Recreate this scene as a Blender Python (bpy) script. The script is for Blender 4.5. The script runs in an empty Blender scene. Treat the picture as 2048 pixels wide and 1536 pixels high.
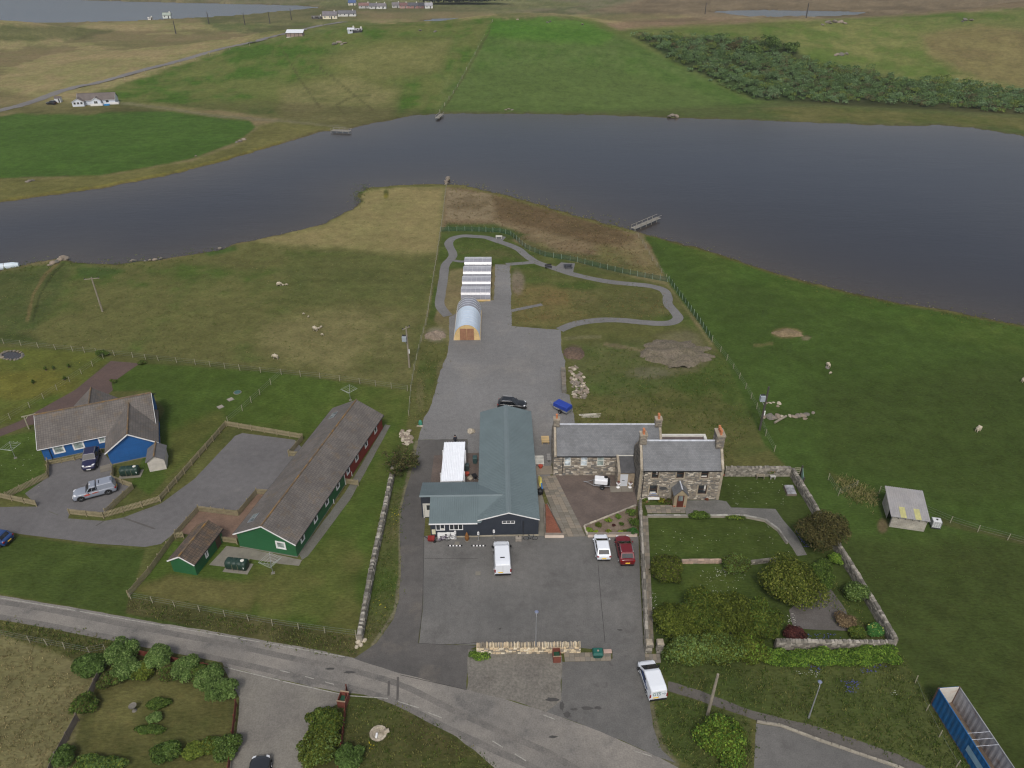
import bpy, bmesh, math, random
import numpy as np
from mathutils import Vector, Matrix
# ------------------------------------------------------------------ camera, sky, sun, exposure
SC = bpy.context.scene
CAMH, PITCH, FPX = 62.0, math.radians(32.0), 1470.0
cam_d = bpy.data.cameras.new("camera"); cam = bpy.data.objects.new("camera", cam_d)
SC.collection.objects.link(cam); SC.camera = cam
cam.location = (0, 0, CAMH); cam.rotation_euler = (math.radians(90) - PITCH, 0, 0)
cam_d.sensor_width = 36.0; cam_d.lens = FPX / 2048 * 36.0
cam_d.clip_start = 0.5; cam_d.clip_end = 20000
SUN_EL, SUN_AZ = math.radians(52), math.radians(184)      # azimuth from +Y clockwise: behind the camera
wd = bpy.data.worlds.new("World"); SC.world = wd; wd.use_nodes = True
wn = wd.node_tree.nodes; wl = wd.node_tree.links; wn.clear()
sky = wn.new("ShaderNodeTexSky"); sky.sky_type = 'NISHITA'; sky.sun_disc = False
sky.sun_elevation = SUN_EL; sky.sun_rotation = SUN_AZ; sky.air_density = 1.0; sky.dust_density = 4.0; sky.ozone_density = 1.0
hs = wn.new("ShaderNodeHueSaturation"); hs.inputs['Saturation'].default_value = 0.5
bg = wn.new("ShaderNodeBackground"); bg.inputs[1].default_value = 0.115
wo = wn.new("ShaderNodeOutputWorld")
wl.new(sky.outputs[0], hs.inputs['Color']); wl.new(hs.outputs[0], bg.inputs[0]); wl.new(bg.outputs[0], wo.inputs[0])
sun_d = bpy.data.lights.new("sun", 'SUN'); sun_d.energy = 1.5; sun_d.angle = math.radians(10); sun_d.color = (1.0, 0.955, 0.89)
sun = bpy.data.objects.new("sun", sun_d); SC.collection.objects.link(sun)
sdir = Vector((math.sin(SUN_AZ) * math.cos(SUN_EL), math.cos(SUN_AZ) * math.cos(SUN_EL), math.sin(SUN_EL)))
sun.rotation_euler = sdir.to_track_quat('Z', 'Y').to_euler(); sun.location = (0, -40, 120)
SC.view_settings.view_transform = 'Standard'; SC.view_settings.look = 'None'
SC.view_settings.gamma = 1.0; SC.view_settings.exposure = EXPO if 'EXPO' in globals() else 0.12
SC.view_settings.use_curve_mapping = False
SC.render.engine = 'CYCLES'
SC.cycles.use_denoising = True; SC.cycles.filter_width = 1.2; SC.cycles.max_bounces = 5; SC.cycles.diffuse_bounces = 2
SC.cycles.use_adaptive_sampling = True; SC.cycles.adaptive_threshold = 0.01
SC.cycles.transparent_max_bounces = 8
# ------------------------------------------------------------------ helpers
RND = random.Random(7)
_c, _s = math.cos(PITCH), math.sin(PITCH)
def ray(u, v):
 d = (u - 1024) / FPX; e = (768 - v) / FPX
 return d, _c + e * _s, -_s + e * _c
def G(u, v, z=0.0):                       # a ground point (plane z) seen at a photo pixel
 x, y, dz = ray(u, v); t = (z - CAMH) / dz
 return Vector((x * t, y * t, z))
def project(x, y, z):
 zz = z - CAMH; t = y * _c - zz * _s; e = (y * _s + zz * _c) / t
 return 1024 + FPX * x / t, 768 - FPX * e
def lin(c):
 c = c / 255.0
 return c / 12.92 if c <= 0.04045 else ((c + 0.055) / 1.055) ** 2.4
def S(r, g, b): return (lin(r), lin(g), lin(b))
def rot2(x, y, a): return x * math.cos(a) - y * math.sin(a), x * math.sin(a) + y * math.cos(a)
# numpy value noise
def _hash(ix, iy, seed):
 h = (ix.astype(np.int64) * 374761393 + iy.astype(np.int64) * 668265263 + seed * 974634721) & 0xFFFFFFFF
 h = ((h ^ (h >> 13)) * 1274126177) & 0xFFFFFFFF
 return ((h ^ (h >> 16)) & 0xFFFF) / 65535.0
def vnoise(x, y, seed=0):
 ix = np.floor(x); iy = np.floor(y); fx = x - ix; fy = y - iy
 fx = fx * fx * (3 - 2 * fx); fy = fy * fy * (3 - 2 * fy)
 a = _hash(ix, iy, seed); b = _hash(ix + 1, iy, seed); c = _hash(ix, iy + 1, seed); d = _hash(ix + 1, iy + 1, seed)
 return (a + (b - a) * fx) * (1 - fy) + (c + (d - c) * fx) * fy
def fbm(x, y, seed=0, octs=4):
 s = 0; amp = 0.5; tot = 0
 for i in range(octs):
  s = s + amp * vnoise(x, y, seed + i * 17); tot += amp; amp *= 0.55; x = x * 2.03 + 3.1; y = y * 2.03 + 7.7
 return s / tot
def sstep(a, b, x):
 t = np.clip((x - a) / (b - a), 0, 1); return t * t * (3 - 2 * t)
def poly_sd(px, py, poly):                # signed distance, positive inside
 P = np.asarray(poly, float); n = len(P)
 d = np.full(px.shape, 1e18); ins = np.zeros(px.shape, bool)
 for i in range(n):
  ax, ay = P[i]; bx, by = P[(i + 1) % n]
  ex, ey = bx - ax, by - ay; wx, wy = px - ax, py - ay
  t = np.clip((wx * ex + wy * ey) / (ex * ex + ey * ey + 1e-12), 0, 1)
  d = np.minimum(d, (wx - ex * t) ** 2 + (wy - ey * t) ** 2)
  c1 = (ay > py) != (by > py)
  ins ^= c1 & (px < (bx - ax) * (py - ay) / (by - ay + 1e-20) + ax)
 d = np.sqrt(d)
 return np.where(ins, d, -d)
def line_d(px, py, pts):
 d = np.full(px.shape, 1e18)
 for (ax, ay), (bx, by) in zip(pts[:-1], pts[1:]):
  ex, ey = bx - ax, by - ay; wx, wy = px - ax, py - ay
  t = np.clip((wx * ex + wy * ey) / (ex * ex + ey * ey + 1e-12), 0, 1)
  d = np.minimum(d, (wx - ex * t) ** 2 + (wy - ey * t) ** 2)
 return np.sqrt(d)
def smooth_line(pts, n=6, closed=False):  # Catmull-Rom
 out = []; m = len(pts)
 rng = range(m) if closed else range(m - 1)
 for i in rng:
  g = lambda k: Vector(pts[k % m]) if closed else Vector(pts[min(max(k, 0), m - 1)])
  p0, p1, p2, p3 = g(i - 1), g(i), g(i + 1), g(i + 2)
  for k in range(n):
   t = k / n
   out.append(0.5 * ((2 * p1) + (p2 - p0) * t + (2 * p0 - 5 * p1 + 4 * p2 - p3) * t * t + (3 * p1 - p0 - 3 * p2 + p3) * t ** 3))
 if not closed: out.append(Vector(pts[-1]))
 return out
# ------------------------------------------------------------------ materials
MATS = {}
def _mat(name):
 m = bpy.data.materials.new(name); m.use_nodes = True; MATS[name] = m
 nt = m.node_tree; return m, nt, nt.nodes, nt.links, nt.nodes['Principled BSDF']
def N(nodes, typ, **kw):
 n = nodes.new(typ)
 for k, v in kw.items():
  if k in n.inputs: n.inputs[k].default_value = v
  else: setattr(n, k, v)
 return n
def noise_node(nodes, links, vec, scale, detail=4, rough=0.6):
 n = nodes.new("ShaderNodeTexNoise"); n.inputs['Scale'].default_value = scale; n.inputs['Detail'].default_value = detail
 n.inputs['Roughness'].default_value = rough; links.new(vec, n.inputs['Vector']); return n.outputs['Fac']
def mathn(nodes, links, op, a, b=None, clamp=False):
 n = nodes.new("ShaderNodeMath"); n.operation = op; n.use_clamp = clamp
 for i, x in enumerate((a, b)):
  if x is None: continue
  if isinstance(x, (int, float)): n.inputs[i].default_value = x
  else: links.new(x, n.inputs[i])
 return n.outputs[0]
def maprange(nodes, links, x, a, b, c, d):
 n = nodes.new("ShaderNodeMapRange"); links.new(x, n.inputs[0])
 for i, q in enumerate((a, b, c, d)): n.inputs[i + 1].default_value = q
 return n.outputs[0]
def mixc(nodes, links, fac, a, b, typ='MIX'):
 n = nodes.new("ShaderNodeMix"); n.data_type = 'RGBA'; n.blend_type = typ
 for sock, x in ((n.inputs[0], fac), (n.inputs[6], a), (n.inputs[7], b)):
  if isinstance(x, (int, float)): sock.default_value = x
  elif isinstance(x, tuple): sock.default_value = (*x, 1) if len(x) == 3 else x
  else: links.new(x, sock)
 return n.outputs[2]
def M(name, col, rough=0.75, var=0.12, scale=1.5, fine=14.0, fvar=0.0, bump=0.0, bscale=20.0, metal=0.0, spec=0.4, attr=None, coat=0.0, world=False, stain=None, sscale=0.35, samt=0.5):
 """plain surface: colour (or the face attribute), two scales of mottling, optional stains of another colour, fine bump"""
 if name in MATS: return MATS[name]
 m, nt, nd, lk, b = _mat(name)
 if world: vec = nd.new("ShaderNodeNewGeometry").outputs['Position']
 else: vec = nd.new("ShaderNodeTexCoord").outputs['Object']
 if attr:
  a = nd.new("ShaderNodeAttribute"); a.attribute_name = attr; base = a.outputs['Color']
 else:
  r = nd.new("ShaderNodeRGB"); r.outputs[0].default_value = (*col, 1); base = r.outputs[0]
 if stain:
  f = maprange(nd, lk, noise_node(nd, lk, vec, sscale, 6, 0.65), 0.5, 0.68, 0.0, samt)
  base = mixc(nd, lk, f, base, stain)
 f = maprange(nd, lk, noise_node(nd, lk, vec, scale, 5), 0.36, 0.64, 1 - var, 1 + var)
 if fvar:
  f2 = maprange(nd, lk, noise_node(nd, lk, vec, fine, 3, 0.7), 0.3, 0.7, 1 - fvar, 1 + fvar)
  f = mathn(nd, lk, 'MULTIPLY', f, f2)
 sc = nd.new("ShaderNodeVectorMath"); sc.operation = 'SCALE'; lk.new(base, sc.inputs[0]); lk.new(f, sc.inputs['Scale'])
 lk.new(sc.outputs[0], b.inputs['Base Color'])
 b.inputs['Roughness'].default_value = rough; b.inputs['Metallic'].default_value = metal
 b.inputs['Specular IOR Level'].default_value = spec; b.inputs['Coat Weight'].default_value = coat
 if bump:
  bn = nd.new("ShaderNodeBump"); bn.inputs['Strength'].default_value = bump; bn.inputs['Distance'].default_value = 0.05
  lk.new(noise_node(nd, lk, vec, bscale, 4), bn.inputs['Height']); lk.new(bn.outputs[0], b.inputs['Normal'])
 return m
def M_brick(name, c1, c2, mortar, w, h, msize=0.012, rough=0.85, bump=0.6, offset=0.5, lichen=None, world=False, var=0.14):
 """small-tile pattern on the UV map (metres): per-tile tone, joints, weather blotches"""
 if name in MATS: return MATS[name]
 m, nt, nd, lk, b = _mat(name)
 tc = nd.new("ShaderNodeTexCoord"); vec = tc.outputs['UV']; ob = tc.outputs['Object']
 if world: vec = ob = nd.new("ShaderNodeNewGeometry").outputs['Position']
 br = nd.new("ShaderNodeTexBrick"); lk.new(vec, br.inputs['Vector'])
 br.inputs['Color1'].default_value = (*c1, 1); br.inputs['Color2'].default_value = (*c2, 1); br.inputs['Mortar'].default_value = (*mortar, 1)
 br.inputs['Scale'].default_value = 1.0; br.inputs['Brick Width'].default_value = w; br.inputs['Row Height'].default_value = h
 br.inputs['Mortar Size'].default_value = msize; br.offset = offset
 base = br.outputs['Color']
 if lichen:
  f = maprange(nd, lk, noise_node(nd, lk, ob, 0.7, 7, 0.7), 0.54, 0.72, 0.0, 0.55); base = mixc(nd, lk, f, base, lichen)
 f = maprange(nd, lk, noise_node(nd, lk, ob, 0.55, 6), 0.38, 0.62, 1 - var, 1 + var)
 f2 = maprange(nd, lk, noise_node(nd, lk, ob, 9.0, 3), 0.3, 0.7, 0.9, 1.1); f = mathn(nd, lk, 'MULTIPLY', f, f2)
 sc = nd.new("ShaderNodeVectorMath"); sc.operation = 'SCALE'; lk.new(base, sc.inputs[0]); lk.new(f, sc.inputs['Scale'])
 lk.new(sc.outputs[0], b.inputs['Base Color']); b.inputs['Roughness'].default_value = rough
 bn = nd.new("ShaderNodeBump"); bn.inputs['Strength'].default_value = bump; bn.inputs['Distance'].default_value = 0.02; bn.invert = True
 lk.new(br.outputs['Fac'], bn.inputs['Height']); lk.new(bn.outputs[0], b.inputs['Normal'])
 return m
def M_glass(name, col=(0.02, 0.025, 0.03), rough=0.06):
 if name in MATS: return MATS[name]
 m, nt, nd, lk, b = _mat(name)
 vec = nd.new("ShaderNodeTexCoord").outputs['Object']
 f = maprange(nd, lk, noise_node(nd, lk, vec, 1.2, 2), 0.35, 0.65, 0.6, 1.7)
 sc = nd.new("ShaderNodeVectorMath"); sc.operation = 'SCALE'; sc.inputs[0].default_value = col; lk.new(f, sc.inputs['Scale'])
 lk.new(sc.outputs[0], b.inputs['Base Color']); b.inputs['Roughness'].default_value = rough; b.inputs['Specular IOR Level'].default_value = 0.6
 return m
def M_sheet(name, c1, c2, big=0.12, fine=9.0, fvar=0.16, rough=0.92, stain=None, sscale=0.25, slo=0.56, shi=0.72, samt=0.6, bump=0.35, bscale=14.0, track=None):
 """hard ground: two tones mixed by broad noise, grit, stains"""
 if name in MATS: return MATS[name]
 m, nt, nd, lk, b = _mat(name)
 vec = nd.new("ShaderNodeNewGeometry").outputs['Position']
 f = maprange(nd, lk, noise_node(nd, lk, vec, big, 6, 0.62), 0.36, 0.64, 0, 1)
 base = mixc(nd, lk, f, c1, c2)
 if stain:
  f = maprange(nd, lk, noise_node(nd, lk, vec, sscale, 7, 0.66), slo, shi, 0.0, samt); base = mixc(nd, lk, f, base, stain)
 f = maprange(nd, lk, noise_node(nd, lk, vec, fine, 3, 0.75), 0.36, 0.64, 1 - fvar, 1 + fvar)
 f2 = maprange(nd, lk, noise_node(nd, lk, vec, 1.3, 4, 0.6), 0.36, 0.64, 0.93, 1.07); f = mathn(nd, lk, 'MULTIPLY', f, f2)
 sc = nd.new("ShaderNodeVectorMath"); sc.operation = 'SCALE'; lk.new(base, sc.inputs[0]); lk.new(f, sc.inputs['Scale'])
 lk.new(sc.outputs[0], b.inputs['Base Color']); b.inputs['Roughness'].default_value = rough; b.inputs['Specular IOR Level'].default_value = 0.25
 bn = nd.new("ShaderNodeBump"); bn.inputs['Strength'].default_value = bump; bn.inputs['Distance'].default_value = 0.03
 lk.new(noise_node(nd, lk, vec, bscale, 3, 0.7), bn.inputs['Height']); lk.new(bn.outputs[0], b.inputs['Normal'])
 return m
# ------------------------------------------------------------------ mesh builder and object helpers
COL = SC.collection
class MB:
 def __init__(self): self.v = []; self.f = []; self.uv = {}; self.fc = {}; self.mi = {}; self.X = None
 def add(self, p):
  p = Vector(p)
  if self.X is not None: p = self.X @ p
  self.v.append(p); return len(self.v) - 1
 def face(self, pts, uv=None, col=None, mi=None):
  i = [self.add(p) for p in pts]; k = len(self.f); self.f.append(i)
  if uv: self.uv[k] = uv
  if col: self.fc[k] = col
  if mi: self.mi[k] = mi
  return k
 def idx(self, i, col=None, mi=None):
  k = len(self.f); self.f.append(list(i))
  if col: self.fc[k] = col
  if mi: self.mi[k] = mi
 def hexa(self, p, col=None, bottom=True):   # 8 corners: bottom 0-3 ccw, top 4-7
  b = [self.add(q) for q in p]
  for q in ((4, 5, 6, 7), (0, 1, 5, 4), (1, 2, 6, 5), (2, 3, 7, 6), (3, 0, 4, 7)) + (((3, 2, 1, 0),) if bottom else ()):
   self.idx([b[k] for k in q], col)
 def box(self, x0, x1, y0, y1, z0, z1, col=None):
  self.hexa([(x0, y0, z0), (x1, y0, z0), (x1, y1, z0), (x0, y1, z0), (x0, y0, z1), (x1, y0, z1), (x1, y1, z1), (x0, y1, z1)], col)
 def cbox(self, c, s, col=None): self.box(c[0] - s[0] / 2, c[0] + s[0] / 2, c[1] - s[1] / 2, c[1] + s[1] / 2, c[2], c[2] + s[2], col)
 def prism(self, pts, z0, z1, col=None):
  n = len(pts); b = [self.add((p[0], p[1], z0)) for p in pts]; t = [self.add((p[0], p[1], z1)) for p in pts]
  self.idx(t, col); self.idx(b[::-1], col)
  for i in range(n): j = (i + 1) % n; self.idx([b[i], b[j], t[j], t[i]], col)
 def extr(self, pts, d, col=None):           # planar polygon extruded along vector d
  d = Vector(d); n = len(pts); a = [self.add(p) for p in pts]; b = [self.add(Vector(p) + d) for p in pts]
  self.idx(a[::-1], col); self.idx(b, col)
  for i in range(n): j = (i + 1) % n; self.idx([a[i], a[j], b[j], b[i]], col)
 def bar(self, p0, p1, w, h=None, col=None):  # square bar between two points
  h = h or w; p0 = Vector(p0); p1 = Vector(p1); d = (p1 - p0).normalized()
  up = Vector((0, 0, 1)) if abs(d.z) < 0.95 else Vector((0, 1, 0))
  sx = d.cross(up).normalized(); sy = sx.cross(d).normalized()
  q = [(-1, -1), (1, -1), (1, 1), (-1, 1)]
  self.hexa([p0 + sx * a * w / 2 + sy * c * h / 2 for a, c in q] + [p1 + sx * a * w / 2 + sy * c * h / 2 for a, c in q], col)
 def tube(self, pts, r, n=8, col=None, caps=True):
  pts = [Vector(p) for p in pts]; rs = r if isinstance(r, (list, tuple)) else [r] * len(pts); rings = []
  for i, p in enumerate(pts):
   d = (pts[min(i + 1, len(pts) - 1)] - pts[max(i - 1, 0)]).normalized()
   up = Vector((0, 0, 1)) if abs(d.z) < 0.9 else Vector((0, 1, 0))
   a = d.cross(up).normalized(); b = a.cross(d).normalized()
   rings.append([self.add(p + (a * math.cos(2 * math.pi * k / n) + b * math.sin(2 * math.pi * k / n)) * rs[i]) for k in range(n)])
  for A, B in zip(rings[:-1], rings[1:]):
   for k in range(n): self.idx([A[k], A[(k + 1) % n], B[(k + 1) % n], B[k]], col)
  if caps: self.idx(rings[0][::-1], col); self.idx(rings[-1], col)
 def lathe(self, prof, c=(0, 0, 0), n=14, col=None):   # profile (r, z)
  c = Vector(c); rings = [[self.add(c + Vector((r * math.cos(2 * math.pi * k / n), r * math.sin(2 * math.pi * k / n), z))) for k in range(n)] for r, z in prof]
  for A, B in zip(rings[:-1], rings[1:]):
   for k in range(n): self.idx([A[k], A[(k + 1) % n], B[(k + 1) % n], B[k]], col)
  self.idx(rings[0][::-1], col); self.idx(rings[-1], col)
 def loft(self, rings, closed=True, caps=True, col=None):
  R = [[self.add(p) for p in r] for r in rings]; n = len(R[0])
  for A, B in zip(R[:-1], R[1:]):
   for k in range(n if closed else n - 1): self.idx([A[k], A[(k + 1) % n], B[(k + 1) % n], B[k]], col)
  if caps: self.idx(R[0][::-1], col); self.idx(R[-1], col)
 def mesh(self, name, fix=True):
  me = bpy.data.meshes.new(name); me.from_pydata([tuple(p) for p in self.v], [], self.f)
  if self.fc:
   a = me.attributes.new("col", 'FLOAT_COLOR', 'FACE'); d = np.ones((len(self.f), 4), np.float32) * 0.5
   for k, c in self.fc.items(): d[k, :3] = c
   a.data.foreach_set("color", d.ravel())
  if self.uv:
   u = me.uv_layers.new(name="UVMap")
   for k, q in self.uv.items():
    for li, t in zip(me.polygons[k].loop_indices, q): u.data[li].uv = t
  for k, q in self.mi.items(): me.polygons[k].material_index = q
  if fix:
   bm = bmesh.new(); bm.from_mesh(me); bmesh.ops.recalc_face_normals(bm, faces=bm.faces); bm.to_mesh(me); bm.free()
  me.update(); return me
 def build(self, name, mat, parent=None, smooth=False, bevel=0.0, fix=True, subsurf=0):
  me = self.mesh(name, fix); o = bpy.data.objects.new(name, me); COL.objects.link(o)
  for q in (mat if isinstance(mat, (list, tuple)) else [mat]): me.materials.append(q)
  if parent: o.parent = parent
  if smooth: me.polygons.foreach_set("use_smooth", [True] * len(me.polygons))
  if bevel:
   md = o.modifiers.new("bevel", 'BEVEL'); md.width = bevel; md.segments = 2; md.limit_method = 'ANGLE'; md.angle_limit = math.radians(40)
  if subsurf:
   md = o.modifiers.new("sub", 'SUBSURF'); md.levels = subsurf; md.render_levels = subsurf
  return o
def tag(o, label=None, cat=None, group=None, kind=None):
 if label: o['label'] = label
 if cat: o['category'] = cat
 if group: o['group'] = group
 if kind: o['kind'] = kind
 return o
def thing(name, label, cat, loc=(0, 0, 0), rz=0.0, group=None):
 o = bpy.data.objects.new(name, None); COL.objects.link(o); o.empty_display_size = 0.3
 o.location = loc; o.rotation_euler = (0, 0, rz); return tag(o, label, cat, group)
def copy_tree(o, parent=None, loc=None, rz=None, label=None):
 c = o.copy(); COL.objects.link(c); c.parent = parent
 if loc is not None: c.location = loc
 if rz is not None: c.rotation_euler = (0, 0, rz)
 if label: c['label'] = label
 for ch in list(o.children): copy_tree(ch, c)
 return c
def kid(src, parent, loc=None, rot=None, scale=None):     # a copy of a part sharing its mesh
 c = src.copy(); COL.objects.link(c); c.parent = parent
 if loc is not None: c.location = loc
 if rot is not None: c.rotation_euler = rot
 if scale is not None: c.scale = scale
 return c
# ================================================================== THE SETTING: terrain, lochs, roads, yards
LOCH = [(-260,575),(-60,550),(0,541),(40,531),(95,520),(128,516),(150,526),(230,529),(330,518),(440,500),(475,487),(560,470),(640,450),(700,421),(722,403),(717,386),(735,376),(790,371),(880,368),(930,371),(1000,388),(1080,410),(1150,430),(1220,450),(1270,462),(1340,482),(1420,502),(1500,530),(1600,560),(1700,585),(1800,606),(1900,622),(2048,652),(2400,720),
  (2400,320),(2048,272),(1950,256),(1880,250),(1800,252),(1700,248),(1500,240),(1350,236),(1200,230),(1000,227),(880,227),(830,230),(770,243),(720,251),(690,262),(640,263),(560,289),(520,300),(440,325),(330,352),(200,377),(100,390),(0,405),(-260,445)]
SEA = [(-600,66),(0,47),(150,44),(250,42),(400,35),(480,30),(560,22),(640,15),(600,11),(480,8),(300,4),(190,1),(0,-8),(-600,-20)]
TARN = [(1410,24),(1500,20),(1600,21),(1745,24),(1700,30),(1560,36),(1490,33)]
POOL = [(838,41),(880,37),(962,38),(930,43)]
WZ = -0.35
def wpoly(p): return [tuple(G(u, v, WZ)[:2]) for u, v in p]
LOCHS_W = [wpoly(LOCH), wpoly(SEA), wpoly(TARN), wpoly(POOL)]
HILLS = [  # cx, cy, rx, ry front, ry back, height
 (8, 437, 205, 142, 120, 20.0), (-150, 420, 130, 110, 90, 6.5), (195, 478, 130, 165, 105, 15.5), (345, 500, 150, 190, 120, 23.0),
 (-330, 520, 60, 60, 60, 9.0), (260, 390, 90, 80, 70, 4.0), (120, 395, 60, 70, 70, 3.0)]
def base_h(x, y):
 h = np.zeros_like(x)
 for cx, cy, rx, rf, rb, a in HILLS:
  ry = np.where(y < cy, rf, rb)
  r2 = ((x - cx) / rx) ** 2 + ((y - cy) / ry) ** 2
  h = h + a * np.clip(1 - r2, 0, 1) ** 2
 far = sstep(300, 420, y) * (1 - sstep(560, 640, y) * sstep(150, -50, x))
 h = h + far * ((fbm(x / 55, y / 45, 5) - 0.45) * 5.0 + (fbm(x / 14, y / 10, 15) - 0.5) * 1.6)
 h = h + sstep(720, 1500, y) * (14 + 70 * fbm(x / 420 + 3, y / 420, 9, 3)) + sstep(1500, 4000, y) * 60
 return np.maximum(h, 0.0)
def terrain_h(x, y):
 h = base_h(x, y)
 jit = (fbm(x / 3.0, y / 3.0, 31, 3) - 0.5) * (0.8 + 0.012 * np.clip(y - 100, 0, 600))
 for w in LOCHS_W:
  P = np.array(w); m = (x > P[:, 0].min() - 30) & (x < P[:, 0].max() + 30) & (y > P[:, 1].min() - 30) & (y < P[:, 1].max() + 30)
  if not m.any(): continue
  sd = poly_sd(x[m], y[m], w) + jit[m]
  hm = h[m]
  hm = np.where(sd > 0, WZ - 0.06 - np.clip(sd * 0.12, 0, 2.0), np.minimum(hm, WZ + 0.02 + (-sd) * 0.30 + 0.0 * hm))
  h[m] = hm
 return h
def T(u, v):                              # a terrain point seen at a photo pixel
 x, y, dz = ray(u, v); t = np.concatenate([np.arange(40, 400, 1.0), np.arange(400, 3000, 2.0)])
 X, Y, Z = x * t, y * t, CAMH + dz * t
 below = np.nonzero(Z < base_h(X, Y))[0]
 i = below[0] if len(below) else len(t) - 1
 return Vector((X[i], Y[i], float(base_h(np.array([X[i]]), np.array([Y[i]]))[0])))
# fan-shaped grid (finer near, coarser far): every vertex carries the colour of its ground cover
vs = np.concatenate([np.arange(1760, 560, -3.4), np.arange(560, -60, -2.6), np.arange(-60, -128, -4)])
us = np.arange(-640, 2700, 3.3)
y_rows = []
for v in vs:
 d, ry_, dz = ray(1024, v); y_rows.append(ry_ * (-CAMH) / dz)
y_rows = np.array(y_rows); y_rows = np.concatenate([y_rows, y_rows[-1] * 1.12 ** np.arange(1, 9)])
e_rows = np.array([(yy * _s - CAMH * _c) / (yy * _c + CAMH * _s) for yy in y_rows]); t_rows = y_rows * _c + CAMH * _s
TX = ((us[None, :] - 1024) / FPX) * t_rows[:, None]; TY = np.repeat(y_rows[:, None], len(us), 1)
TX += 0.0; TZ = terrain_h(TX.ravel(), TY.ravel()).reshape(TX.shape)
U, V = project(TX, TY, TZ)
n40 = fbm(TX / 38, TY / 38, 1); n12 = fbm(TX / 11, TY / 11, 2); n4 = fbm(TX / 3.6, TY / 3.6, 3); n1 = fbm(TX / 1.1, TY / 1.1, 4, 3)
nst = fbm(TX / 30, TY / 7, 6)            # streaks across the slope
mixn = (n40 * 0.35 + n12 * 0.4 + n4 * 0.25); mixn = (mixn - mixn.mean()) / mixn.std()
CG = np.zeros(TX.shape + (3,)); CG[:] = S(112, 104, 74)
def lerp(mask, c, c2=None, k=0.0):
 """lay colour c (mottled towards c2 by the ground noise) where mask is 1"""
 global CG
 c = np.array(c)
 cc = np.broadcast_to(c, CG.shape)
 if c2 is not None:
  f = np.clip(0.5 + k * mixn, 0, 1)[..., None]; cc = c * (1 - f) + np.array(c2) * f
 CG = CG * (1 - mask[..., None]) + cc * mask[..., None]
def zone(poly, c, c2=None, k=0.35, feather=8, rag=14, amt=1.0, noise=None):
 P = np.array(poly, float); pad = feather + rag + 10
 bb = (U > P[:, 0].min() - pad) & (U < P[:, 0].max() + pad) & (V > P[:, 1].min() - pad) & (V < P[:, 1].max() + pad)
 m = np.zeros(TX.shape)
 if not bb.any(): return
 sd = poly_sd(U[bb], V[bb], poly)
 nn = ((n12 * 0.5 + n4 * 0.5) if noise is None else noise)[bb]
 m[bb] = sstep(-feather, feather, sd + (nn - 0.5) * 2 * rag) * amt
 lerp(m, c, c2, k)
def blob(u, v, ru, rv, c, amt=0.8, rag=0.7, c2=None):
 r = np.sqrt(((U - u) / ru) ** 2 + ((V - v) / rv) ** 2) + (n12 * 0.6 + n4 * 0.4 - 0.5) * 2 * rag
 lerp(sstep(1.15, 0.55, r) * amt, c, c2)
def trail(pts, w, c, amt=0.7, rag=0.5):
 P = np.array(pts, float); bb = (U > P[:, 0].min() - 5 * w) & (U < P[:, 0].max() + 5 * w) & (V > P[:, 1].min() - 5 * w) & (V < P[:, 1].max() + 5 * w)
 m = np.zeros(TX.shape)
 if bb.any():
  d = line_d(U[bb], V[bb], pts) / w + (n4[bb] - 0.5) * 2 * rag
  m[bb] = sstep(1.2, 0.5, d) * amt
 lerp(m, c)
# ---- far country
lerp(np.ones(TX.shape), S(128, 112, 82), S(112, 106, 70), 0.35)
zone([(-700,690),(2800,690),(2800,1800),(-700,1800)], S(82, 92, 46), S(96, 98, 54), 0.4, 4, 4)
zone([(-700,-40),(2800,-40),(2800,18),(1500,8),(1200,30),(900,22),(640,14),(300,0),(-700,-10)], S(104, 96, 74), S(88, 92, 62), 0.5, 4, 5)
zone([(640,18),(760,24),(960,24),(1180,10),(1000,-10),(640,0)], S(92, 98, 62), S(110, 108, 74), 0.4, 3, 4)
zone([(1180,22),(1420,34),(1760,40),(2048,20),(2300,0),(1300,-5)], S(112, 96, 76), S(98, 84, 66), 0.5, 4, 6)
zone([(1200,46),(1420,32),(1560,42),(1480,64),(1250,66)], S(118, 98, 78), S(104, 92, 66), 0.4, 3, 4)
zone([(990,26),(1120,28),(1230,52),(1160,44),(1000,36)], S(104, 96, 68), S(92, 98, 60), 0.4, 2, 3)
zone([(440,14),(640,14),(740,30),(620,60),(520,70),(440,60),(390,36)], S(110, 106, 72), S(88, 96, 58), 0.5, 4, 6)
zone([(700,40),(820,52),(700,66),(540,92),(470,92),(560,70)], S(86, 98, 56), S(100, 104, 62), 0.4, 4, 5)
zone([(0,50),(120,52),(230,62),(170,78),(60,82),(-80,80)], S(98, 94, 62), S(84, 88, 54), 0.4, 4, 6)
# ---- hill over the loch
zone([(860,40),(1180,38),(1240,60),(1420,50),(2300,10),(2300,300),(1880,254),(860,232)], S(88, 98, 54), S(98, 104, 60), 0.4, 4, 4)
zone([(160,195),(330,140),(500,86),(640,64),(800,46),(985,38),(930,150),(868,232),(770,246),(690,262),(600,248),(480,225),(330,215),(215,222)], S(94, 101, 56), S(74, 91, 45), 0.5, 6, 10)
zone([(560,180),(700,150),(800,180),(780,240),(690,262),(560,240)], S(110, 100, 68), S(98, 96, 60), 0.4, 14, 18, 0.75)
zone([(640,120),(760,90),(900,80),(880,140),(760,160)], S(112, 104, 68), None, 0, 14, 22, 0.55)
zone([(985,38),(1060,36),(1160,42),(1250,76),(1350,124),(1440,172),(1510,200),(1700,214),(1900,224),(2100,236),(2100,285),(1880,252),(1500,243),(1200,233),(868,229),(930,150)], S(78, 94, 51), S(88, 101, 59), 0.4, 9, 10)
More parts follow.
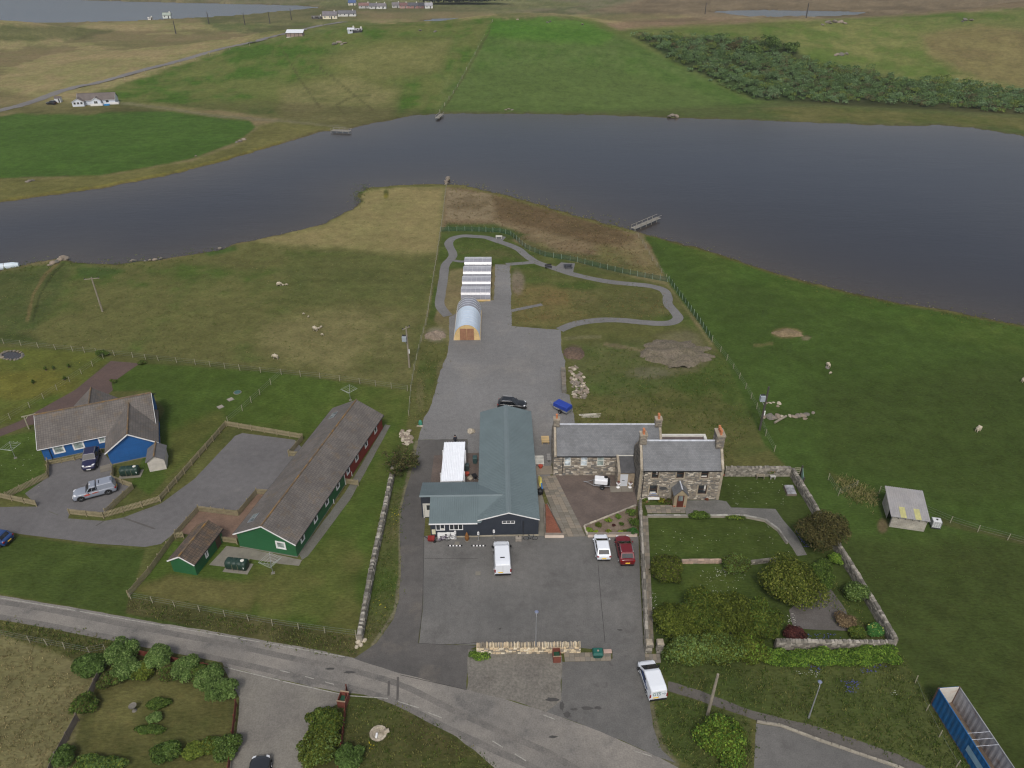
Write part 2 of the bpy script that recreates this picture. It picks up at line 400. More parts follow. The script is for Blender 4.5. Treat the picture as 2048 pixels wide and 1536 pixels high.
zone([(985,38),(1060,36),(1165,42),(1230,70),(1200,90),(1060,80),(970,70)], S(76, 104, 46), S(86, 108, 54), 0.3, 8, 12, 0.7)
zone([(880,150),(1100,120),(1300,150),(1450,200),(1500,235),(1200,225),(1000,222),(880,222)], S(88, 99, 58), S(76, 90, 50), 0.4, 14, 16, 0.55)
zone([(1500,222),(1640,214),(1800,222),(2060,238),(2060,262),(1880,247),(1600,240)], S(88, 100, 48), S(108, 106, 62), 0.4, 5, 8)
# ---- right-hand hills
zone([(1270,64),(1420,58),(1560,50),(1700,38),(1900,26),(2300,5),(2300,260),(2048,226),(1700,208),(1500,196),(1350,122),(1262,80)], S(102, 108, 62), S(84, 98, 50), 0.45, 5, 8)
zone([(1560,52),(1700,42),(1820,50),(1900,90),(1860,150),(1700,120),(1600,90)], S(116, 116, 70), S(92, 104, 54), 0.5, 10, 14, 0.7)
zone([(1840,70),(1950,50),(2100,60),(2200,200),(2048,182),(1930,150),(1860,110)], S(98, 82, 58), S(112, 98, 66), 0.4, 10, 16, 0.85)
zone([(1900,150),(1990,165),(2060,195),(1960,180)], S(122, 112, 74), None, 0, 5, 8, 0.7)
zone([(1262,70),(1400,74),(1560,82),(1640,130),(1800,158),(2100,190),(2100,232),(1700,212),(1510,200),(1350,124)], S(56, 66, 40), S(68, 74, 44), 0.4, 3, 3)
# ---- left of the loch
zone([(-300,236),(0,232),(60,222),(200,216),(300,218),(430,228),(500,240),(512,255),(470,285),(380,320),(200,352),(0,358),(-300,380)], S(64, 98, 38), S(76, 106, 48), 0.3, 3, 4)
zone([(-300,380),(0,358),(200,352),(380,322),(480,288),(516,254),(560,240),(690,252),(640,264),(520,302),(330,354),(0,407),(-300,440)], S(112, 108, 62), S(98, 100, 54), 0.45, 4, 5)
trail([(-200,432),(0,403),(200,374),(330,349),(440,322),(520,298),(560,287)], 4, S(132, 122, 46), 0.6)
zone([(-100,214),(80,212),(240,212),(330,222),(240,226),(60,228)], S(82, 86, 50), S(104, 98, 62), 0.5, 4, 6)
zone([(250,205),(340,210),(450,228),(500,242),(400,232)], S(124, 114, 76), None, 0, 5, 6, 0.7)
trail([(240,206),(330,216),(430,232),(560,242),(690,254)], 3, S(118, 112, 92), 0.55)
for tr in ([(640,135),(690,175),(745,220)], [(560,90),(600,160),(640,215)], [(690,230),(672,210),(700,195),(740,190)], [(980,60),(930,150),(885,222)]): trail(tr, 2.2, S(70, 70, 44), 0.55)
# ---- near-side pasture left of the fence
zone([(-400,560),(0,543),(130,520),(330,520),(475,488),(640,452),(722,404),(716,386),(790,371),(893,368),(880,470),(860,600),(838,700),(820,780),(560,742),(360,718),(190,700),(0,690),(-400,670)], S(102, 106, 60), S(80, 98, 46), 0.5, 3, 4)
zone([(500,480),(640,452),(722,406),(716,386),(790,371),(892,368),(878,505),(820,515),(700,500),(600,495)], S(144, 128, 88), S(132, 122, 80), 0.35, 10, 12)
zone([(560,520),(700,505),(860,510),(850,600),(700,620),(580,600)], S(84, 98, 50), S(98, 102, 58), 0.4, 16, 22, 0.8)
zone([(520,650),(700,610),(845,620),(822,770),(640,745),(520,700)], S(122, 111, 75), S(100, 102, 60), 0.5, 20, 24, 0.7)
zone([(-300,560),(60,540),(140,530),(120,590),(70,660),(-300,660)], S(62, 84, 44), S(84, 92, 52), 0.4, 10, 14, 0.85)
zone([(155,538),(210,532),(250,540),(200,556),(160,552)], S(58, 86, 46), None, 0, 6, 8, 0.7)
zone([(400,502),(470,492),(475,500),(420,512)], S(60, 92, 46), None, 0, 5, 4, 0.8)
trail([(118,524),(90,550),(66,590),(55,640)], 4, S(112, 92, 62), 0.7); trail([(128,526),(102,552),(80,590),(66,640)], 3.0, S(46, 58, 30), 0.7)
trail([(716,388),(735,378),(790,373),(890,370)], 3, S(92, 104, 50), 0.7); trail([(719,402),(716,388),(730,380)], 5, S(74, 100, 48), 0.8)
blob(772, 388, 6, 12, S(78, 88, 40), 0.9, 0.2); blob(772, 392, 5, 6, S(128, 112, 40), 0.6, 0.2)
zone([(-300,640),(0,655),(60,668),(100,690),(-300,690)], S(62, 80, 42), S(88, 94, 52), 0.5, 8, 10, 0.8)
# ---- peninsula and garden right of the fence
zone([(893,368),(930,371),(1080,410),(1220,450),(1290,470),(1340,560),(1240,545),(1100,515),(1000,470),(885,458)], S(118, 98, 76), S(132, 114, 88), 0.4, 3, 4)
zone([(892,375),(985,388),(985,440),(890,440)], S(140, 122, 98), S(112, 96, 74), 0.6, 6, 8)
zone([(985,392),(1080,412),(1220,452),(1270,475),(1240,500),(1120,470),(1000,440)], S(104, 84, 62), S(92, 76, 54), 0.5, 6, 10)
zone([(1180,500),(1290,480),(1330,550),(1230,540)], S(132, 116, 84), S(104, 98, 58), 0.6, 8, 14, 0.8)
zone([(895,445),(985,448),(1060,470),(1020,480),(885,462)], S(74, 90, 48), None, 0, 4, 6)
zone([(1030,470),(1120,505),(1230,510),(1290,540),(1210,560),(1090,520)], S(72, 90, 46), S(104, 100, 60), 0.5, 7, 14, 0.85)
trail([(893,369),(930,372),(1000,389),(1080,411),(1150,431),(1220,451),(1268,462)], 5, S(104, 104, 54), 0.75)
zone([(882,460),(1000,468),(1060,500),(1200,540),(1330,570),(1380,630),(1420,690),(1450,720),(1540,900),(1447,930),(1340,850),(1150,855),(1120,660),(1020,655),(1020,530),(900,540),(870,640),(895,690),(870,760),(845,840),(820,830),(860,600)], S(76, 93, 43), S(93, 98, 53), 0.45, 3, 5)
zone([(905,480),(980,484),(1060,520),(920,520)], S(80, 96, 46), S(104, 98, 66), 0.4, 5, 8)
zone([(1024,575),(1090,570),(1200,590),(1200,630),(1110,650),(1024,652)], S(118, 98, 62), S(102, 96, 56), 0.5, 8, 14)
zone([(1130,575),(1320,585),(1340,630),(1200,636),(1150,620)], S(108, 102, 64), S(88, 94, 52), 0.5, 8, 14, 0.8)
blob(1035, 565, 16, 28, S(128, 112, 100), 0.85, 0.4)
zone([(1140,800),(1300,770),(1450,730),(1500,860),(1447,930),(1150,850)], S(70, 88, 39), S(98, 99, 56), 0.5, 8, 14, 0.9)
zone([(1150,690),(1290,680),(1360,770),(1250,800),(1150,780)], S(74, 98, 48), S(88, 98, 56), 0.4, 10, 14, 0.8)
blob(1350, 700, 66, 40, S(112, 102, 80), 0.75, 0.9); blob(1148, 706, 20, 18, S(98, 82, 70), 0.9, 0.3); blob(1300, 745, 50, 14, S(118, 110, 96), 0.5, 0.8)
trail([(1210,688),(1250,695),(1290,702)], 4, S(122, 104, 84), 0.7); trail([(1130,676),(1200,674)], 4, S(118, 112, 84), 0.6)
blob(872, 670, 24, 18, S(134, 122, 108), 0.85, 0.5); blob(885, 742, 12, 24, S(112, 104, 76), 0.6, 0.6)
blob(840, 790, 10, 40, S(112, 100, 74), 0.5, 0.7)
# ---- right-hand field
zone([(1288,470),(1420,503),(1600,562),(1800,607),(2048,654),(2500,740),(2500,1700),(1930,1700),(1790,1290),(1580,940),(1530,890),(1450,720),(1340,570)], S(60, 85, 32), S(66, 91, 37), 0.3, 3, 4)
zone([(1288,470),(1420,503),(1600,562),(1800,607),(2048,654),(2300,700),(2300,760),(1900,680),(1600,600),(1400,540)], S(66, 96, 34), S(82, 98, 44), 0.4, 14, 14, 0.8)
zone([(1620,780),(2048,720),(2500,760),(2500,1000),(1900,1000),(1650,920)], S(58, 76, 30), S(50, 68, 26), 0.4, 30, 30, 0.6)
zone([(1660,1080),(1900,1080),(2300,1100),(2300,1700),(1900,1500),(1790,1290)], S(66, 74, 32), S(54, 66, 28), 0.5, 30, 30, 0.7)
trail([(1340,482),(1420,503),(1500,531),(1600,561),(1700,586),(1800,606),(1900,622),(2048,652)], 4, S(98, 96, 50), 0.6)
blob(1575, 666, 32, 11, S(134, 112, 82), 0.95, 0.25); blob(1612, 676, 12, 5, S(132, 116, 96), 0.8, 0.4)
trail([(1510,690),(1545,688)], 3, S(118, 116, 72), 0.6); blob(1765, 1052, 12, 16, S(108, 88, 70), 0.8, 0.4)
zone([(1650,938),(1760,985),(1740,1000),(1665,960)], S(108, 108, 62), S(76, 88, 42), 0.5, 5, 8, 0.8)
trail([(1870,1040),(1960,1062),(2100,1100)], 7, S(88, 84, 52), 0.5)
# ---- gardens round the bungalows
zone([(-300,676),(0,694),(190,704),(222,718),(150,780),(40,842),(-300,900)], S(94, 104, 42), S(76, 96, 38), 0.5, 3, 4)
blob(60, 770, 120, 30, S(118, 112, 46), 0.6, 0.6)
zone([(280,726),(560,746),(500,810),(455,842),(420,880),(330,960),(300,990),(262,968),(330,820),(300,780),(226,782),(224,766)], S(72, 94, 36), S(62, 84, 32), 0.4, 3, 4)
zone([(335,860),(440,820),(452,846),(330,960)], S(92, 98, 46), None, 0, 14, 16, 0.7)
zone([(560,746),(822,784),(812,860),(792,940),(754,1060),(722,1270),(258,1190),(345,1082),(470,1080),(600,1125),(780,850),(600,880),(455,842)], S(76, 96, 38), S(88, 99, 45), 0.45, 3, 4)
zone([(500,1130),(720,1060),(720,1265),(520,1225)], S(90, 98, 46), S(102, 101, 55), 0.5, 16, 20, 0.6)
zone([(270,1180),(340,1145),(520,1170),(500,1222),(330,1205)], S(112, 102, 62), S(92, 96, 48), 0.5, 10, 14, 0.75)
zone([(-300,870),(0,874),(80,860),(92,960),(50,990),(-300,990)], S(74, 94, 38), S(64, 86, 34), 0.4, 4, 4)
zone([(-300,1064),(0,1066),(200,1094),(290,1098),(262,1190),(400,1262),(0,1188),(-300,1140)], S(62, 82, 34), S(74, 90, 40), 0.4, 3, 5)
zone([(258,1196),(400,1220),(560,1245),(716,1275),(716,1316),(580,1290),(400,1258),(250,1226)], S(70, 76, 40), S(90, 86, 54), 0.5, 3, 5)
zone([(825,880),(836,880),(816,966),(800,1060),(802,1145),(790,1230),(720,1310),(722,1270),(754,1060),(790,940)], S(76, 96, 44), S(92, 94, 58), 0.45, 3, 5)
trail([(834,885),(818,950),(803,1010),(800,1100),(802,1150),(790,1225),(745,1290)], 4.5, S(124, 114, 98), 0.75)
# ---- south of the road
zone([(-300,1215),(0,1240),(239,1282),(440,1320),(470,1400),(455,1700),(-300,1700)], S(72, 80, 42), S(84, 88, 46), 0.4, 3, 4)
zone([(-300,1262),(0,1268),(120,1310),(205,1340),(160,1440),(100,1700),(-300,1700)], S(128, 118, 84), S(110, 104, 70), 0.6, 8, 8)
zone([(205,1370),(330,1360),(455,1390),(465,1480),(440,1700),(130,1700)], S(82, 90, 44), S(100, 97, 56), 0.6, 6, 8)
zone([(690,1384),(800,1408),(860,1440),(920,1480),(1000,1545),(1100,1700),(590,1700),(600,1480),(640,1430)], S(66, 78, 36), S(76, 82, 42), 0.5, 3, 4)
zone([(790,1410),(880,1455),(1000,1550),(900,1600),(820,1480)], S(84, 80, 48), S(64, 76, 34), 0.6, 10, 12, 0.7)
blob(755, 1468, 20, 10, S(140, 128, 104), 0.9, 0.2)
# ---- manse garden and bank
zone([(1285,1010),(1447,940),(1580,942),(1790,1290),(1540,1300),(1310,1310)], S(66, 86, 34), S(58, 76, 30), 0.4, 3, 3)
zone([(1300,1034),(1530,1040),(1590,1110),(1560,1140),(1400,1110),(1300,1110)], S(70, 88, 36), S(62, 80, 30), 0.4, 6, 6)
blob(1420, 1165, 60, 26, S(84, 98, 40), 0.6, 0.6)
zone([(1300,1310),(1540,1296),(1792,1296),(1860,1390),(2000,1700),(1870,1560),(1640,1470),(1500,1430),(1340,1370)], S(68, 86, 40), S(78, 90, 46), 0.5, 3, 5)
zone([(1330,1380),(1500,1436),(1514,1700),(1390,1540),(1325,1500),(1302,1412)], S(68, 84, 40), S(80, 90, 48), 0.5, 3, 5)
zone([(1620,1150),(1690,1220),(1780,1285),(1700,1270)], S(84, 84, 52), None, 0, 6, 8, 0.6)
trail([(1300,1400),(1306,1450),(1324,1500),(1350,1530)], 9, S(112, 104, 88), 0.7)
# light overall mottle of the cover itself
rt = CG[..., 1] / (CG[..., 0] + 1e-6); gm = sstep(1.18, 1.6, rt)[..., None]; sm = sstep(1.1, 0.85, rt)[..., None]
CG *= (1 - gm) + gm * np.array((0.80, 1.0, 0.68)); CG *= (1 - sm) + sm * np.array((1.12, 1.22, 1.2))
CG *= (1 + 0.10 * (n1 - 0.5) * 2 + 0.10 * (n4 - 0.5) * 2 + 0.08 * (nst - 0.5) * 2)[..., None]
bank = sstep(0.25, -0.25, TZ) * (TZ < 0.2); lerp(np.clip(bank, 0, 1) * 0.75, S(74, 66, 50))
def grid_mesh(name, X, Y, Z, col=None):
 r, c = X.shape; co = np.stack([X, Y, Z], -1).reshape(-1, 3).astype(np.float32)
 i = np.arange(r * c).reshape(r, c)
 q = np.stack([i[:-1, :-1], i[:-1, 1:], i[1:, 1:], i[1:, :-1]], -1).reshape(-1, 4)
 me = bpy.data.meshes.new(name); me.vertices.add(len(co)); me.vertices.foreach_set("co", co.ravel())
 me.loops.add(q.size); me.loops.foreach_set("vertex_index", q.ravel().astype(np.int32))
 me.polygons.add(len(q)); me.polygons.foreach_set("loop_start", np.arange(0, q.size, 4, dtype=np.int32)); me.polygons.foreach_set("loop_total", np.full(len(q), 4, np.int32))
 me.update(calc_edges=True)
 me.polygons.foreach_set("use_smooth", np.ones(len(q), bool))
 if col is not None:
  a = me.color_attributes.new("col", 'FLOAT_COLOR', 'POINT')
  a.data.foreach_set("color", np.concatenate([col.reshape(-1, 3), np.ones((r * c, 1))], 1).astype(np.float32).ravel())
 o = bpy.data.objects.new(name, me); COL.objects.link(o); return o
def M_grass():
 m, nt, nd, lk, b = _mat("ground_cover")
 vec = nd.new("ShaderNodeNewGeometry").outputs['Position']
 a = nd.new("ShaderNodeAttribute"); a.attribute_name = "col"
 mp = nd.new("ShaderNodeMapping"); lk.new(vec, mp.inputs[0]); mp.inputs['Scale'].default_value = (0.7, 1.6, 1)
 f1 = maprange(nd, lk, noise_node(nd, lk, mp.outputs[0], 2.6, 5, 0.75), 0.36, 0.64, 0.78, 1.22)
 f2 = maprange(nd, lk, noise_node(nd, lk, vec, 0.42, 6, 0.68), 0.38, 0.62, 0.87, 1.13)
 f3 = maprange(nd, lk, noise_node(nd, lk, mp.outputs[0], 0.09, 6, 0.7), 0.38, 0.62, 0.93, 1.07)
 f = mathn(nd, lk, 'MULTIPLY', mathn(nd, lk, 'MULTIPLY', f1, f2), f3)
 sc = nd.new("ShaderNodeVectorMath"); sc.operation = 'SCALE'; lk.new(a.outputs['Color'], sc.inputs[0]); lk.new(f, sc.inputs['Scale'])
 # dry blades among the green
 dry = maprange(nd, lk, noise_node(nd, lk, vec, 1.1, 6, 0.78), 0.52, 0.66, 0.0, 0.26)
 dd = nd.new("ShaderNodeVectorMath"); dd.operation = 'MULTIPLY'; lk.new(sc.outputs[0], dd.inputs[0]); dd.inputs[1].default_value = (1.6, 1.28, 1.35)
 c = mixc(nd, lk, dry, sc.outputs[0], dd.outputs[0])
 lk.new(c, b.inputs['Base Color']); b.inputs['Roughness'].default_value = 1.0; b.inputs['Specular IOR Level'].default_value = 0.0
 bn = nd.new("ShaderNodeBump"); bn.inputs['Strength'].default_value = 0.7; bn.inputs['Distance'].default_value = 0.12
 h = mathn(nd, lk, 'ADD', noise_node(nd, lk, mp.outputs[0], 2.2, 5, 0.7), mathn(nd, lk, 'MULTIPLY', noise_node(nd, lk, vec, 0.3, 4, 0.6), 2.5))
 lk.new(h, bn.inputs['Height']); lk.new(bn.outputs[0], b.inputs['Normal'])
 return m
ground = grid_mesh("ground", TX, TY, TZ, CG); ground.data.materials.append(M_grass()); tag(ground, kind='structure')
ground['label'] = "grassy ground with pasture, lawns, moor and hills"
# ---- lochs: one water sheet each, browner where the bed shows near the shore
def M_water():
 m, nt, nd, lk, b = _mat("loch_water")
 vec = nd.new("ShaderNodeNewGeometry").outputs['Position']
 a = nd.new("ShaderNodeAttribute"); a.attribute_name = "col"
 lk.new(a.outputs['Color'], b.inputs['Base Color']); b.inputs['Roughness'].default_value = 0.22; b.inputs['IOR'].default_value = 1.333
 b.inputs['Specular IOR Level'].default_value = 0.4
 mp = nd.new("ShaderNodeMapping"); lk.new(vec, mp.inputs[0]); mp.inputs['Scale'].default_value = (0.35, 1.0, 1); mp.inputs['Rotation'].default_value = (0, 0, 0.25)
 h = mathn(nd, lk, 'ADD', noise_node(nd, lk, mp.outputs[0], 0.9, 5, 0.65), mathn(nd, lk, 'MULTIPLY', noise_node(nd, lk, mp.outputs[0], 0.12, 3, 0.5), 1.5))
 bn = nd.new("ShaderNodeBump"); bn.inputs['Distance'].default_value = 0.16; lk.new(maprange(nd, lk, noise_node(nd, lk, mp.outputs[0], 0.02, 4, 0.6), 0.35, 0.65, 0.12, 0.42), bn.inputs['Strength'])
 lk.new(h, bn.inputs['Height']); lk.new(bn.outputs[0], b.inputs['Normal'])
 return m
MW = M_water()
def water(name, w, label, step, deep, shallow, rng):
 P = np.array(w); x0, y0 = P.min(0) - 6; x1, y1 = P.max(0) + 6
 gx = np.arange(x0, x1 + step, step); gy = np.arange(y0, y1 + step, step); X, Y = np.meshgrid(gx, gy)
 sd = poly_sd(X.ravel(), Y.ravel(), w).reshape(X.shape)
 k = np.exp(-np.clip(sd, 0, 1e9) / rng)[..., None]; nb = (0.9 + 0.2 * fbm(X / 40, Y / 25, 12))[..., None]
 o = grid_mesh(name, X, Y, np.full(X.shape, WZ), (np.array(deep) * (1 - k) + np.array(shallow) * k) * nb)
 o.data.materials.append(MW); tag(o, label, kind='structure')
water("loch", LOCHS_W[0], "dark slate-grey loch across the middle", 3.0, (0.012, 0.0145, 0.025), (0.052, 0.043, 0.036), 18)
water("sea_water", LOCHS_W[1], "blue-grey water in the far distance", 12.0, (0.05, 0.065, 0.09), (0.06, 0.07, 0.09), 20)
water("tarn_water", LOCHS_W[2], "small far loch behind the hills", 8.0, (0.045, 0.055, 0.075), (0.05, 0.06, 0.07), 20)
water("pool_water", LOCHS_W[3], "thin strip of far water behind the hill", 8.0, (0.05, 0.06, 0.08), (0.06, 0.07, 0.08), 20)
# ---- hard surfaces: flat sheets a few millimetres above each other
def sheet(name, poly, z, mat, label=None, jit=0.12, px=True, sub=0.9):
 pts = [G(u, v)[:2] for u, v in poly] if px else poly
 out = []
 for i in range(len(pts)):
  a = Vector(pts[i]); b = Vector(pts[(i + 1) % len(pts)]); L = (b - a).length; n = max(1, int(L / sub)) if jit else 1
  nrm = Vector((-(b - a).y, (b - a).x)).normalized() if L > 1e-6 else Vector((0, 0))
  for k in range(n):
   p = a.lerp(b, k / n)
   if jit and k: p = p + nrm * (float(fbm(np.array([p.x / 1.6]), np.array([p.y / 1.6]), 77, 3)[0]) - 0.5) * 2 * jit
   out.append(p)
 mb = MB(); mb.face([(p.x, p.y, z) for p in out])
 o = mb.build(name, mat, fix=False)
 if o.data.polygons[0].normal.z < 0: o.data.flip_normals()
 return tag(o, label, kind='structure')
def ribbon(pts, w, z, hfun=None):         # strip of width w (m) along ground points
 mb = MB(); L = []; R = []
 for i, p in enumerate(pts):
  d = Vector(pts[min(i + 1, len(pts) - 1)][:2]) - Vector(pts[max(i - 1, 0)][:2]); d.normalize(); nrm = Vector((-d.y, d.x))
  ww = w[i] if isinstance(w, (list, tuple)) else w
  jl = 1 + 0.16 * (float(fbm(np.array([p[0] / 1.5]), np.array([p[1] / 1.5]), 55, 2)[0]) - 0.5)
  zz = z + (p[2] if len(p) > 2 and hfun else 0)
  L.append((p[0] + nrm.x * ww / 2 * jl, p[1] + nrm.y * ww / 2 * jl, zz)); R.append((p[0] - nrm.x * ww / 2 * jl, p[1] - nrm.y * ww / 2 * jl, zz))
 for i in range(len(pts) - 1): mb.face([R[i], R[i + 1], L[i + 1], L[i]])
 return mb
def gpath(px, n=6): return [G(p[0], p[1]) for p in smooth_line([Vector((a, b, 0)) for a, b in px], n)]
MAT_ROAD = M_sheet("road_asphalt", S(132, 127, 120), S(110, 107, 103), 0.16, 7, 0.16, stain=S(78, 77, 76), sscale=0.32, slo=0.58, shi=0.7, samt=0.6)
MAT_PARK = M_sheet("carpark_asphalt", S(94, 93, 91), S(110, 108, 105), 0.08, 9, 0.14, stain=S(80, 78, 76), sscale=0.2, slo=0.53, shi=0.68, samt=0.6)
MAT_DRIVE = M_sheet("drive_asphalt", S(80, 78, 76), S(96, 93, 90), 0.1, 9, 0.14, stain=S(116, 109, 100), sscale=0.18, slo=0.55, shi=0.72, samt=0.6)
MAT_OLD = M_sheet("old_asphalt", S(104, 102, 99), S(92, 91, 89), 0.22, 8, 0.13, stain=S(66, 64, 62), sscale=0.5, slo=0.6, shi=0.68, samt=0.7)
MAT_COURT = M_sheet("court_asphalt", S(106, 104, 104), S(96, 94, 94), 0.09, 9, 0.10, stain=S(120, 117, 112), sscale=0.2, slo=0.58, shi=0.75, samt=0.45)
MAT_GRAV = M_sheet("yard_gravel", S(121, 120, 119), S(110, 109, 108), 0.06, 5, 0.16, stain=S(138, 133, 126), sscale=0.09, slo=0.52, shi=0.72, samt=0.55, bump=0.6, bscale=8)
MAT_PATHG = M_sheet("path_gravel", S(115, 114, 113), S(106, 105, 104), 0.2, 6, 0.13)
MAT_LAYBY = M_sheet("layby_gravel", S(118, 114, 106), S(106, 102, 96), 0.3, 4, 0.2, stain=S(92, 88, 78), sscale=0.6, samt=0.6)
MAT_RED = M_sheet("red_gravel", S(92, 76, 70), S(84, 70, 66), 0.2, 6, 0.14)
MAT_BLOCK = M_brick("block_paving", S(104, 91, 83), S(94, 83, 77), S(80, 71, 66), 0.21, 0.105, 0.008, world=True, bump=0.3)
MAT_BLOCK2 = M_brick("block_paving_warm", S(124, 100, 84), S(112, 90, 76), S(92, 76, 66), 0.21, 0.105, 0.008, world=True, bump=0.3)
MAT_CONC = M("concrete", S(150, 142, 132), 0.9, 0.1, 0.8, 12, 0.06, 0.2, stain=S(120, 116, 106), sscale=0.9)
MAT_CONC2 = M("concrete_grey", S(122, 118, 108), 0.9, 0.12, 0.9, 12, 0.07, 0.2, stain=S(98, 96, 84), sscale=0.8)
MAT_LINE = M("road_paint", S(148, 145, 138), 0.9, 0.2, 3, 16, 0.2)
sheet("main_road", [(-260,1150),(0,1191),(102,1208),(205,1225),(308,1244),(444,1266),(581,1290),(700,1314),(800,1346),(934,1378),(1010,1398),(1090,1422),(1200,1462),(1310,1510),(1400,1560),(1560,1680),(1200,1690),(1050,1590),(989,1536),(965,1515),(914,1474),(852,1433),(797,1405),(776,1396),(684,1386),(564,1360),(448,1333),(441,1317),(342,1297),(239,1278),(102,1252),(0,1235),(-260,1190)], 0.010, MAT_ROAD, "worn grey asphalt road running past the car park")
sheet("driveway_road", [(708,1317),(753,1286),(787,1238),(799,1197),(802,1145),(800,1094),(799,1065),(802,1018),(816,966),(830,924),(836,880),(935,878),(935,965),(864,966),(850,1041),(847,1076),(846,1214),(836,1286),(955,1292),(938,1300),(933,1379),(800,1347)], 0.016, MAT_DRIVE, "dark asphalt drive beside the car park")
sheet("car_park_ground", [(848,1072),(1277,1072),(1281,1180),(1287,1292),(1225,1302),(1160,1296),(960,1290),(838,1288),(846,1214)], 0.022, MAT_PARK, "asphalt car park in front of the dark building", jit=0.03)
sheet("side_road", [(1122,1324),(1225,1318),(1225,1298),(1287,1288),(1296,1370),(1300,1412),(1306,1453),(1324,1501),(1352,1526),(1310,1512),(1200,1463),(1090,1423),(1122,1398)], 0.018, MAT_OLD, "patched old asphalt beside the small van")
sheet("layby_ground", [(936,1299),(958,1300),(1105,1300),(1124,1312),(1123,1400),(1092,1424),(1010,1398),(934,1379)], 0.024, MAT_LAYBY, "gritty lay-by below the stone wall", jit=0.2)
sheet("yard_ground", [(836,880),(846,842),(864,806),(880,742),(893,715),(899,678),(898,634),(955,605),(988,600),(990,529),(1020,529),(1023,652),(1121,660),(1123,700),(1131,722),(1124,784),(1139,790),(1146,824),(1154,870),(1112,880),(1100,952),(1072,962),(960,964),(935,905),(935,878)], 0.012, MAT_GRAV, "grey gravel yard and track", jit=0.25)
LOOP = [(896,632),(880,611),(882,587),(887,556),(891,530),(906,511),(898,491),(899,483),(908,476),(927,472),(950,473),(973,475),(994,482),(1018,490),(1038,499),(1052,511),(1074,525),(1104,535),(1140,547),(1182,557),(1221,564),(1260,568),(1299,572),(1326,580),(1335,593),(1336,608),(1349,624),(1356,636),(1344,645),(1320,647),(1287,645),(1247,641),(1208,640),(1169,644),(1143,650),(1119,660)]
pm = ribbon(gpath(LOOP, 8), 1.9, 0.020).build("garden_path", MAT_PATHG, fix=False); tag(pm, "winding grey gravel garden path", kind='structure')
for k, (pp, w) in enumerate([([(1012,529),(1040,527),(1075,524)], 1.5), ([(905,520),(918,523),(934,523)], 1.1), ([(1022,622),(1050,616),(1084,609)], 1.0)]):
 o = ribbon(gpath(pp, 5), w, 0.026).build("link_path", MAT_PATHG, fix=False); tag(o, kind='structure')
sheet("seat_pad_path", [(982,478),(1000,472),(1012,474),(1002,486)], 0.028, MAT_PATHG, jit=0.05)
sheet("table_pad_path", [(1110,535),(1122,525),(1150,527),(1146,546),(1128,543)], 0.028, MAT_PATHG, jit=0.05)
sheet("court_road", [(-200,1008),(0,1014),(79,1013),(100,1024),(136,1037),(208,1042),(247,1035),(322,1007),(390,957),(470,872),(485,866),(590,880),(612,905),(600,960),(520,985),(478,1021),(398,1016),(355,1061),(322,1088),(290,1094),(200,1088),(100,1076),(0,1062),(-200,1048)], 0.012, MAT_COURT, "asphalt court beside the long bungalow", jit=0.06)
sheet("house_drive_ground", [(94,930),(158,917),(206,905),(226,927),(225,956),(263,969),(210,1026),(140,1021),(136,1038),(76,1014),(50,987),(99,952)], 0.018, MAT_COURT, "asphalt drive of the blue house", jit=0.05)
sheet("brick_yard_ground", [(398,1019),(476,1024),(520,985),(600,960),(560,1040),(472,1078),(439,1082),(360,1066)], 0.020, MAT_BLOCK2, "brown block-paved yard behind the green bungalow", jit=0)
sheet("shed_pad_ground", [(453,1092),(500,1098),(604,1120),(598,1132),(560,1128),(500,1118),(486,1138),(418,1130)], 0.016, MAT_CONC2, "concrete pad by the green shed", jit=0.05)
sheet("wall_path", [(604,1120),(616,1112),(700,1000),(781,851),(770,849),(690,985),(598,1108)], 0.014, M_sheet("path_stone", S(104, 104, 98), S(94, 92, 84), 0.3, 6, 0.15), "narrow path along the bungalow wall", jit=0.05)
sheet("garden_gravel_ground", [(-120,905),(0,858),(40,842),(150,780),(222,722),(280,727),(223,766),(226,780),(200,805),(140,840),(60,850),(0,873),(-120,925)], 0.012, MAT_RED, "reddish-brown gravel behind the blue house", jit=0.1)
sheet("parking_ground", [(446,1334),(564,1361),(684,1388),(690,1400),(640,1428),(612,1466),(602,1502),(606,1536),(610,1620),(440,1640),(459,1536),(473,1467),(479,1396)], 0.018, M_sheet("parking_gravel", S(124, 120, 112), S(112, 108, 102), 0.2, 6, 0.15), "pale gravel parking area at the roadside", jit=0.1)
sheet("courtyard_ground", [(1108,950),(1274,950),(1275,1012),(1168,1052),(1160,1060)], 0.016, MAT_BLOCK, "brown block-paved courtyard", jit=0)
sheet("paved_strip_ground", [(1074,952),(1090,1010),(1091,1072),(1076,1072)], 0.014, MAT_CONC2, None, jit=0)
sheet("cabin_paving_ground", [(868,911),(936,906),(959,906),(959,965),(861,965)], 0.024, MAT_BLOCK, "brown paving round the white-roofed cabin", jit=0)
sheet("gravel_drive_path", [(1368,1001),(1437,1000),(1453,1003),(1462,1015),(1551,1018),(1566,1040),(1592,1070),(1614,1110),(1594,1112),(1584,1095),(1553,1053),(1528,1036),(1487,1029),(1372,1028)], 0.014, M_sheet("drive_gravel", S(110, 108, 104), S(98, 97, 94), 0.3, 6, 0.15), "grey gravel path across the stone house's garden", jit=0.06)
sheet("garden_gravel_plot_ground", [(1624,1180),(1662,1178),(1693,1222),(1697,1262),(1587,1257),(1578,1220)], 0.014, M_sheet("plot_gravel", S(98, 94, 92), S(88, 84, 80), 0.3, 6, 0.15), "gravel plot in the walled garden", jit=0.08)
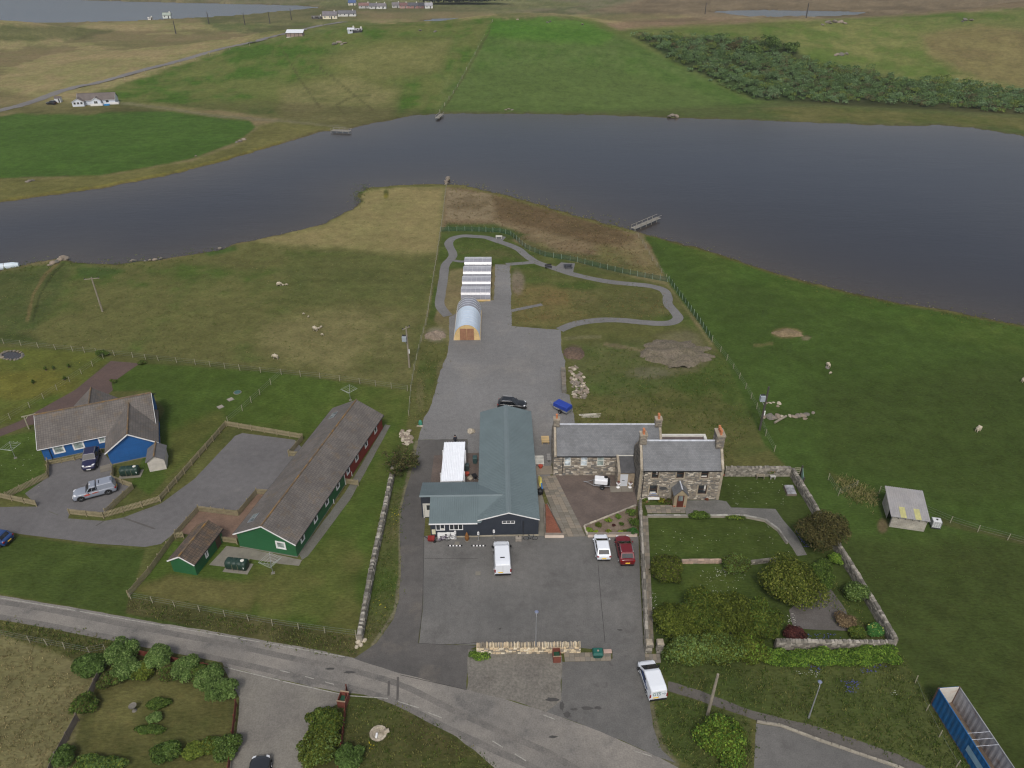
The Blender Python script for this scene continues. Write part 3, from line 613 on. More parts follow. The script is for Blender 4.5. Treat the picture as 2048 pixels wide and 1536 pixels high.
sheet("footpath_road", [(1336,1362),(1400,1381),(1503,1421),(1640,1455),(1795,1508),(1900,1556),(1940,1640),(1860,1560),(1795,1533),(1640,1480),(1510,1440),(1400,1402),(1336,1382)], 0.014, M_sheet("footpath_asphalt", S(88, 84, 80), S(100, 96, 90), 0.2, 7, 0.13), "narrow asphalt footpath below the garden bank", jit=0.1)
sheet("lower_road", [(1512,1447),(1560,1454),(1640,1484),(1795,1537),(1860,1566),(1990,1700),(1500,1700)], 0.012, MAT_PARK, "asphalt parking area behind a pale kerb", jit=0.03)
FR = [(-120,250),(0,222),(60,206),(130,181),(200,165),(280,143),(360,122),(440,99),(500,86),(545,74),(590,63),(650,50),(690,44)]
fr = [T(p.x, p.y) for p in smooth_line([Vector((a, b, 0)) for a, b in FR], 8)]
o = ribbon([(p.x, p.y, p.z) for p in fr], 5.0, 0.12, True).build("far_road", M_sheet("far_asphalt", S(118, 115, 112), S(108, 106, 104), 0.1, 3, 0.1), fix=False); tag(o, "narrow grey road climbing past the far bungalow", kind='structure')
# painted lines, cracks and drain marks
def stripes(name, runs, w, z, mat, label):
 mb = MB()
 for a, b in runs:
  p, q = G(*a), G(*b); d = (q - p).normalized(); n = Vector((-d.y, d.x, 0)) * w / 2
  mb.face([(p + n)[:2] + (z,) if False else (p.x + n.x, p.y + n.y, z), (p.x - n.x, p.y - n.y, z), (q.x - n.x, q.y - n.y, z), (q.x + n.x, q.y + n.y, z)])
 o = mb.build(name, mat, fix=False)
 for poly in o.data.polygons:
  if poly.normal.z < 0: o.data.flip_normals(); break
 tag(o, label, kind='structure')
stripes("edge_line_marking", [((0,1196),(150,1221)),((160,1223),(330,1252)),((340,1254),(520,1284)),((530,1286),(690,1314))], 0.10, 0.020, MAT_LINE, "worn white edge line of the road")
stripes("lower_edge_line_marking", [((456,1336),(560,1361)),((566,1363),(680,1388)),((690,1391),(776,1397)),((796,1403),(838,1416)),((856,1425),(884,1436)),((985,1482),(1006,1495)),((1030,1508),(1052,1522))], 0.10, 0.020, MAT_LINE, "broken white line along the road's lower edge")
stripes("centre_line_marking", [((1087,1430),(1110,1439)),((1268,1502),(1304,1513)),((610,1353),(628,1358)),((560,1341),(580,1346)),((650,1364),(668,1369))], 0.09, 0.026, MAT_LINE, "short faded white road dashes")
MAT_CRACK = M("asphalt_joint", S(58, 56, 54), 0.95, 0.2)
stripes("asphalt_joint_line", [((848,1080),(847,1140)),((847,1140),(845,1214)),((845,1214),(840,1262)),((840,1262),(836,1287)),((836,1287),(900,1290)),((900,1290),(955,1285)),((849,1117),(955,1117)),((1196,1130),(1201,1190)),((1201,1190),(1210,1286)),((800,1350),(934,1380))], 0.05, 0.030, MAT_CRACK, "dark joint in the asphalt")
stripes("patch_line", [((778,1362),(777,1392)),((796,1354),(795,1400)),((208,1042),(192,1052)),((247,1036),(310,1058))], 0.22, 0.026, M("trench_patch", S(84, 81, 78), 0.95, 0.1), "darker trench patch across the road")
STAIN = M("oil_stain", S(70, 68, 66), .8, .15, 1.5)
for k, (u, v, ru, rv) in enumerate([(1175,1417,13,4),(1196,1416,9,4),(1148,1419,8,3),(1124,1412,5,11),(1134,1430,9,7),(1104,1399,16,5),(1106,1474,10,3),(1110,1290,5,3),(1000,1258,4,2),(700,1345,14,3),(660,1338,10,2.5),(1240,1260,6,2.5)]):
 q = random.Random(k); sheet("stain_marking", [(u + ru * math.cos(a) * q.uniform(.6, 1.1), v + rv * math.sin(a) * q.uniform(.6, 1.1)) for a in [i * .45 for i in range(14)]], .0335 + k * .0002, STAIN, "dark stain on the asphalt", jit=0)
RC = [(-60,1205),(0,1213),(102,1230),(205,1250),(308,1270),(444,1296),(581,1326),(700,1351),(800,1381),(900,1430),(1000,1476),(1090,1516),(1180,1570)]
rc = gpath(RC, 6); MAT_WEAR = M_sheet("road_wear", S(114, 110, 105), S(104, 101, 97), 0.5, 7, 0.16, stain=S(84, 83, 81), sscale=0.6, slo=0.55, shi=0.66, samt=0.6)
for k, off in enumerate((-1.25, 0.55)):
 pts = [];
 for i, p in enumerate(rc):
  d = (rc[min(i + 1, len(rc) - 1)] - rc[max(i - 1, 0)]).normalized(); pts.append(Vector((p.x - d.y * off, p.y + d.x * off, 0)))
 tag(ribbon(pts, .62, .0145 + k * .0003).build("wear_marking", MAT_WEAR, fix=False), "darker wheel track worn into the road", kind='structure')
# ================================================================== BUILDINGS
def at_y(u, v, Y):                        # point on the vertical plane y = Y seen at a photo pixel
 x, y, dz = ray(u, v); t = Y / y
 return x * t, CAMH + dz * t
class Face:
 """a wall plane: origin at its foot, ex along the wall, n outwards"""
 def __init__(s, o, ex, n): s.o = Vector(o); s.ex = Vector(ex).normalized(); s.n = Vector(n).normalized()
 def __call__(s, x, z, d=0.0): return s.o + s.ex * x + Vector((0, 0, z)) + s.n * d
def wall(mb, F, W, H, holes=(), reveal=0.12, z0=0.0, x0=0.0):
 xs = sorted({x0, W} | {h[0] for h in holes} | {h[1] for h in holes}); zs = sorted({z0, H} | {h[2] for h in holes} | {h[3] for h in holes})
 for a, b in zip(xs[:-1], xs[1:]):
  for c, d in zip(zs[:-1], zs[1:]):
   if any(h[0] <= a and b <= h[1] and h[2] <= c and d <= h[3] for h in holes): continue
   mb.face([F(a, c), F(b, c), F(b, d), F(a, d)], uv=[(a, c), (b, c), (b, d), (a, d)])
 for a, b, c, d in holes:
  for p, q in (((a, c), (b, c)), ((b, c), (b, d)), ((b, d), (a, d)), ((a, d), (a, c))):
   mb.face([F(*p), F(*q), F(*q, -reveal), F(*p, -reveal)])
def gable(mb, F, W, ze, zr, xr=None):
 xr = W / 2 if xr is None else xr
 mb.face([F(0, ze), F(W, ze), F(xr, zr)], uv=[(0, ze), (W, ze), (xr, zr)])
def window(parent, F, x0, x1, z0, z1, frame, glass, depth=-0.08, fw=0.07, nv=0, nh=0, proud=0.05, blind=None):
 mb = MB(); d0, d1 = depth - 0.0, depth + proud
 def barf(a, b, c, d): mb.hexa([F(a, c, d0), F(b, c, d0), F(b, c, d1), F(a, c, d1), F(a, d, d0), F(b, d, d0), F(b, d, d1), F(a, d, d1)])
 barf(x0, x1, z0, z0 + fw); barf(x0, x1, z1 - fw, z1); barf(x0, x0 + fw, z0 + fw, z1 - fw); barf(x1 - fw, x1, z0 + fw, z1 - fw)
 for k in range(nv):
  xm = x0 + (x1 - x0) * (k + 1) / (nv + 1); barf(xm - fw * .45, xm + fw * .45, z0 + fw, z1 - fw)
 for k in range(nh):
  zm = z0 + (z1 - z0) * (k + 1) / (nh + 1); barf(x0 + fw, x1 - fw, zm - fw * .4, zm + fw * .4)
 o = mb.build("window", frame, parent)
 pm = MB(); pm.face([F(x0 + fw * .5, z0 + fw * .5, d0 + 0.012), F(x1 - fw * .5, z0 + fw * .5, d0 + 0.012), F(x1 - fw * .5, z1 - fw * .5, d0 + 0.012), F(x0 + fw * .5, z1 - fw * .5, d0 + 0.012)])
 pm.build("pane", glass, o)
 if blind:
  bm_ = MB(); a, b, c, d = blind[1]
  bm_.face([F(a, c, d0 + 0.018), F(b, c, d0 + 0.018), F(b, d, d0 + 0.018), F(a, d, d0 + 0.018)]); bm_.build("curtain", blind[0], o)
 return o
def slope(mb, a, b, c, d, th=0.08, uv0=(0, 0)):
 """roof slab: a-b along the eave, c-d along the ridge (c above b)"""
 a, b, c, d = map(Vector, (a, b, c, d)); n = (b - a).cross(d - a).normalized()
 if n.z < 0: n = -n
 L = (b - a).length; Hh = (d - a).length; ex = (b - a).normalized()
 U_ = lambda p: ((p - a).dot(ex) + uv0[0], ((p - a) - ex * (p - a).dot(ex)).length + uv0[1])
 mb.face([a, b, c, d], uv=[U_(p) for p in (a, b, c, d)])
 A, B, C_, D = [p - n * th for p in (a, b, c, d)]
 mb.face([D, C_, B, A], uv=[(0, 0)] * 4)
 for p, q, r, s in ((a, b, B, A), (b, c, C_, B), (c, d, D, C_), (d, a, A, D)): mb.face([p, q, r, s], uv=[(0, 0)] * 4)
 return n
def ribs(mb, a, b, c, d, pitch, w=0.05, h=0.035):
 """raised ribs running down a roof slope a-b (eave) to d-c (ridge)"""
 a, b, c, d = map(Vector, (a, b, c, d)); n = (b - a).cross(d - a).normalized()
 if n.z < 0: n = -n
 L = (b - a).length; k = int(L / pitch); ex = (b - a).normalized()
 for i in range(k + 1):
  t = (i + 0.5) / (k + 1); p = a.lerp(b, t); q = d.lerp(c, t); s = ex * w / 2
  v = [p - s, p + s, q + s, q - s]; v2 = [x + n * h for x in (p - s * .5, p + s * .5, q + s * .5, q - s * .5)]
  mb.face(v2, uv=[(0, 0)] * 4); mb.face([v[0], v[3], v2[3], v2[0]], uv=[(0, 0)] * 4); mb.face([v[1], v[2], v2[2], v2[1]], uv=[(0, 0)] * 4)
STONE_HOUSE = [S(124, 117, 106), S(116, 110, 102), S(136, 128, 116), S(108, 105, 100), S(146, 137, 123), S(112, 105, 96), S(168, 159, 146), S(186, 178, 164), S(102, 100, 96), S(132, 122, 109)]
STONE_DYKE = [S(116, 113, 106), S(128, 124, 116), S(104, 101, 94), S(142, 137, 127), S(92, 89, 82), S(168, 163, 152), S(122, 116, 104)]
STONE_PALE = [S(128, 120, 106), S(138, 128, 112), S(206, 190, 160), S(188, 172, 146), S(216, 204, 180), S(172, 160, 142), S(150, 142, 130), S(198, 178, 148), S(226, 216, 196)]
def stonework(mb, F, W, Hf, holes=(), rh=(0.13, 0.26), ln=(0.22, 0.75), cols=STONE_HOUSE, x0=0.0, z0=0.0, H=None, rnd=None, d=(0.015, 0.05), gap=0.018):
 """coursed rubble standing proud of the mortar; Hf(x) gives the top of the wall at x"""
 r = rnd or RND; z = z0 + 0.02; Hm = H
 while z < Hm - 0.05:
  h = r.uniform(*rh); x = x0 + r.uniform(-0.3, 0)
  while x < W:
   l = r.uniform(*ln) * (0.7 if r.random() < 0.3 else 1); a, b = max(x, x0), min(x + l, W); x += l
   if b - a < 0.08: continue
   top = min(z + h, Hf((a + b) / 2) - 0.01)
   if top - z < 0.05: continue
   for hx0, hx1, hz0, hz1 in holes:      # clip against openings
    if z < hz1 and top > hz0 and a < hx1 and b > hx0:
     if a < hx0 - 0.06: b = hx0
     elif b > hx1 + 0.06: a = hx1
     else: a = b
   if b - a < 0.08: continue
   e = r.uniform(*d); j = lambda: r.uniform(-0.012, 0.012); g = gap / 2
   q = [(a + g + j(), z + g), (b - g + j(), z + g), (b - g + j(), top - g), (a + g + j(), top - g)]
   c = r.choice(cols); k = r.uniform(1.0, 1.22); c = tuple(t * k for t in c)
   base = [mb.add(F(px, pz, 0)) for px, pz in q]; out = [mb.add(F(px, pz, e + j() * .5)) for px, pz in q]
   mb.idx(out, c)
   for i in range(4): mb.idx([base[i], base[(i + 1) % 4], out[(i + 1) % 4], out[i]], c)
  z += h
M_STONE = M("stone_blocks", (0.2, 0.2, 0.2), 0.9, 0.14, 2.5, 14, 0.12, 0.3, 18, attr="col")
M_MORTAR = M("lime_mortar", S(138, 132, 121), 0.95, 0.12, 1.5, 12, 0.1, 0.3)
M_SKEW = M("coping_stone", S(150, 140, 124), 0.9, 0.16, 1.2, 10, 0.1, 0.3, stain=S(196, 188, 172), sscale=1.3, samt=0.5)
M_SLATE = M_brick("slate_roof", S(108, 110, 113), S(98, 100, 103), S(80, 81, 84), 0.27, 0.20, 0.010, 0.6, 0.5, lichen=S(124, 126, 130))
M_TILE = M_brick("concrete_tiles", S(106, 100, 95), S(97, 92, 88), S(80, 76, 73), 0.30, 0.34, 0.022, 0.9, 0.5, 0.0, lichen=S(112, 92, 62))
M_LEAD = M("ridge_lead", S(186, 190, 198), 0.6, 0.16, 2.0, 10, 0.1)
M_POT = M("chimney_clay", S(190, 122, 84), 0.85, 0.18, 4.0)
M_WHITE = M("white_paint", S(222, 222, 222), 0.5, 0.05, 1.5)
M_OFFW = M("off_white_paint", S(206, 204, 196), 0.6, 0.08, 1.5)
M_BROWNF = M("brown_window_frame", S(70, 48, 38), 0.5, 0.12, 2)
M_GL = M_glass("window_glass", (0.028, 0.032, 0.036)); M_GLP = M_glass("pale_window_glass", (0.42, 0.47, 0.50), 0.15); M_GLC = M_glass("frosted_glass", (0.26, 0.31, 0.29), 0.2)
M_NAVY = M("navy_cladding", S(50, 55, 64), 0.7, 0.10, 0.8, 10, 0.07, 0.25, 9)
M_STEEL = M("steel_blue_roof", S(100, 113, 116), 0.6, 0.06, 0.35, 6, 0.03, spec=0.25)
M_DARK = M("black_gutter", S(44, 44, 46), 0.5, 0.1)
M_LACE = M("white_curtain", S(204, 202, 196), 0.9, 0.1, 6)
# ---- the long dark building with steel-blue roof
def dark_building():
 t = thing("workshop_building", "long navy-clad building with steel-blue ribbed metal roof and a wing", "building", (-3.93, 64.83, 0), math.radians(1.3))
 W, L, ze, zr = 7.08, 22.4, 2.72, 3.82; wx, wy, wze, wzr, wry = -5.72, 7.1, 2.45, 3.58, 3.35; px = -7.05
 mb = MB(); Ff = Face((0, 0, 0), (1, 0, 0), (0, -1, 0))
 w3 = (2.75, 4.28, 1.95, 2.42)
 wall(mb, Ff, W, ze, [w3], z0=0.22); gable(mb, Ff, W, ze, zr)
 wall(mb, Face((W, 0, 0), (0, 1, 0), (1, 0, 0)), L, ze); wall(mb, Face((W, L, 0), (-1, 0, 0), (0, 1, 0)), W, ze); gable(mb, Face((W, L, 0), (-1, 0, 0), (0, 1, 0)), W, ze, zr)
 wall(mb, Face((0, L, 0), (0, -1, 0), (-1, 0, 0)), L, ze)
 Fw = Face((wx, -0.06, 0), (1, 0, 0), (0, -1, 0)); wa = (0.62, 1.72, 1.08, 2.2); wb = (2.22, 3.86, 1.12, 2.22)
 wall(mb, Fw, -wx, wze, [wa, wb], z0=0.18)
 Fl = Face((wx, wry, 0), (0, -1, 0), (-1, 0, 0)); wall(mb, Fl, wry + 0.06, wze); mb.face([Fl(0, wze), Fl(wry + 0.06, wze), Fl(0, wzr - 0.02)])
 Fp = Face((px, wry + 0.1, 0), (1, 0, 0), (0, -1, 0)); door = (0.32, 1.2, 0.05, 2.15); wall(mb, Fp, wx - px, wzr - 0.08, [door])
 Fq = Face((px, wy, 0), (0, -1, 0), (-1, 0, 0)); wall(mb, Fq, wy - wry - 0.1, wze); mb.face([Fq(0, wze), Fq(wy - wry - 0.1, wze), Fq(wy - wry - 0.1, wzr - 0.08)])
 wall(mb, Face((0, wy, 0), (-1, 0, 0), (0, 1, 0)), -px, wze)
 mb.build("wall", M_NAVY, t)
 # vertical cover boards on the front gable and wing
 for i in range(24):
  b = MB(); x = 0.15 + i * (W - 0.3) / 23; top = ze + (zr - ze) * (1 - abs(x - W / 2) / (W / 2)) - 0.1
  if w3[0] - 0.15 < x < w3[1] + 0.15: top = w3[2] - 0.08
  b.box(x - 0.03, x + 0.03, -0.022, 0.0, 0.24, top); b.build("cover_board", M_NAVY, t)
 b = MB(); b.box(-0.03, W + 0.03, -0.05, -0.001, 0.0, 0.22); b.box(wx + 1.9, -0.04, -0.11, -0.061, 0.0, 0.2); b.build("plinth", M("pale_plinth", S(158, 150, 132), 0.9, 0.15, 1.2), t)
 r = MB(); o = 0.12; zo = ze - o * (zr - ze) / (W / 2)
 for a in (((-o, -o, zo), (-o, L + o, zo), (W / 2, L + o, zr), (W / 2, -o, zr)), ((W + o, L + o, zo), (W + o, -o, zo), (W / 2, -o, zr), (W / 2, L + o, zr))):
  slope(r, *a); ribs(r, *a, 0.30)
 r.build("roof", M_STEEL, t)
 r = MB(); k = (wzr - wze) / (wry + 0.2); kx = 2.92
 fa = ((wx - .12, -0.28, wze - .02), (0.25, -0.28, wze - .02), (kx, wry, wzr + .03), (wx - .12, wry, wzr + .03)); slope(r, *fa); ribs(r, (wx - .12, -0.28, wze - .02), (0.0, -0.28, wze - .02), (0.0, wry, wzr + .03), (wx - .12, wry, wzr + .03), 0.26)
 ba = ((0.25, wy + .12, wze), (px - .12, wy + .12, wze), (px - .12, wry, wzr + .03), (kx, wry, wzr + .03)); slope(r, *ba); ribs(r, (0.0, wy + .12, wze), (px - .12, wy + .12, wze), (px - .12, wry, wzr + .03), (0.0, wry, wzr + .03), 0.26)
 r.build("roof", M_STEEL, t)
 r = MB(); r.hexa([(W / 2 - .32, -o, zr - .07), (W / 2 + .32, -o, zr - .07), (W / 2 + .32, L + o, zr - .07), (W / 2 - .32, L + o, zr - .07), (W / 2 - .03, -o, zr + .05), (W / 2 + .03, -o, zr + .05), (W / 2 + .03, L + o, zr + .05), (W / 2 - .03, L + o, zr + .05)])
 r.hexa([(px - .1, wry - .22, wzr - .02), (kx, wry - .22, wzr - .02), (kx, wry + .22, wzr - .02), (px - .1, wry + .22, wzr - .02), (px - .1, wry - .03, wzr + .08), (kx, wry - .03, wzr + .08), (kx, wry + .03, wzr + .08), (px - .1, wry + .03, wzr + .08)])
 r.build("ridge_cap", M("ridge_steel", S(107, 119, 122), 0.6, 0.04), t)
 f = MB()
 for a, b_ in (((-o, zo), (W / 2, zr)), ((W + o, zo), (W / 2, zr))):
  f.hexa([(a[0], -o - .03, a[1] - .14), (b_[0], -o - .03, b_[1] - .14), (b_[0], -o - .002, b_[1] - .14), (a[0], -o - .002, a[1] - .14), (a[0], -o - .03, a[1] + .01), (b_[0], -o - .03, b_[1] + .01), (b_[0], -o - .002, b_[1] + .01), (a[0], -o - .002, a[1] + .01)])
 f.build("fascia", M_WHITE, t); f = MB(); f.box(wx - .12, -0.14, -0.40, -0.285, wze - .13, wze - .02); f.build("fascia", M_WHITE, t); f = MB(); f.box(px - .12, wx - .14, wry - 0.06, wry - 0.005, wzr - .16, wzr - .02)
 f.build("fascia", M_WHITE, t)
 window(t, Ff, *w3, M_WHITE, M_GL, fw=0.08, nv=2); window(t, Fw, *wa, M_WHITE, M_GL, fw=0.09, nv=1, blind=(M_LACE, (1.2, 1.62, 1.18, 1.4))); window(t, Fw, *wb, M_WHITE, M_GL, fw=0.09, nv=2)
 d = MB(); d.hexa([Fp(.32, .05, -.06), Fp(1.2, .05, -.06), Fp(1.2, .05, -.1), Fp(.32, .05, -.1), Fp(.32, 2.15, -.06), Fp(1.2, 2.15, -.06), Fp(1.2, 2.15, -.1), Fp(.32, 2.15, -.1)])
 d = d.build("door", M_OFFW, t); g = MB(); g.face([Fp(.62, 1.2, -.05), Fp(1.05, 1.2, -.05), Fp(1.05, 1.95, -.05), Fp(.62, 1.95, -.05)]); g.build("pane", M_GL, d)
 s = MB()
 for a, b_, c, e in ((.18, .31, 0, 2.28), (1.21, 1.3, 0, 2.28), (.31, 1.21, 2.16, 2.28)): s.hexa([Fp(a, c, 0), Fp(b_, c, 0), Fp(b_, c, .03), Fp(a, c, .03), Fp(a, e, 0), Fp(b_, e, 0), Fp(b_, e, .03), Fp(a, e, .03)])
 s.build("door_surround", M_OFFW, t)
 for x in (W * .75,):
  b = MB(); b.tube([(5.25, -.05, 2.4), (5.25, -.05, 0.1)], .04, 6); b.build("downpipe", M_DARK, t)
 n = MB(); n.face([(wx + .14, -.075, .55), (wx + .58, -.075, .55), (wx + .58, -.075, 1.32), (wx + .14, -.075, 1.32)]); n.build("notice_board", M("notice_cream", S(206, 204, 176), 0.7, 0.08), t)
dark_building()
# ---- white-roofed cabin behind the wing
def cabin():
 t = thing("portable_cabin", "white cabin with ribbed white flat roof beside the dark building", "cabin", (-9.02, 72.2, 0), math.radians(1.3))
 w, L, h = 2.86, 8.2, 2.42; mb = MB(); mb.box(.12, w - .12, .1, L - .1, 0, h - .1); mb.build("wall", M("cabin_wall", S(196, 196, 192), .6, .08), t)
 r = MB(); a = ((0, L, h), (0, 0, h), (w, 0, h + .05), (w, L, h + .05)); slope(r, *a, th=.1)
 for i in range(13):
  x = (i + .5) * w / 13; r.hexa([(x - .05, 0, h), (x + .05, 0, h), (x + .05, L, h), (x - .05, L, h), (x - .025, 0, h + .1), (x + .025, 0, h + .1), (x + .025, L, h + .1), (x - .025, L, h + .1)])
 r.build("roof", M("bright_white_metal", S(238, 241, 246), .45, .03), t)
 for x, y in ((-.1, L * .77), (-.12, L * .19), (w + .1, L * .77), (w + .1, L * .22), (w + .1, L * .02)):
  p = MB(); p.box(x - .05, x + .05, y - .05, y + .05, 0, h + .06); p.build("post", M_WHITE, t)
 for a, b in ((.45, .76), (.03, .21)):
  p = MB(); p.box(w + .09, w + .15, L * a, L * b, h - .12, h); p.build("rail", M_WHITE, t)
cabin()
# ---- stone schoolhouse, its link porch and the two-storey stone house
def chimney(parent, x, y, z0, w, d, h, pots, cols=STONE_HOUSE):
 c = MB(); c.box(x - w / 2, x + w / 2, y - d / 2, y + d / 2, z0, z0 + h)
 o = c.build("chimney", M_MORTAR, parent)
 s = MB()
 for F, ww in ((Face((x - w / 2, y - d / 2, z0), (1, 0, 0), (0, -1, 0)), w), (Face((x - w / 2, y + d / 2, z0), (0, -1, 0), (-1, 0, 0)), d), (Face((x + w / 2, y - d / 2, z0), (0, 1, 0), (1, 0, 0)), d)):
  stonework(s, F, ww, lambda q: h, H=h, ln=(.25, .5), cols=cols[:6], rnd=random.Random(5))
 q = s.build("stonework", M_STONE, o, fix=False); q['kind'] = 'stuff'
 k = MB(); k.box(x - w / 2 - .08, x + w / 2 + .08, y - d / 2 - .08, y + d / 2 + .08, z0 + h, z0 + h + .16); k.build("chimney_cap", M_SKEW, o)
 for i in range(pots):
  yy = y + (i - (pots - 1) / 2) * .36; p = MB(); zz = z0 + h + .16
  p.lathe([(.15, zz), (.13, zz + .1), (.12, zz + .5), (.16, zz + .52), (.16, zz + .6), (.1, zz + .6)], (x, yy, 0), 10); p.build("chimney_pot", M_POT, o)
def skews(t, x0, D, ze, zr, w=.3, up=.12, yf=-.12):
 for xx in x0:
  k = MB()
  for y0, y1 in ((yf, D / 2), (D - yf, D / 2)):
   k.hexa([(xx, y0, ze - .15), (xx + w, y0, ze - .15), (xx + w, y1, zr - .15), (xx, y1, zr - .15), (xx, y0, ze + up + .05), (xx + w, y0, ze + up + .05), (xx + w, y1, zr + up + .05), (xx, y1, zr + up + .05)])
  k.build("skew_coping", M_SKEW, t)
def wall_hole(u0, u1, v0, v1, Y, ox):
 x0, z1 = at_y(u0, v0, Y); x1, z0 = at_y(u1, v1, Y); return (x0 - ox, x1 - ox, z0, z1)
def school():
 ox, oy = 5.5, 76.35; t = thing("stone_schoolhouse", "low stone schoolhouse with slate roof and three pale sash windows", "building", (ox, oy, 0))
 W, D, ze, zr = 14.2, 6.3, 3.3, 6.05
 holes = [wall_hole(1128.8, 1141, 916.5, 936, oy, ox), wall_hole(1161.8, 1174, 916.5, 936, oy, ox), wall_hole(1194.5, 1207, 916.5, 936, oy, ox)]
 z1 = ze - .08; holes = [(a, b, 1.55, z1) for a, b, c, d in holes]
 mb = MB(); F = Face((0, 0, 0), (1, 0, 0), (0, -1, 0)); wall(mb, F, W, ze, holes, .16)
 Fl = Face((0, D, 0), (0, -1, 0), (-1, 0, 0)); Fr = Face((W, 0, 0), (0, 1, 0), (1, 0, 0)); Fb = Face((W, D, 0), (-1, 0, 0), (0, 1, 0))
 for f in (Fl, Fr): wall(mb, f, D, ze); gable(mb, f, D, ze, zr)
 wall(mb, Fb, W, ze); mb.build("wall", M_MORTAR, t)
 s = MB(); r = random.Random(3); stonework(s, F, 8.2, lambda x: ze, holes, H=ze, rnd=r)
 stonework(s, Fl, D, lambda x: ze + (zr - ze) * (1 - abs(x - D / 2) / (D / 2)), H=zr, rnd=r, cols=STONE_HOUSE[:6]); q = s.build("stonework", M_STONE, t, fix=False); q['kind'] = 'stuff'
 roof = MB(); g = .34
 slope(roof, (g, -.15, ze - .02), (W - g, -.15, ze - .02), (W - g, D / 2, zr), (g, D / 2, zr)); slope(roof, (W - g, D + .15, ze - .02), (g, D + .15, ze - .02), (g, D / 2, zr), (W - g, D / 2, zr)); ro = roof.build("roof", M_SLATE, t)
 k = MB(); k.tube([(g, D / 2, zr + .02), (W - g, D / 2, zr + .02)], .11, 6); k.build("ridge", M_LEAD, ro)
 gu = MB(); gu.box(g, 8.3, -.24, -.155, ze - .14, ze - .04); gu.build("gutter", M_DARK, t); dp = MB(); dp.tube([(1.15, -.09, ze - .1), (1.15, -.09, 0)], .04, 6); dp.build("downpipe", M_DARK, t)
 skews(t, (0.0, W - .33), D, ze, zr)
 chimney(t, .38, D / 2, zr - .2, .72, .75, 1.05, 1); chimney(t, W - .42, D / 2, zr - .2, .8, .85, 1.05, 2)
 for i, h in enumerate(holes): window(t, F, *h, M_OFFW, M_GLP if i < 2 else M_GLC, -.1, .08, nh=1)
 # link porch with lean-to roof
 a, b, yf = 8.15, 10.3, -2.35; p = MB(); Fp = Face((a, yf, 0), (1, 0, 0), (0, -1, 0)); dr = wall_hole(1241.4, 1254.7, 947, 968, oy + yf, ox); dr = (dr[0] - a, dr[1] - a, 0.06, 2.08)
 wall(p, Fp, b - a, 2.35, [dr], .14); Fs = Face((a, 0, 0), (0, -1, 0), (-1, 0, 0)); p.face([Fs(0, 0), Fs(-yf, 0), Fs(-yf, 2.35), Fs(0, 3.2)])
 po = p.build("porch", M("porch_stone", S(150, 136, 116), .9, .2, 1.6, 8, .15, .3), t)
 s = MB(); stonework(s, Fs, -yf, lambda x: 3.2 - .85 * x / -yf, H=3.2, rnd=r); q = s.build("stonework", M_STONE, po, fix=False); q['kind'] = 'stuff'
 rf = MB(); slope(rf, (a + .28, yf - .12, 2.36), (b, yf - .12, 2.36), (b, -.05, 3.27), (a + .28, -.05, 3.27)); rf.build("porch_roof", M("dark_slate", S(76, 76, 78), .8, .15, 1.5, 8, .1), po)
 k = MB(); k.hexa([(a - .05, yf - .1, 2.1), (a + .27, yf - .1, 2.1), (a + .27, 0, 3.05), (a - .05, 0, 3.05), (a - .05, yf - .1, 2.55), (a + .27, yf - .1, 2.55), (a + .27, -.01, 3.44), (a - .05, -.01, 3.44)]); k.build("skew_coping", M_SKEW, po)
 k = MB(); k.box(a + .1, b, -.13, -.06, 3.3, 3.42); k.build("flashing", M_OFFW, po)
 d = MB(); d.hexa([Fp(dr[0], .06, -.1), Fp(dr[1], .06, -.1), Fp(dr[1], .06, -.05), Fp(dr[0], .06, -.05), Fp(dr[0], 2.08, -.1), Fp(dr[1], 2.08, -.1), Fp(dr[1], 2.08, -.05), Fp(dr[0], 2.08, -.05)])
 d = d.build("door", M("pale_grey_door", S(196, 200, 206), .5, .04), po); l = MB(); l.hexa([Fp(dr[0] + .25, .98, -.05), Fp(dr[0] + .6, .98, -.05), Fp(dr[0] + .6, .98, -.03), Fp(dr[0] + .25, .98, -.03), Fp(dr[0] + .25, 1.06, -.05), Fp(dr[0] + .6, 1.06, -.05), Fp(dr[0] + .6, 1.06, -.03), Fp(dr[0] + .25, 1.06, -.03)]); l.build("letter_box", M_DARK, d)
school()
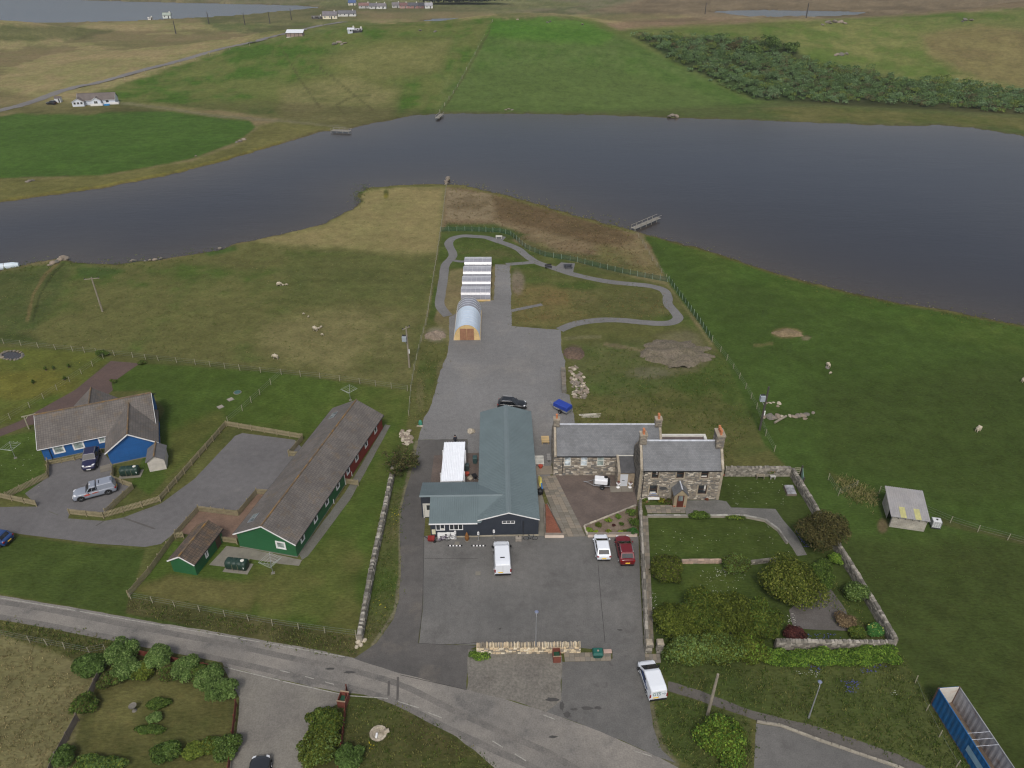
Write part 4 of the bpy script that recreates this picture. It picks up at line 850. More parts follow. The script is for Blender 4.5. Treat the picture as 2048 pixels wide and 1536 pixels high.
def manse():
 ox, oy = 15.88, 71.45; t = thing("stone_house", "two-storey stone house with slate roof, gabled porch and orange chimney pots", "house", (ox, oy, 0))
 W, D, ze, zr = 10.36, 4.88, 4.85, 7.5
 top = ze - .06
 H5 = [wall_hole(1304.5, 1316, 943, 958, oy, ox), wall_hole(1354, 1366.3, 943, 958, oy, ox), wall_hole(1403.2, 1415.3, 943, 957.5, oy, ox), wall_hole(1299.6, 1313, 971, 989.5, oy, ox), wall_hole(1397.4, 1411.6, 970, 989, oy, ox)]
 H5 = [(a, b, 3.5, top - .02) if i < 3 else (a, b, .92, 2.36) for i, (a, b, c, d) in enumerate(H5)]
 mb = MB(); F = Face((0, 0, 0), (1, 0, 0), (0, -1, 0)); wall(mb, F, W, ze, H5, .2)
 Fl = Face((0, D, 0), (0, -1, 0), (-1, 0, 0)); Fr = Face((W, 0, 0), (0, 1, 0), (1, 0, 0)); Fb = Face((W, D, 0), (-1, 0, 0), (0, 1, 0))
 for f in (Fl, Fr): wall(mb, f, D, ze); gable(mb, f, D, ze, zr)
 wall(mb, Fb, W, ze); mb.build("wall", M_MORTAR, t)
 s = MB(); r = random.Random(11); hp = (3.95, 6.05, 0, 2.6)
 quo = [(a - .16, b + .16, c - .16, d) for a, b, c, d in H5]
 stonework(s, F, W - .35, lambda x: ze, quo + [hp], H=ze, rnd=r, x0=.35, rh=(.12, .21), ln=(.2, .58), d=(.02, .06))
 gf = lambda x: ze + (zr - ze) * (1 - abs(x - D / 2) / (D / 2))
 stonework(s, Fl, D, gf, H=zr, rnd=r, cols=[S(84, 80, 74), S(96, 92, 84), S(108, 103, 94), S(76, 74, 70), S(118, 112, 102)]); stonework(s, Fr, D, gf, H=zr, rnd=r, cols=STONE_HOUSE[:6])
 q = s.build("stonework", M_STONE, t, fix=False); q['kind'] = 'stuff'
 dress = M("dressed_stone", S(154, 144, 126), .9, .14, 1.5, 10, .08, .2)
 for i, (a, b, c, d) in enumerate(H5):
  m = MB()
  for x0, x1, z0, z1 in ((a - .15, a, c - .14, d), (b, b + .15, c - .14, d), (a, b, c - .14, c)): m.hexa([F(x0, z0, 0), F(x1, z0, 0), F(x1, z0, .06), F(x0, z0, .06), F(x0, z1, 0), F(x1, z1, 0), F(x1, z1, .06), F(x0, z1, .06)])
  m.build("window_margin", dress, t)
  cur = (M_LACE, (b - .32, b - .1, c + .5, d - .1)) if i in (0, 4) else (M_LACE, (a + .12, b - .12, c + .1, c + .3)) if i in (2, 3) else None
  window(t, F, a, b, c, d, M_BROWNF, M_GL, -.16, .085, nh=1, blind=cur)
 for i in range(13):                     # corner quoins
  for xx in (0, W - .34):
   m = MB(); l = .34 if i % 2 else .26; x0 = xx if xx == 0 else W - l; m.box(x0, x0 + l, -.05, -.002, .03 + i * .37, .03 + i * .37 + .345); m.build("quoin", dress, t)
 g = .36; rf = MB(); slope(rf, (g, -.16, ze - .04), (W - g, -.16, ze - .04), (W - g, D / 2, zr), (g, D / 2, zr)); slope(rf, (W - g, D + .16, ze - .04), (g, D + .16, ze - .04), (g, D / 2, zr), (W - g, D / 2, zr)); ro = rf.build("roof", M_SLATE, t)
 k = MB(); k.tube([(g + .3, D / 2, zr + .02), (W - g - .3, D / 2, zr + .02)], .13, 6); k.build("ridge", M_LEAD, ro)
 gu = MB(); gu.box(g, W - g, -.25, -.165, ze - .13, ze - .03); gu.build("gutter", M_DARK, t); dp = MB(); dp.tube([(.5, -.1, ze - .1), (.5, -.1, 0)], .045, 6); dp.build("downpipe", M_DARK, t)
 skews(t, (0.0, W - .35), D, ze, zr)
 chimney(t, .42, D / 2, zr - .35, .8, .85, 1.35, 2); chimney(t, W - .5, D / 2, zr - .6, .92, 1.6, 1.75, 4)
 # gabled porch
 x0, _ = at_y(1346.5, 1000, oy - 1.15); x1, _ = at_y(1372.3, 1000, oy - 1.15); x0 -= ox; x1 -= ox; yf = -1.55; pe, pr = 2.1, 3.0; w = x1 - x0
 p = MB(); Fp = Face((x0, yf, 0), (1, 0, 0), (0, -1, 0)); dr = (w / 2 - .42, w / 2 + .42, .08, 2.0); wall(p, Fp, w, pe, [dr], .16); gable(p, Fp, w, pe, pr)
 Fs = Face((x0, 0, 0), (0, -1, 0), (-1, 0, 0)); sw = (.35, 1.05, .8, 1.8); wall(p, Fs, -yf, pe, [sw], .12); wall(p, Face((x1, yf, 0), (0, 1, 0), (1, 0, 0)), -yf, pe)
 po = p.build("porch", M("porch_render", S(150, 136, 112), .9, .1, 1.2, 9, .06, .15), t); window(po, Fs, *sw, M_BROWNF, M_GL, -.08, .07)
 rf = MB(); xm = (x0 + x1) / 2
 slope(rf, (x0 - .14, 0, pe - .1), (x0 - .14, yf - .1, pe - .1), (xm, yf - .1, pr + .05), (xm, 0, pr + .05), .06); slope(rf, (x1 + .14, yf - .1, pe - .1), (x1 + .14, 0, pe - .1), (xm, 0, pr + .05), (xm, yf - .1, pr + .05), .06); pr_o = rf.build("porch_roof", M_SLATE, po)
 k = MB(); k.tube([(xm, .0, pr + .07), (xm, yf - .1, pr + .07)], .09, 6); k.build("ridge", M_LEAD, po)
 d = MB(); d.hexa([Fp(dr[0], .08, -.12), Fp(dr[1], .08, -.12), Fp(dr[1], .08, -.06), Fp(dr[0], .08, -.06), Fp(dr[0], 2, -.12), Fp(dr[1], 2, -.12), Fp(dr[1], 2, -.06), Fp(dr[0], 2, -.06)]); d = d.build("door", M("brown_door", S(88, 46, 36), .5, .1), po)
 gl = MB(); gl.face([Fp(dr[0] + .14, 1.08, -.05), Fp(dr[1] - .14, 1.08, -.05), Fp(dr[1] - .14, 1.88, -.05), Fp(dr[0] + .14, 1.88, -.05)]); gl.build("pane", M_glass("door_glass", (.12, .14, .14)), d)
 st = MB(); st.box(x0 + .1, x1 - .1, yf - .35, yf - .01, 0, .12); st.build("step", MAT_CONC2, po)
 # flat-roofed rear wing with pale parapet
 ex = MB(); ex.box(4.0, W - .55, D + .02, D + 3.1, 0, 4.2); ex.build("rear_wing", M_MORTAR, t); ex = MB()
 for a in ((3.95, W - .5, D + 2.8, D + 3.15), (W - .85, W - .5, D + .1, D + 2.8)): ex.box(*a, 4.2, 4.5)
 ex.build("parapet", M_OFFW, t); ex = MB(); ex.box(4.0, W - .86, D + .1, D + 2.79, 4.2, 4.26); ex.build("flat_roof", M("roofing_felt", S(92, 82, 80), .9, .12), t)
 pl = MB(); pl.lathe([(.42, 0), (.42, .04)], (0, 0, 0), 18); o = pl.build("wall_plaque", M("dark_plaque", S(74, 74, 74), .7, .1), t); o.location = (3.12, -.07, 1.95); o.rotation_euler = (math.pi / 2, 0, 0); o.scale = (1.1, .62, 1)
manse()
# ---- pitched-roof bungalows
def gable_block(t, x0, x1, y0, y1, ze, zr, axis, wallm, roofm, over=.28, eave=.3, fascia=True, name_roof="roof", ridge_mat=None, holes={}, z0=0.0):
 """rectangular block; axis 'y' puts the ridge along y. Returns wall faces by side"""
 W, D = x1 - x0, y1 - y0; F = {'f': Face((x0, y0, 0), (1, 0, 0), (0, -1, 0)), 'b': Face((x1, y1, 0), (-1, 0, 0), (0, 1, 0)), 'l': Face((x0, y1, 0), (0, -1, 0), (-1, 0, 0)), 'r': Face((x1, y0, 0), (0, 1, 0), (1, 0, 0))}
 mb = MB()
 for k, f in F.items(): wall(mb, f, W if k in 'fb' else D, ze, holes.get(k, ()), .1)
 for k in ('fb' if axis == 'y' else 'lr'): gable(mb, F[k], W if k in 'fb' else D, ze, zr)
 wo_ = mb.build("wall", wallm, t)
 rf = MB()
 if axis == 'y':
  xm = (x0 + x1) / 2; k = (zr - ze) / (W / 2); a, b, za = x0 - eave, x1 + eave, ze - eave * k + .05; zz = zr + .05; ya, yb = y0 - over, y1 + over
  slope(rf, (a, yb, za), (a, ya, za), (xm, ya, zz), (xm, yb, zz)); slope(rf, (b, ya, za), (b, yb, za), (xm, yb, zz), (xm, ya, zz)); rp = [(xm, ya, zz + .02), (xm, yb, zz + .02)]
  fas = [((a, ya - .02, za), (xm, ya - .02, zz)), ((b, ya - .02, za), (xm, ya - .02, zz))]; eav = [((a - .02, ya, za), (a - .02, yb, za)), ((b + .02, ya, za), (b + .02, yb, za))]
 else:
  ym = (y0 + y1) / 2; k = (zr - ze) / (D / 2); a, b, za = y0 - eave, y1 + eave, ze - eave * k + .05; zz = zr + .05; xa, xb = x0 - over, x1 + over
  slope(rf, (xa, a, za), (xb, a, za), (xb, ym, zz), (xa, ym, zz)); slope(rf, (xb, b, za), (xa, b, za), (xa, ym, zz), (xb, ym, zz)); rp = [(xa, ym, zz + .02), (xb, ym, zz + .02)]
  fas = [((xa - .02, a, za), (xa - .02, ym, zz)), ((xb + .02, a, za), (xb + .02, ym, zz))]; eav = [((xa, a - .02, za), (xb, a - .02, za))]
 ro = rf.build(name_roof, roofm, t)
 rm = MB(); rm.tube(rp, .12, 6); rm.build("ridge", ridge_mat or M_RIDGE, ro)
 if fascia:
  fm = MB()
  for p, q in fas: fm.bar(Vector(p) - Vector((0, 0, .07)), Vector(q) - Vector((0, 0, .07)), .04, .15)
  fm.build("fascia", M_WHITE, t)
  for p, q in eav:
   fm = MB(); fm.bar(Vector(p) - Vector((0, 0, .07)), Vector(q) - Vector((0, 0, .07)), .05, .09); fm.build("gutter", M_WHITE if axis == 'x' else M_DARK, t)
 return F
M_RIDGE = M("lichen_ridge", S(104, 90, 74), .9, .2, 1.2, 8, .15, stain=S(142, 108, 56), sscale=.9, samt=.9)
M_GREEN = M_brick("green_boards", S(38, 96, 58), S(36, 92, 55), S(28, 76, 45), 5.0, .17, .012, .6, .4, var=.05); M_REDW = M("red_boards", S(126, 48, 40), .6, .07, .7, 8, .04, .25, 7); M_BLUE = M_brick("blue_boards", S(32, 90, 152), S(30, 86, 146), S(24, 72, 124), 5.0, .17, .012, .6, .4, var=.05)
def win_w(t, F, x, z0, w, h, gl=None): return window(t, F, x, x + w, z0, z0 + h, M_WHITE, gl or M_GLC, .012, .19, proud=.05)
def rooflight(t, c, u, v, w, h):         # small roof window lying on a slope
 c = Vector(c); u = Vector(u).normalized(); v = Vector(v).normalized(); n = u.cross(v).normalized(); n = n if n.z > 0 else -n
 m = MB(); P = lambda a, b, d: c + u * a + v * b + n * d
 m.hexa([P(-w, -h, .0), P(w, -h, .0), P(w, h, .0), P(-w, h, .0), P(-w, -h, .08), P(w, -h, .08), P(w, h, .08), P(-w, h, .08)]); o = m.build("rooflight", M("rooflight_frame", S(120, 120, 122), .5, .1), t)
 for k in (-.5, .5):
  p = MB(); p.face([P(k * w - w * .4, -h * .85, .085), P(k * w + w * .4, -h * .85, .085), P(k * w + w * .4, h * .85, .085), P(k * w - w * .4, h * .85, .085)]); p.build("pane", M_glass("rooflight_glass", (.16, .19, .2), .08), o)
def green_bungalow():
 t = thing("long_bungalow", "long tiled bungalow painted green at one end and red at the other", "house", (-31.95, 63.1, 0), math.radians(-13.2))
 W, L, ze, zr = 7.35, 26.3, 2.35, 4.25; half = 13.4; hw = []
 F = gable_block(t, 0, W, 0, L, ze, zr, 'y', M_GREEN, M_TILE)
 m = MB(); m.box(W + .005, W + .035, half, L + .01, 0.02, ze - .1); m.box(.3, W, L + .005, L + .035, .02, ze - .1); m.build("red_cladding", M_REDW, t)['label'] = "red-painted end of the wall"
 m = MB(); m.box(W + .004, W + .06, half - .09, half, 0.02, ze - .1); m.build("cover_strip", M_WHITE, t)
 win_w(t, F['f'], 4.9, .95, 1.25, 1.15)
 Fr2 = Face((W + .036, 0, 0), (0, 1, 0), (1, 0, 0))
 for y in (1.2, 4.6, 7.7, 10.9): win_w(t, F['r'], y, .95, .95, 1.1, M_GL)
 for y in (14.0, 16.8, 20.0, 23.4): win_w(t, Fr2, y, .95, .95, 1.1, M_GL)
 sl = Vector((W / 2, 0, zr - ze + .05)); rooflight(t, (1.3, 1.9, ze + (zr - ze) * 1.3 / (W / 2) + .06), (0, 1, 0), sl, .75, .5); rooflight(t, (1.3, L - 2.6, ze + (zr - ze) * 1.3 / (W / 2) + .06), (0, 1, 0), sl, .75, .5)
 b = MB(); b.box(-.02, W + .02, -.03, L + .03, 0, .14); b.build("plinth", MAT_CONC2, t)
 for y in (9.6, 15.2):
  p = MB(); p.tube([(W + .12, y, 0), (W + .12, y, .7)], .05, 6); p.build("vent_pipe", M_WHITE, t)
green_bungalow()
def green_shed():
 t = thing("garden_shed", "small green shed with mossy tiled roof beside the fence", "shed", (-38.25, 59.25, 0), math.radians(-12))
 W, L, ze, zr = 2.95, 5.6, 1.9, 2.75; F = gable_block(t, 0, W, 0, L, ze, zr, 'y', M_GREEN, M_brick("mossy_tiles", S(104, 88, 72), S(80, 72, 66), S(56, 50, 46), .3, .34, .02, .9, .9, 0.0, lichen=S(136, 104, 60)), .2, .22)
 win_w(t, F['r'], 2.0, .6, .55, 1.1, M_GL)
 d = MB(); d.hexa([F['r'](4.2, .05, .005), F['r'](5.1, .05, .005), F['r'](5.1, .05, .04), F['r'](4.2, .05, .04), F['r'](4.2, 1.8, .005), F['r'](5.1, 1.8, .005), F['r'](5.1, 1.8, .04), F['r'](4.2, 1.8, .04)]); d.build("door", M("brown_boards", S(84, 66, 52), .8, .15), t)
green_shed()
def blue_house():
 t = thing("blue_bungalow", "blue bungalow with brown tiled roof and white-framed windows", "house", (-63.6, 79.45, 0), math.radians(22.5))
 ze, zr = 2.3, 4.95; D = 8.4; L = 14.1
 F = gable_block(t, 0, L, 0.0, D, ze, zr, 'x', M_BLUE, M_TILE, .35)
 F2 = gable_block(t, 8.35, 14.45, -4.4, 3.5, ze, 4.4, 'y', M_BLUE, M_TILE, .3)
 F3 = gable_block(t, 3.6, 8.8, 5.5, 9.6, ze, 4.5, 'y', M_BLUE, M_TILE, .3)
 for x in (1.3, 3.7): win_w(t, F['f'], x, .75, 1.4, 1.4)
 win_w(t, F['f'], 6.9, 1.0, .95, 1.1)
 p = MB(); p.tube([(.9, -.08, ze - .1), (.9, -.08, 0)], .05, 6); p.build("downpipe", M_DARK, t)
 b = MB(); b.box(-.02, L, -.04, D, 0, .12); b.box(8.31, 14.5, -4.44, -.05, 0, .12); b.build("plinth", MAT_CONC2, t)
blue_house()
def white_shed():
 p = G(300, 944); t = thing("garden_hut", "small white hut with grey felt roof beside the blue house", "shed", (p.x, p.y, 0), math.radians(18))
 F = gable_block(t, 0, 2.1, 0, 3.0, 1.75, 2.45, 'y', M("hut_white", S(186, 180, 172), .8, .12, 1.5), M("felt_roof", S(98, 97, 98), .9, .1, 1.2), .15, .18, fascia=False)
white_shed()
# ---- field barn and water tank
def barn():
 t = thing("field_barn", "pale block barn with corrugated sheet roof and two yellowed rooflights", "barn", (45.78, 66.5, 0), math.radians(-12.8))
 W, D, h0, h1 = 3.9, 4.4, 1.75, 2.45; blk = M_brick("pale_blocks", S(168, 162, 152), S(150, 145, 136), S(132, 128, 118), .45, .22, .012, .9, .4, lichen=S(196, 190, 176)); mb = MB()
 dk = M("barn_shade_wall", S(122, 120, 116), .9, .15, 1.0, 10, .08)
 Ff = Face((0, 0, 0), (1, 0, 0), (0, -1, 0)); wall(mb, Ff, W, h0); wall(mb, Face((W, D, 0), (-1, 0, 0), (0, 1, 0)), W, h1)
 Fr = Face((W, 0, 0), (0, 1, 0), (1, 0, 0)); mb.face([Fr(0, 0), Fr(D, 0), Fr(D, h1), Fr(0, h0)], uv=[(0, 0), (D, 0), (D, h1), (0, h0)])
 Fl = Face((0, D, 0), (0, -1, 0), (-1, 0, 0)); mb.face([Fl(0, 0), Fl(D - 1.5, 0), Fl(D - 1.5, h0 + .2), Fl(0, h1)], uv=[(0, 0), (3, 0), (3, 2), (0, 2)]); mb.face([Fl(D - .3, 0), Fl(D, 0), Fl(D, h0), Fl(D - .3, h0 + .05)], uv=[(0, 0), (.3, 0), (.3, 2), (0, 2)]); mb.build("wall", blk, t)
 n = 34; rf = MB(); o = .25; cols = []
 for i in range(n):
  xa = -o + (W + 2 * o) * i / n; xb = -o + (W + 2 * o) * (i + 1) / n; za = .05 * (i % 2); zb = .05 * ((i + 1) % 2)
  rf.face([(xa, -.2, h0 + .02 + za), (xb, -.2, h0 + .02 + zb), (xb, D + .3, h1 + .1 + zb), (xa, D + .3, h1 + .1 + za)])
 ro = rf.build("roof", M("corrugated_sheet", S(152, 150, 150), .7, .12, .7, 6, .06, stain=S(126, 122, 118)), t, fix=False)
 for x in (.85, 2.5):
  m = MB(); k = (h1 - h0 + .08) / (D + .5)
  for i in range(5):
   xa, xb = x + i * .13, x + (i + 1) * .13; za = .03 * (i % 2); zb = .03 * ((i + 1) % 2); m.face([(xa, -.18, h0 + .08 + za), (xb, -.18, h0 + .08 + zb), (xb, 1.5, h0 + .08 + 1.7 * k + zb), (xa, 1.5, h0 + .08 + 1.7 * k + za)])
  m.build("rooflight", M("yellowed_sheet", S(178, 174, 120), .7, .1), ro, fix=False)
 for i in range(5):
  m = MB(); m.box(.55 + i * .78, .63 + i * .78, -.22, .0, h0 - .12, h0 - .01); m.build("rafter_end", M_DARK, t)
 tk = G(1869, 1053); q = thing("water_tank", "white caged plastic water tank beside the field barn", "tank", (tk.x, tk.y, 0), math.radians(-12))
 m = MB(); m.box(-.48, .48, -.42, .42, .15, 1.1); m.build("bottle", M("translucent_plastic", S(206, 208, 208), .5, .05), q, bevel=.08); m = MB()
 for z in (.2, .42, .64, .86, 1.06):
  for a, b in (((-.5, -.44), (.5, -.44)), ((.5, -.44), (.5, .44)), ((-.5, .44), (.5, .44)), ((-.5, -.44), (-.5, .44))): m.bar((*a, z), (*b, z), .025)
 for x in (-.5, -.25, 0, .25, .5):
  for y in (-.44, .44): m.bar((x, y, .1), (x, y, 1.08), .025)
 m.build("cage", M("galvanised_steel", S(150, 152, 156), .5, .08, metal=.3), q); m = MB(); m.box(-.5, .5, -.45, .45, 0, .12); m.build("pallet", M_DARK, q); m = MB(); m.lathe([(.12, 1.1), (.12, 1.16)], (0, 0, 0), 10); m.build("cap", M_DARK, q)
barn()
# ---- polytunnels
M_TWALL = M("twin_wall_sheet", S(186, 200, 216), .3, .06, .6, 5, .03, spec=.5)
M_CLEAR = M("clear_sheet", S(136, 137, 146), .18, .08, .8, 5, .04, spec=.6)
M_PINE = M("new_pine", S(204, 176, 126), .7, .12, 1.2, 9, .08); M_LARCH = M("larch_boards", S(148, 108, 84), .7, .16, 2.0, 9, .1)
def arch(mb, w, h, L, n=14, y0=0.0, prof=None):
 P = prof or [(w / 2 * -math.cos(math.pi * i / n), h * math.sin(math.pi * i / n) ** .85) for i in range(n + 1)]
 for (xa, za), (xb, zb) in zip(P[:-1], P[1:]): mb.face([(xa, y0, za), (xb, y0, zb), (xb, y0 + L, zb), (xa, y0 + L, za)])
 return P
def tunnel():
 t = thing("polytunnel", "large barrel-roofed polytunnel with timber front doors and pale blue sheeting", "polytunnel", (-7.9, 113.7, 0), math.radians(1.0))
 w, h = 4.6, 3.05; m = MB(); P = arch(m, w, h, 7.6, 18); m.build("sheet_cover", M_TWALL, t, True); m = MB(); arch(m, w, h, 3.6, 18, 7.6); m.build("clear_cover", M_CLEAR, t, True)
 m = MB(); pts = [(x, .04, z) for x, z in P]; m.extr([(x * .985, .06, z * .985) for x, z in P], (0, .06, 0)); m.build("end_wall", M_PINE, t)
 m = MB(); m.extr([(x, 11.1, z) for x, z in P], (0, .06, 0)); m.build("end_wall", M_PINE, t)
 for s in (-1, 1):
  d = MB()
  for i in range(6):
   xa = s * (.04 + i * .2); d.box(min(xa, xa + s * .18), max(xa, xa + s * .18), -.02, .05, .06, 2.3)
  d = d.build("door", M_LARCH, t)
 for y in [i * .94 for i in range(13)]:
  b = MB(); b.tube([(x, y, z + .012) for x, z in P], .025, 5, caps=False); b.build("hoop", M("pale_hoop", S(200, 206, 212), .5, .05), t)
 b = MB(); b.box(-w / 2 - .06, -w / 2 + .02, 0, 11.2, 0, .3); b.box(w / 2 - .02, w / 2 + .06, 0, 11.2, 0, .3); b.build("base_board", M_PINE, t)
tunnel()
def crub(i, x0, x1, y, label):
 W = x1 - x0; t = thing("growing_tunnel", label, "polytunnel", ((x0 + x1) / 2, y, 0), math.radians(.4), "row of small clear tunnels beside the gravel track")
 D, h = 3.4, 2.1; n = 12; P = [(D / 2 - D / 2 * math.cos(math.pi * k / n), h * math.sin(math.pi * k / n) ** .8) for k in range(n + 1)]
 for k in range(6):
  m = MB(); xa, xb = -W / 2 + W * k / 6, -W / 2 + W * (k + 1) / 6
  for (ya, za), (yb, zb) in zip(P[:-1], P[1:]): m.face([(xa, ya, za), (xb, ya, zb * 0 + za), (xb, yb, zb), (xa, yb, zb)])
  m.build("cover_panel", M_CLEAR, t, True)
 for s in (-1, 1):
  m = MB(); m.extr([(s * W / 2, yy, zz) for yy, zz in P], (s * .05, 0, 0)); m.build("end_wall", M_CLEAR if s < 0 else M("end_frame", S(150, 140, 124), .8, .1), t)
 for k in range(7):
  m = MB(); xa = -W / 2 + W * k / 6; m.tube([(xa, yy, zz + .01) for yy, zz in P], .022, 5, caps=False); m.build("hoop", M("pipe_hoop", S(176, 178, 184), .4, .05), t)
 for kk in (5, 6, 8):
  m = MB(); m.bar((-W / 2, P[kk][0], P[kk][1] + .03), (W / 2, P[kk][0], P[kk][1] + .03), .05); m.build("purlin", M("white_strip", S(214, 216, 220), .4, .05), t)
 m = MB(); m.box(-W / 2, W / 2, -.06, .02, 0, .32); m.box(-W / 2, W / 2, D - .02, D + .06, 0, .32); m.build("base_board", M_PINE, t)
 d = MB(); d.box(W / 2 + .06, W / 2 + .1, D / 2 - .45, D / 2 + .45, .1, 1.95); d.build("door", M_GL, t)
for i, (x0, x1, y, lb) in enumerate([(-9.86, -4.2, 129.6, "clear-sheeted growing tunnel directly behind the big polytunnel"), (-9.93, -4.26, 134.7, "clear growing tunnel, second in its row from the big polytunnel"), (-10.0, -4.33, 139.7, "clear growing tunnel, third in its row from the big polytunnel"), (-10.0, -4.36, 144.7, "clear growing tunnel at the loch end of its row")]): crub(i, x0, x1, y, lb)
# ---- open-topped blue container
def container():
 a, b = G(1876, 1375, 2.45), G(1980, 1536, 2.45); c = G(1921, 1375, 2.45); dirv = (b - a).normalized(); t = thing("open_container", "long open-topped blue shipping container with pale grey inside", "container", (a.x, a.y, 0), math.atan2(dirv.y, dirv.x) + math.pi / 2)
 w, L, h = 2.12, 10.6, 2.4; blue = M("container_blue", S(28, 92, 146), .55, .12, .6, 7, .06, stain=S(66, 84, 96), sscale=.8, samt=.5); grey = M("container_inside", S(164, 164, 168), .7, .12, .9, 8, .08, stain=S(116, 86, 66), sscale=1.1, samt=.55)
 def corr(x, sgn, mat, name, off):
  m = MB(); n = 76; pts = []
  for i in range(n + 1):
   y = -.1 - (L - .2) * i / n; pts.append((x + sgn * (.03 if i % 4 in (1, 2) else 0) + off, y))
  for (xa, ya), (xb, yb) in zip(pts[:-1], pts[1:]): m.face([(xa, ya, .16), (xb, yb, .16), (xb, yb, h - .08), (xa, ya, h - .08)])
  m.build(name, mat, t, fix=False)
 corr(.03, -1, blue, "side_panel", 0); corr(.045, -1, grey, "inner_panel", 0.012); corr(w - .045, 1, grey, "inner_panel", -.012); corr(w - .03, 1, blue, "side_panel", 0)
 m = MB(); m.box(0, w, -L, 0, .02, .15); m.build("floor_deck", M("container_floor", S(98, 84, 72), .9, .2, .8), t)
 m = MB(); m.box(.06, w - .06, -.1, -.04, .16, h); m.build("end_panel", M("container_white", S(206, 202, 194), .6, .1, stain=S(160, 130, 104), sscale=1.5), t)
 m = MB(); m.box(.06, w - .06, -.035, 0, .16, h); m.build("end_door", blue, t)
 for x in (0, w - .09):
  m = MB(); m.box(x, x + .09, -L, 0, h - .075, h); m.build("top_rail", M("rail_grey", S(138, 140, 142), .6, .15) if x else blue, t)
 for x in (-.005, w - .135):
  m = MB(); m.box(x, x + .14, -.14, .005, 0, h + .03); m.build("corner_post", M("rusty_blue", S(96, 74, 66), .7, .25, 2), t)
 for y in (-4.5, -5.1, -5.7):
  m = MB(); m.tube([(.05, y, h), (w - .05, y, h)], .02, 6); m.build("roof_bow", M_LEAD, t)
 m = MB()
 for (y0, y1) in ((-5.1, -7.3), (-7.6, -8.9), (-9.1, -9.6)): m.face([(-.045, y0, .95), (-.045, y1, .95), (-.045, y1, 1.7), (-.045, y0, 1.7)])
 m.build("faded_patch", M("faded_blue", S(132, 164, 186), .6, .08), t, fix=False)
 m = MB(); m.box(.3, .7, -3.6, -1.3, .16, .4); m.box(.9, 1.3, -.9, -.3, .16, .6); m.box(1.2, 1.75, -4.6, -2.0, .16, .3); m.build("loose_timber", M("scrap_timber", S(112, 104, 94), .9, .2, 2), t)
container()
# ================================================================== VEHICLES
M_TYRE = M("tyre_rubber", S(30, 30, 31), .85, .1); M_RIM = M("wheel_rim", S(168, 170, 174), .35, .05, metal=.6); M_CGL = M_glass("car_glass", (.012, .014, .017), .05)
M_CHROME = M("chrome_trim", S(190, 192, 196), .25, .05, metal=.7); M_TRIM = M("black_trim", S(28, 28, 30), .6, .1)
M_LAMPW = M("headlamp", S(214, 216, 220), .2, .05); M_LAMPR = M("tail_lamp", S(130, 22, 20), .3, .05); M_PLY = M("yellow_plate", S(226, 186, 60), .6, .05); M_PLW = M("white_plate", S(214, 214, 210), .6, .05)
def paint(name, c, rough=.32): return M(name, c, rough, .02, .7, 6, .01, coat=.6, spec=.5)
WHEEL = None
def wheel(parent, x, y, r, side):
 global WHEEL
 if WHEEL is None:
  n = 18; m = MB(); prof = [(.62, -.1), (.95, -.11), (1, -.07), (1, .07), (.95, .11), (.62, .1)]
  rings = [[(b, a * math.cos(2 * math.pi * k / n), a * math.sin(2 * math.pi * k / n)) for k in range(n)] for a, b in prof]; m.loft(rings)
  me1 = m.mesh("tyre"); me1.materials.append(M_TYRE)
  m = MB(); m.loft([[(b, a * math.cos(2 * math.pi * k / n), a * math.sin(2 * math.pi * k / n)) for k in range(n)] for a, b in [(.62, -.09), (.62, .085), (.5, .07), (.15, .1)]])
  for k in range(5):
   an = 2 * math.pi * k / 5; m.bar((.085, .12 * math.cos(an), .12 * math.sin(an)), (.09, .58 * math.cos(an), .58 * math.sin(an)), .12, .04)
  me2 = m.mesh("rim"); me2.materials.append(M_RIM); WHEEL = (me1, me2)
 w = bpy.data.objects.new("wheel", None); COL.objects.link(w); w.parent = parent; w.location = (x, y, r); w.scale = (side, r, r)
 for nm, me in zip(("tyre", "rim"), WHEEL):
  o = bpy.data.objects.new(nm, me); COL.objects.link(o); o.parent = w
 return w
def quadpanel(parent, name, mat, Q, ins=(.06, .06, .08, .08), off=.012, cuts=None):
 """panel on a quad A(bl) B(br) C(tr) D(tl); ins = left, right, bottom, top fractions"""
 A, B, C_, D = map(Vector, Q); n = (B - A).cross(D - A).normalized()
 P = lambda s, t: (A.lerp(B, s)).lerp(D.lerp(C_, s), t) + n * off
 l, r, b, t = ins; m = MB(); m.face([P(l, b), P(1 - r, b), P(1 - r, 1 - t), P(l, 1 - t)]); return m.build(name, mat, parent, fix=False)
def text_mesh(parent, body, size, mat, loc, rot, name="lettering"):
 cu = bpy.data.curves.new("lettering", 'FONT'); cu.body = body; cu.size = size; cu.align_x = 'CENTER'; cu.extrude = .002
 o = bpy.data.objects.new("tmp", cu); COL.objects.link(o); dg = bpy.context.evaluated_depsgraph_get(); dg.update()
 me = bpy.data.meshes.new_from_object(o.evaluated_get(dg)); bpy.data.objects.remove(o); me.materials.clear(); me.materials.append(mat)
 q = bpy.data.objects.new(name, me); COL.objects.link(q); q.parent = parent; q.location = loc; q.rotation_euler = rot; return q
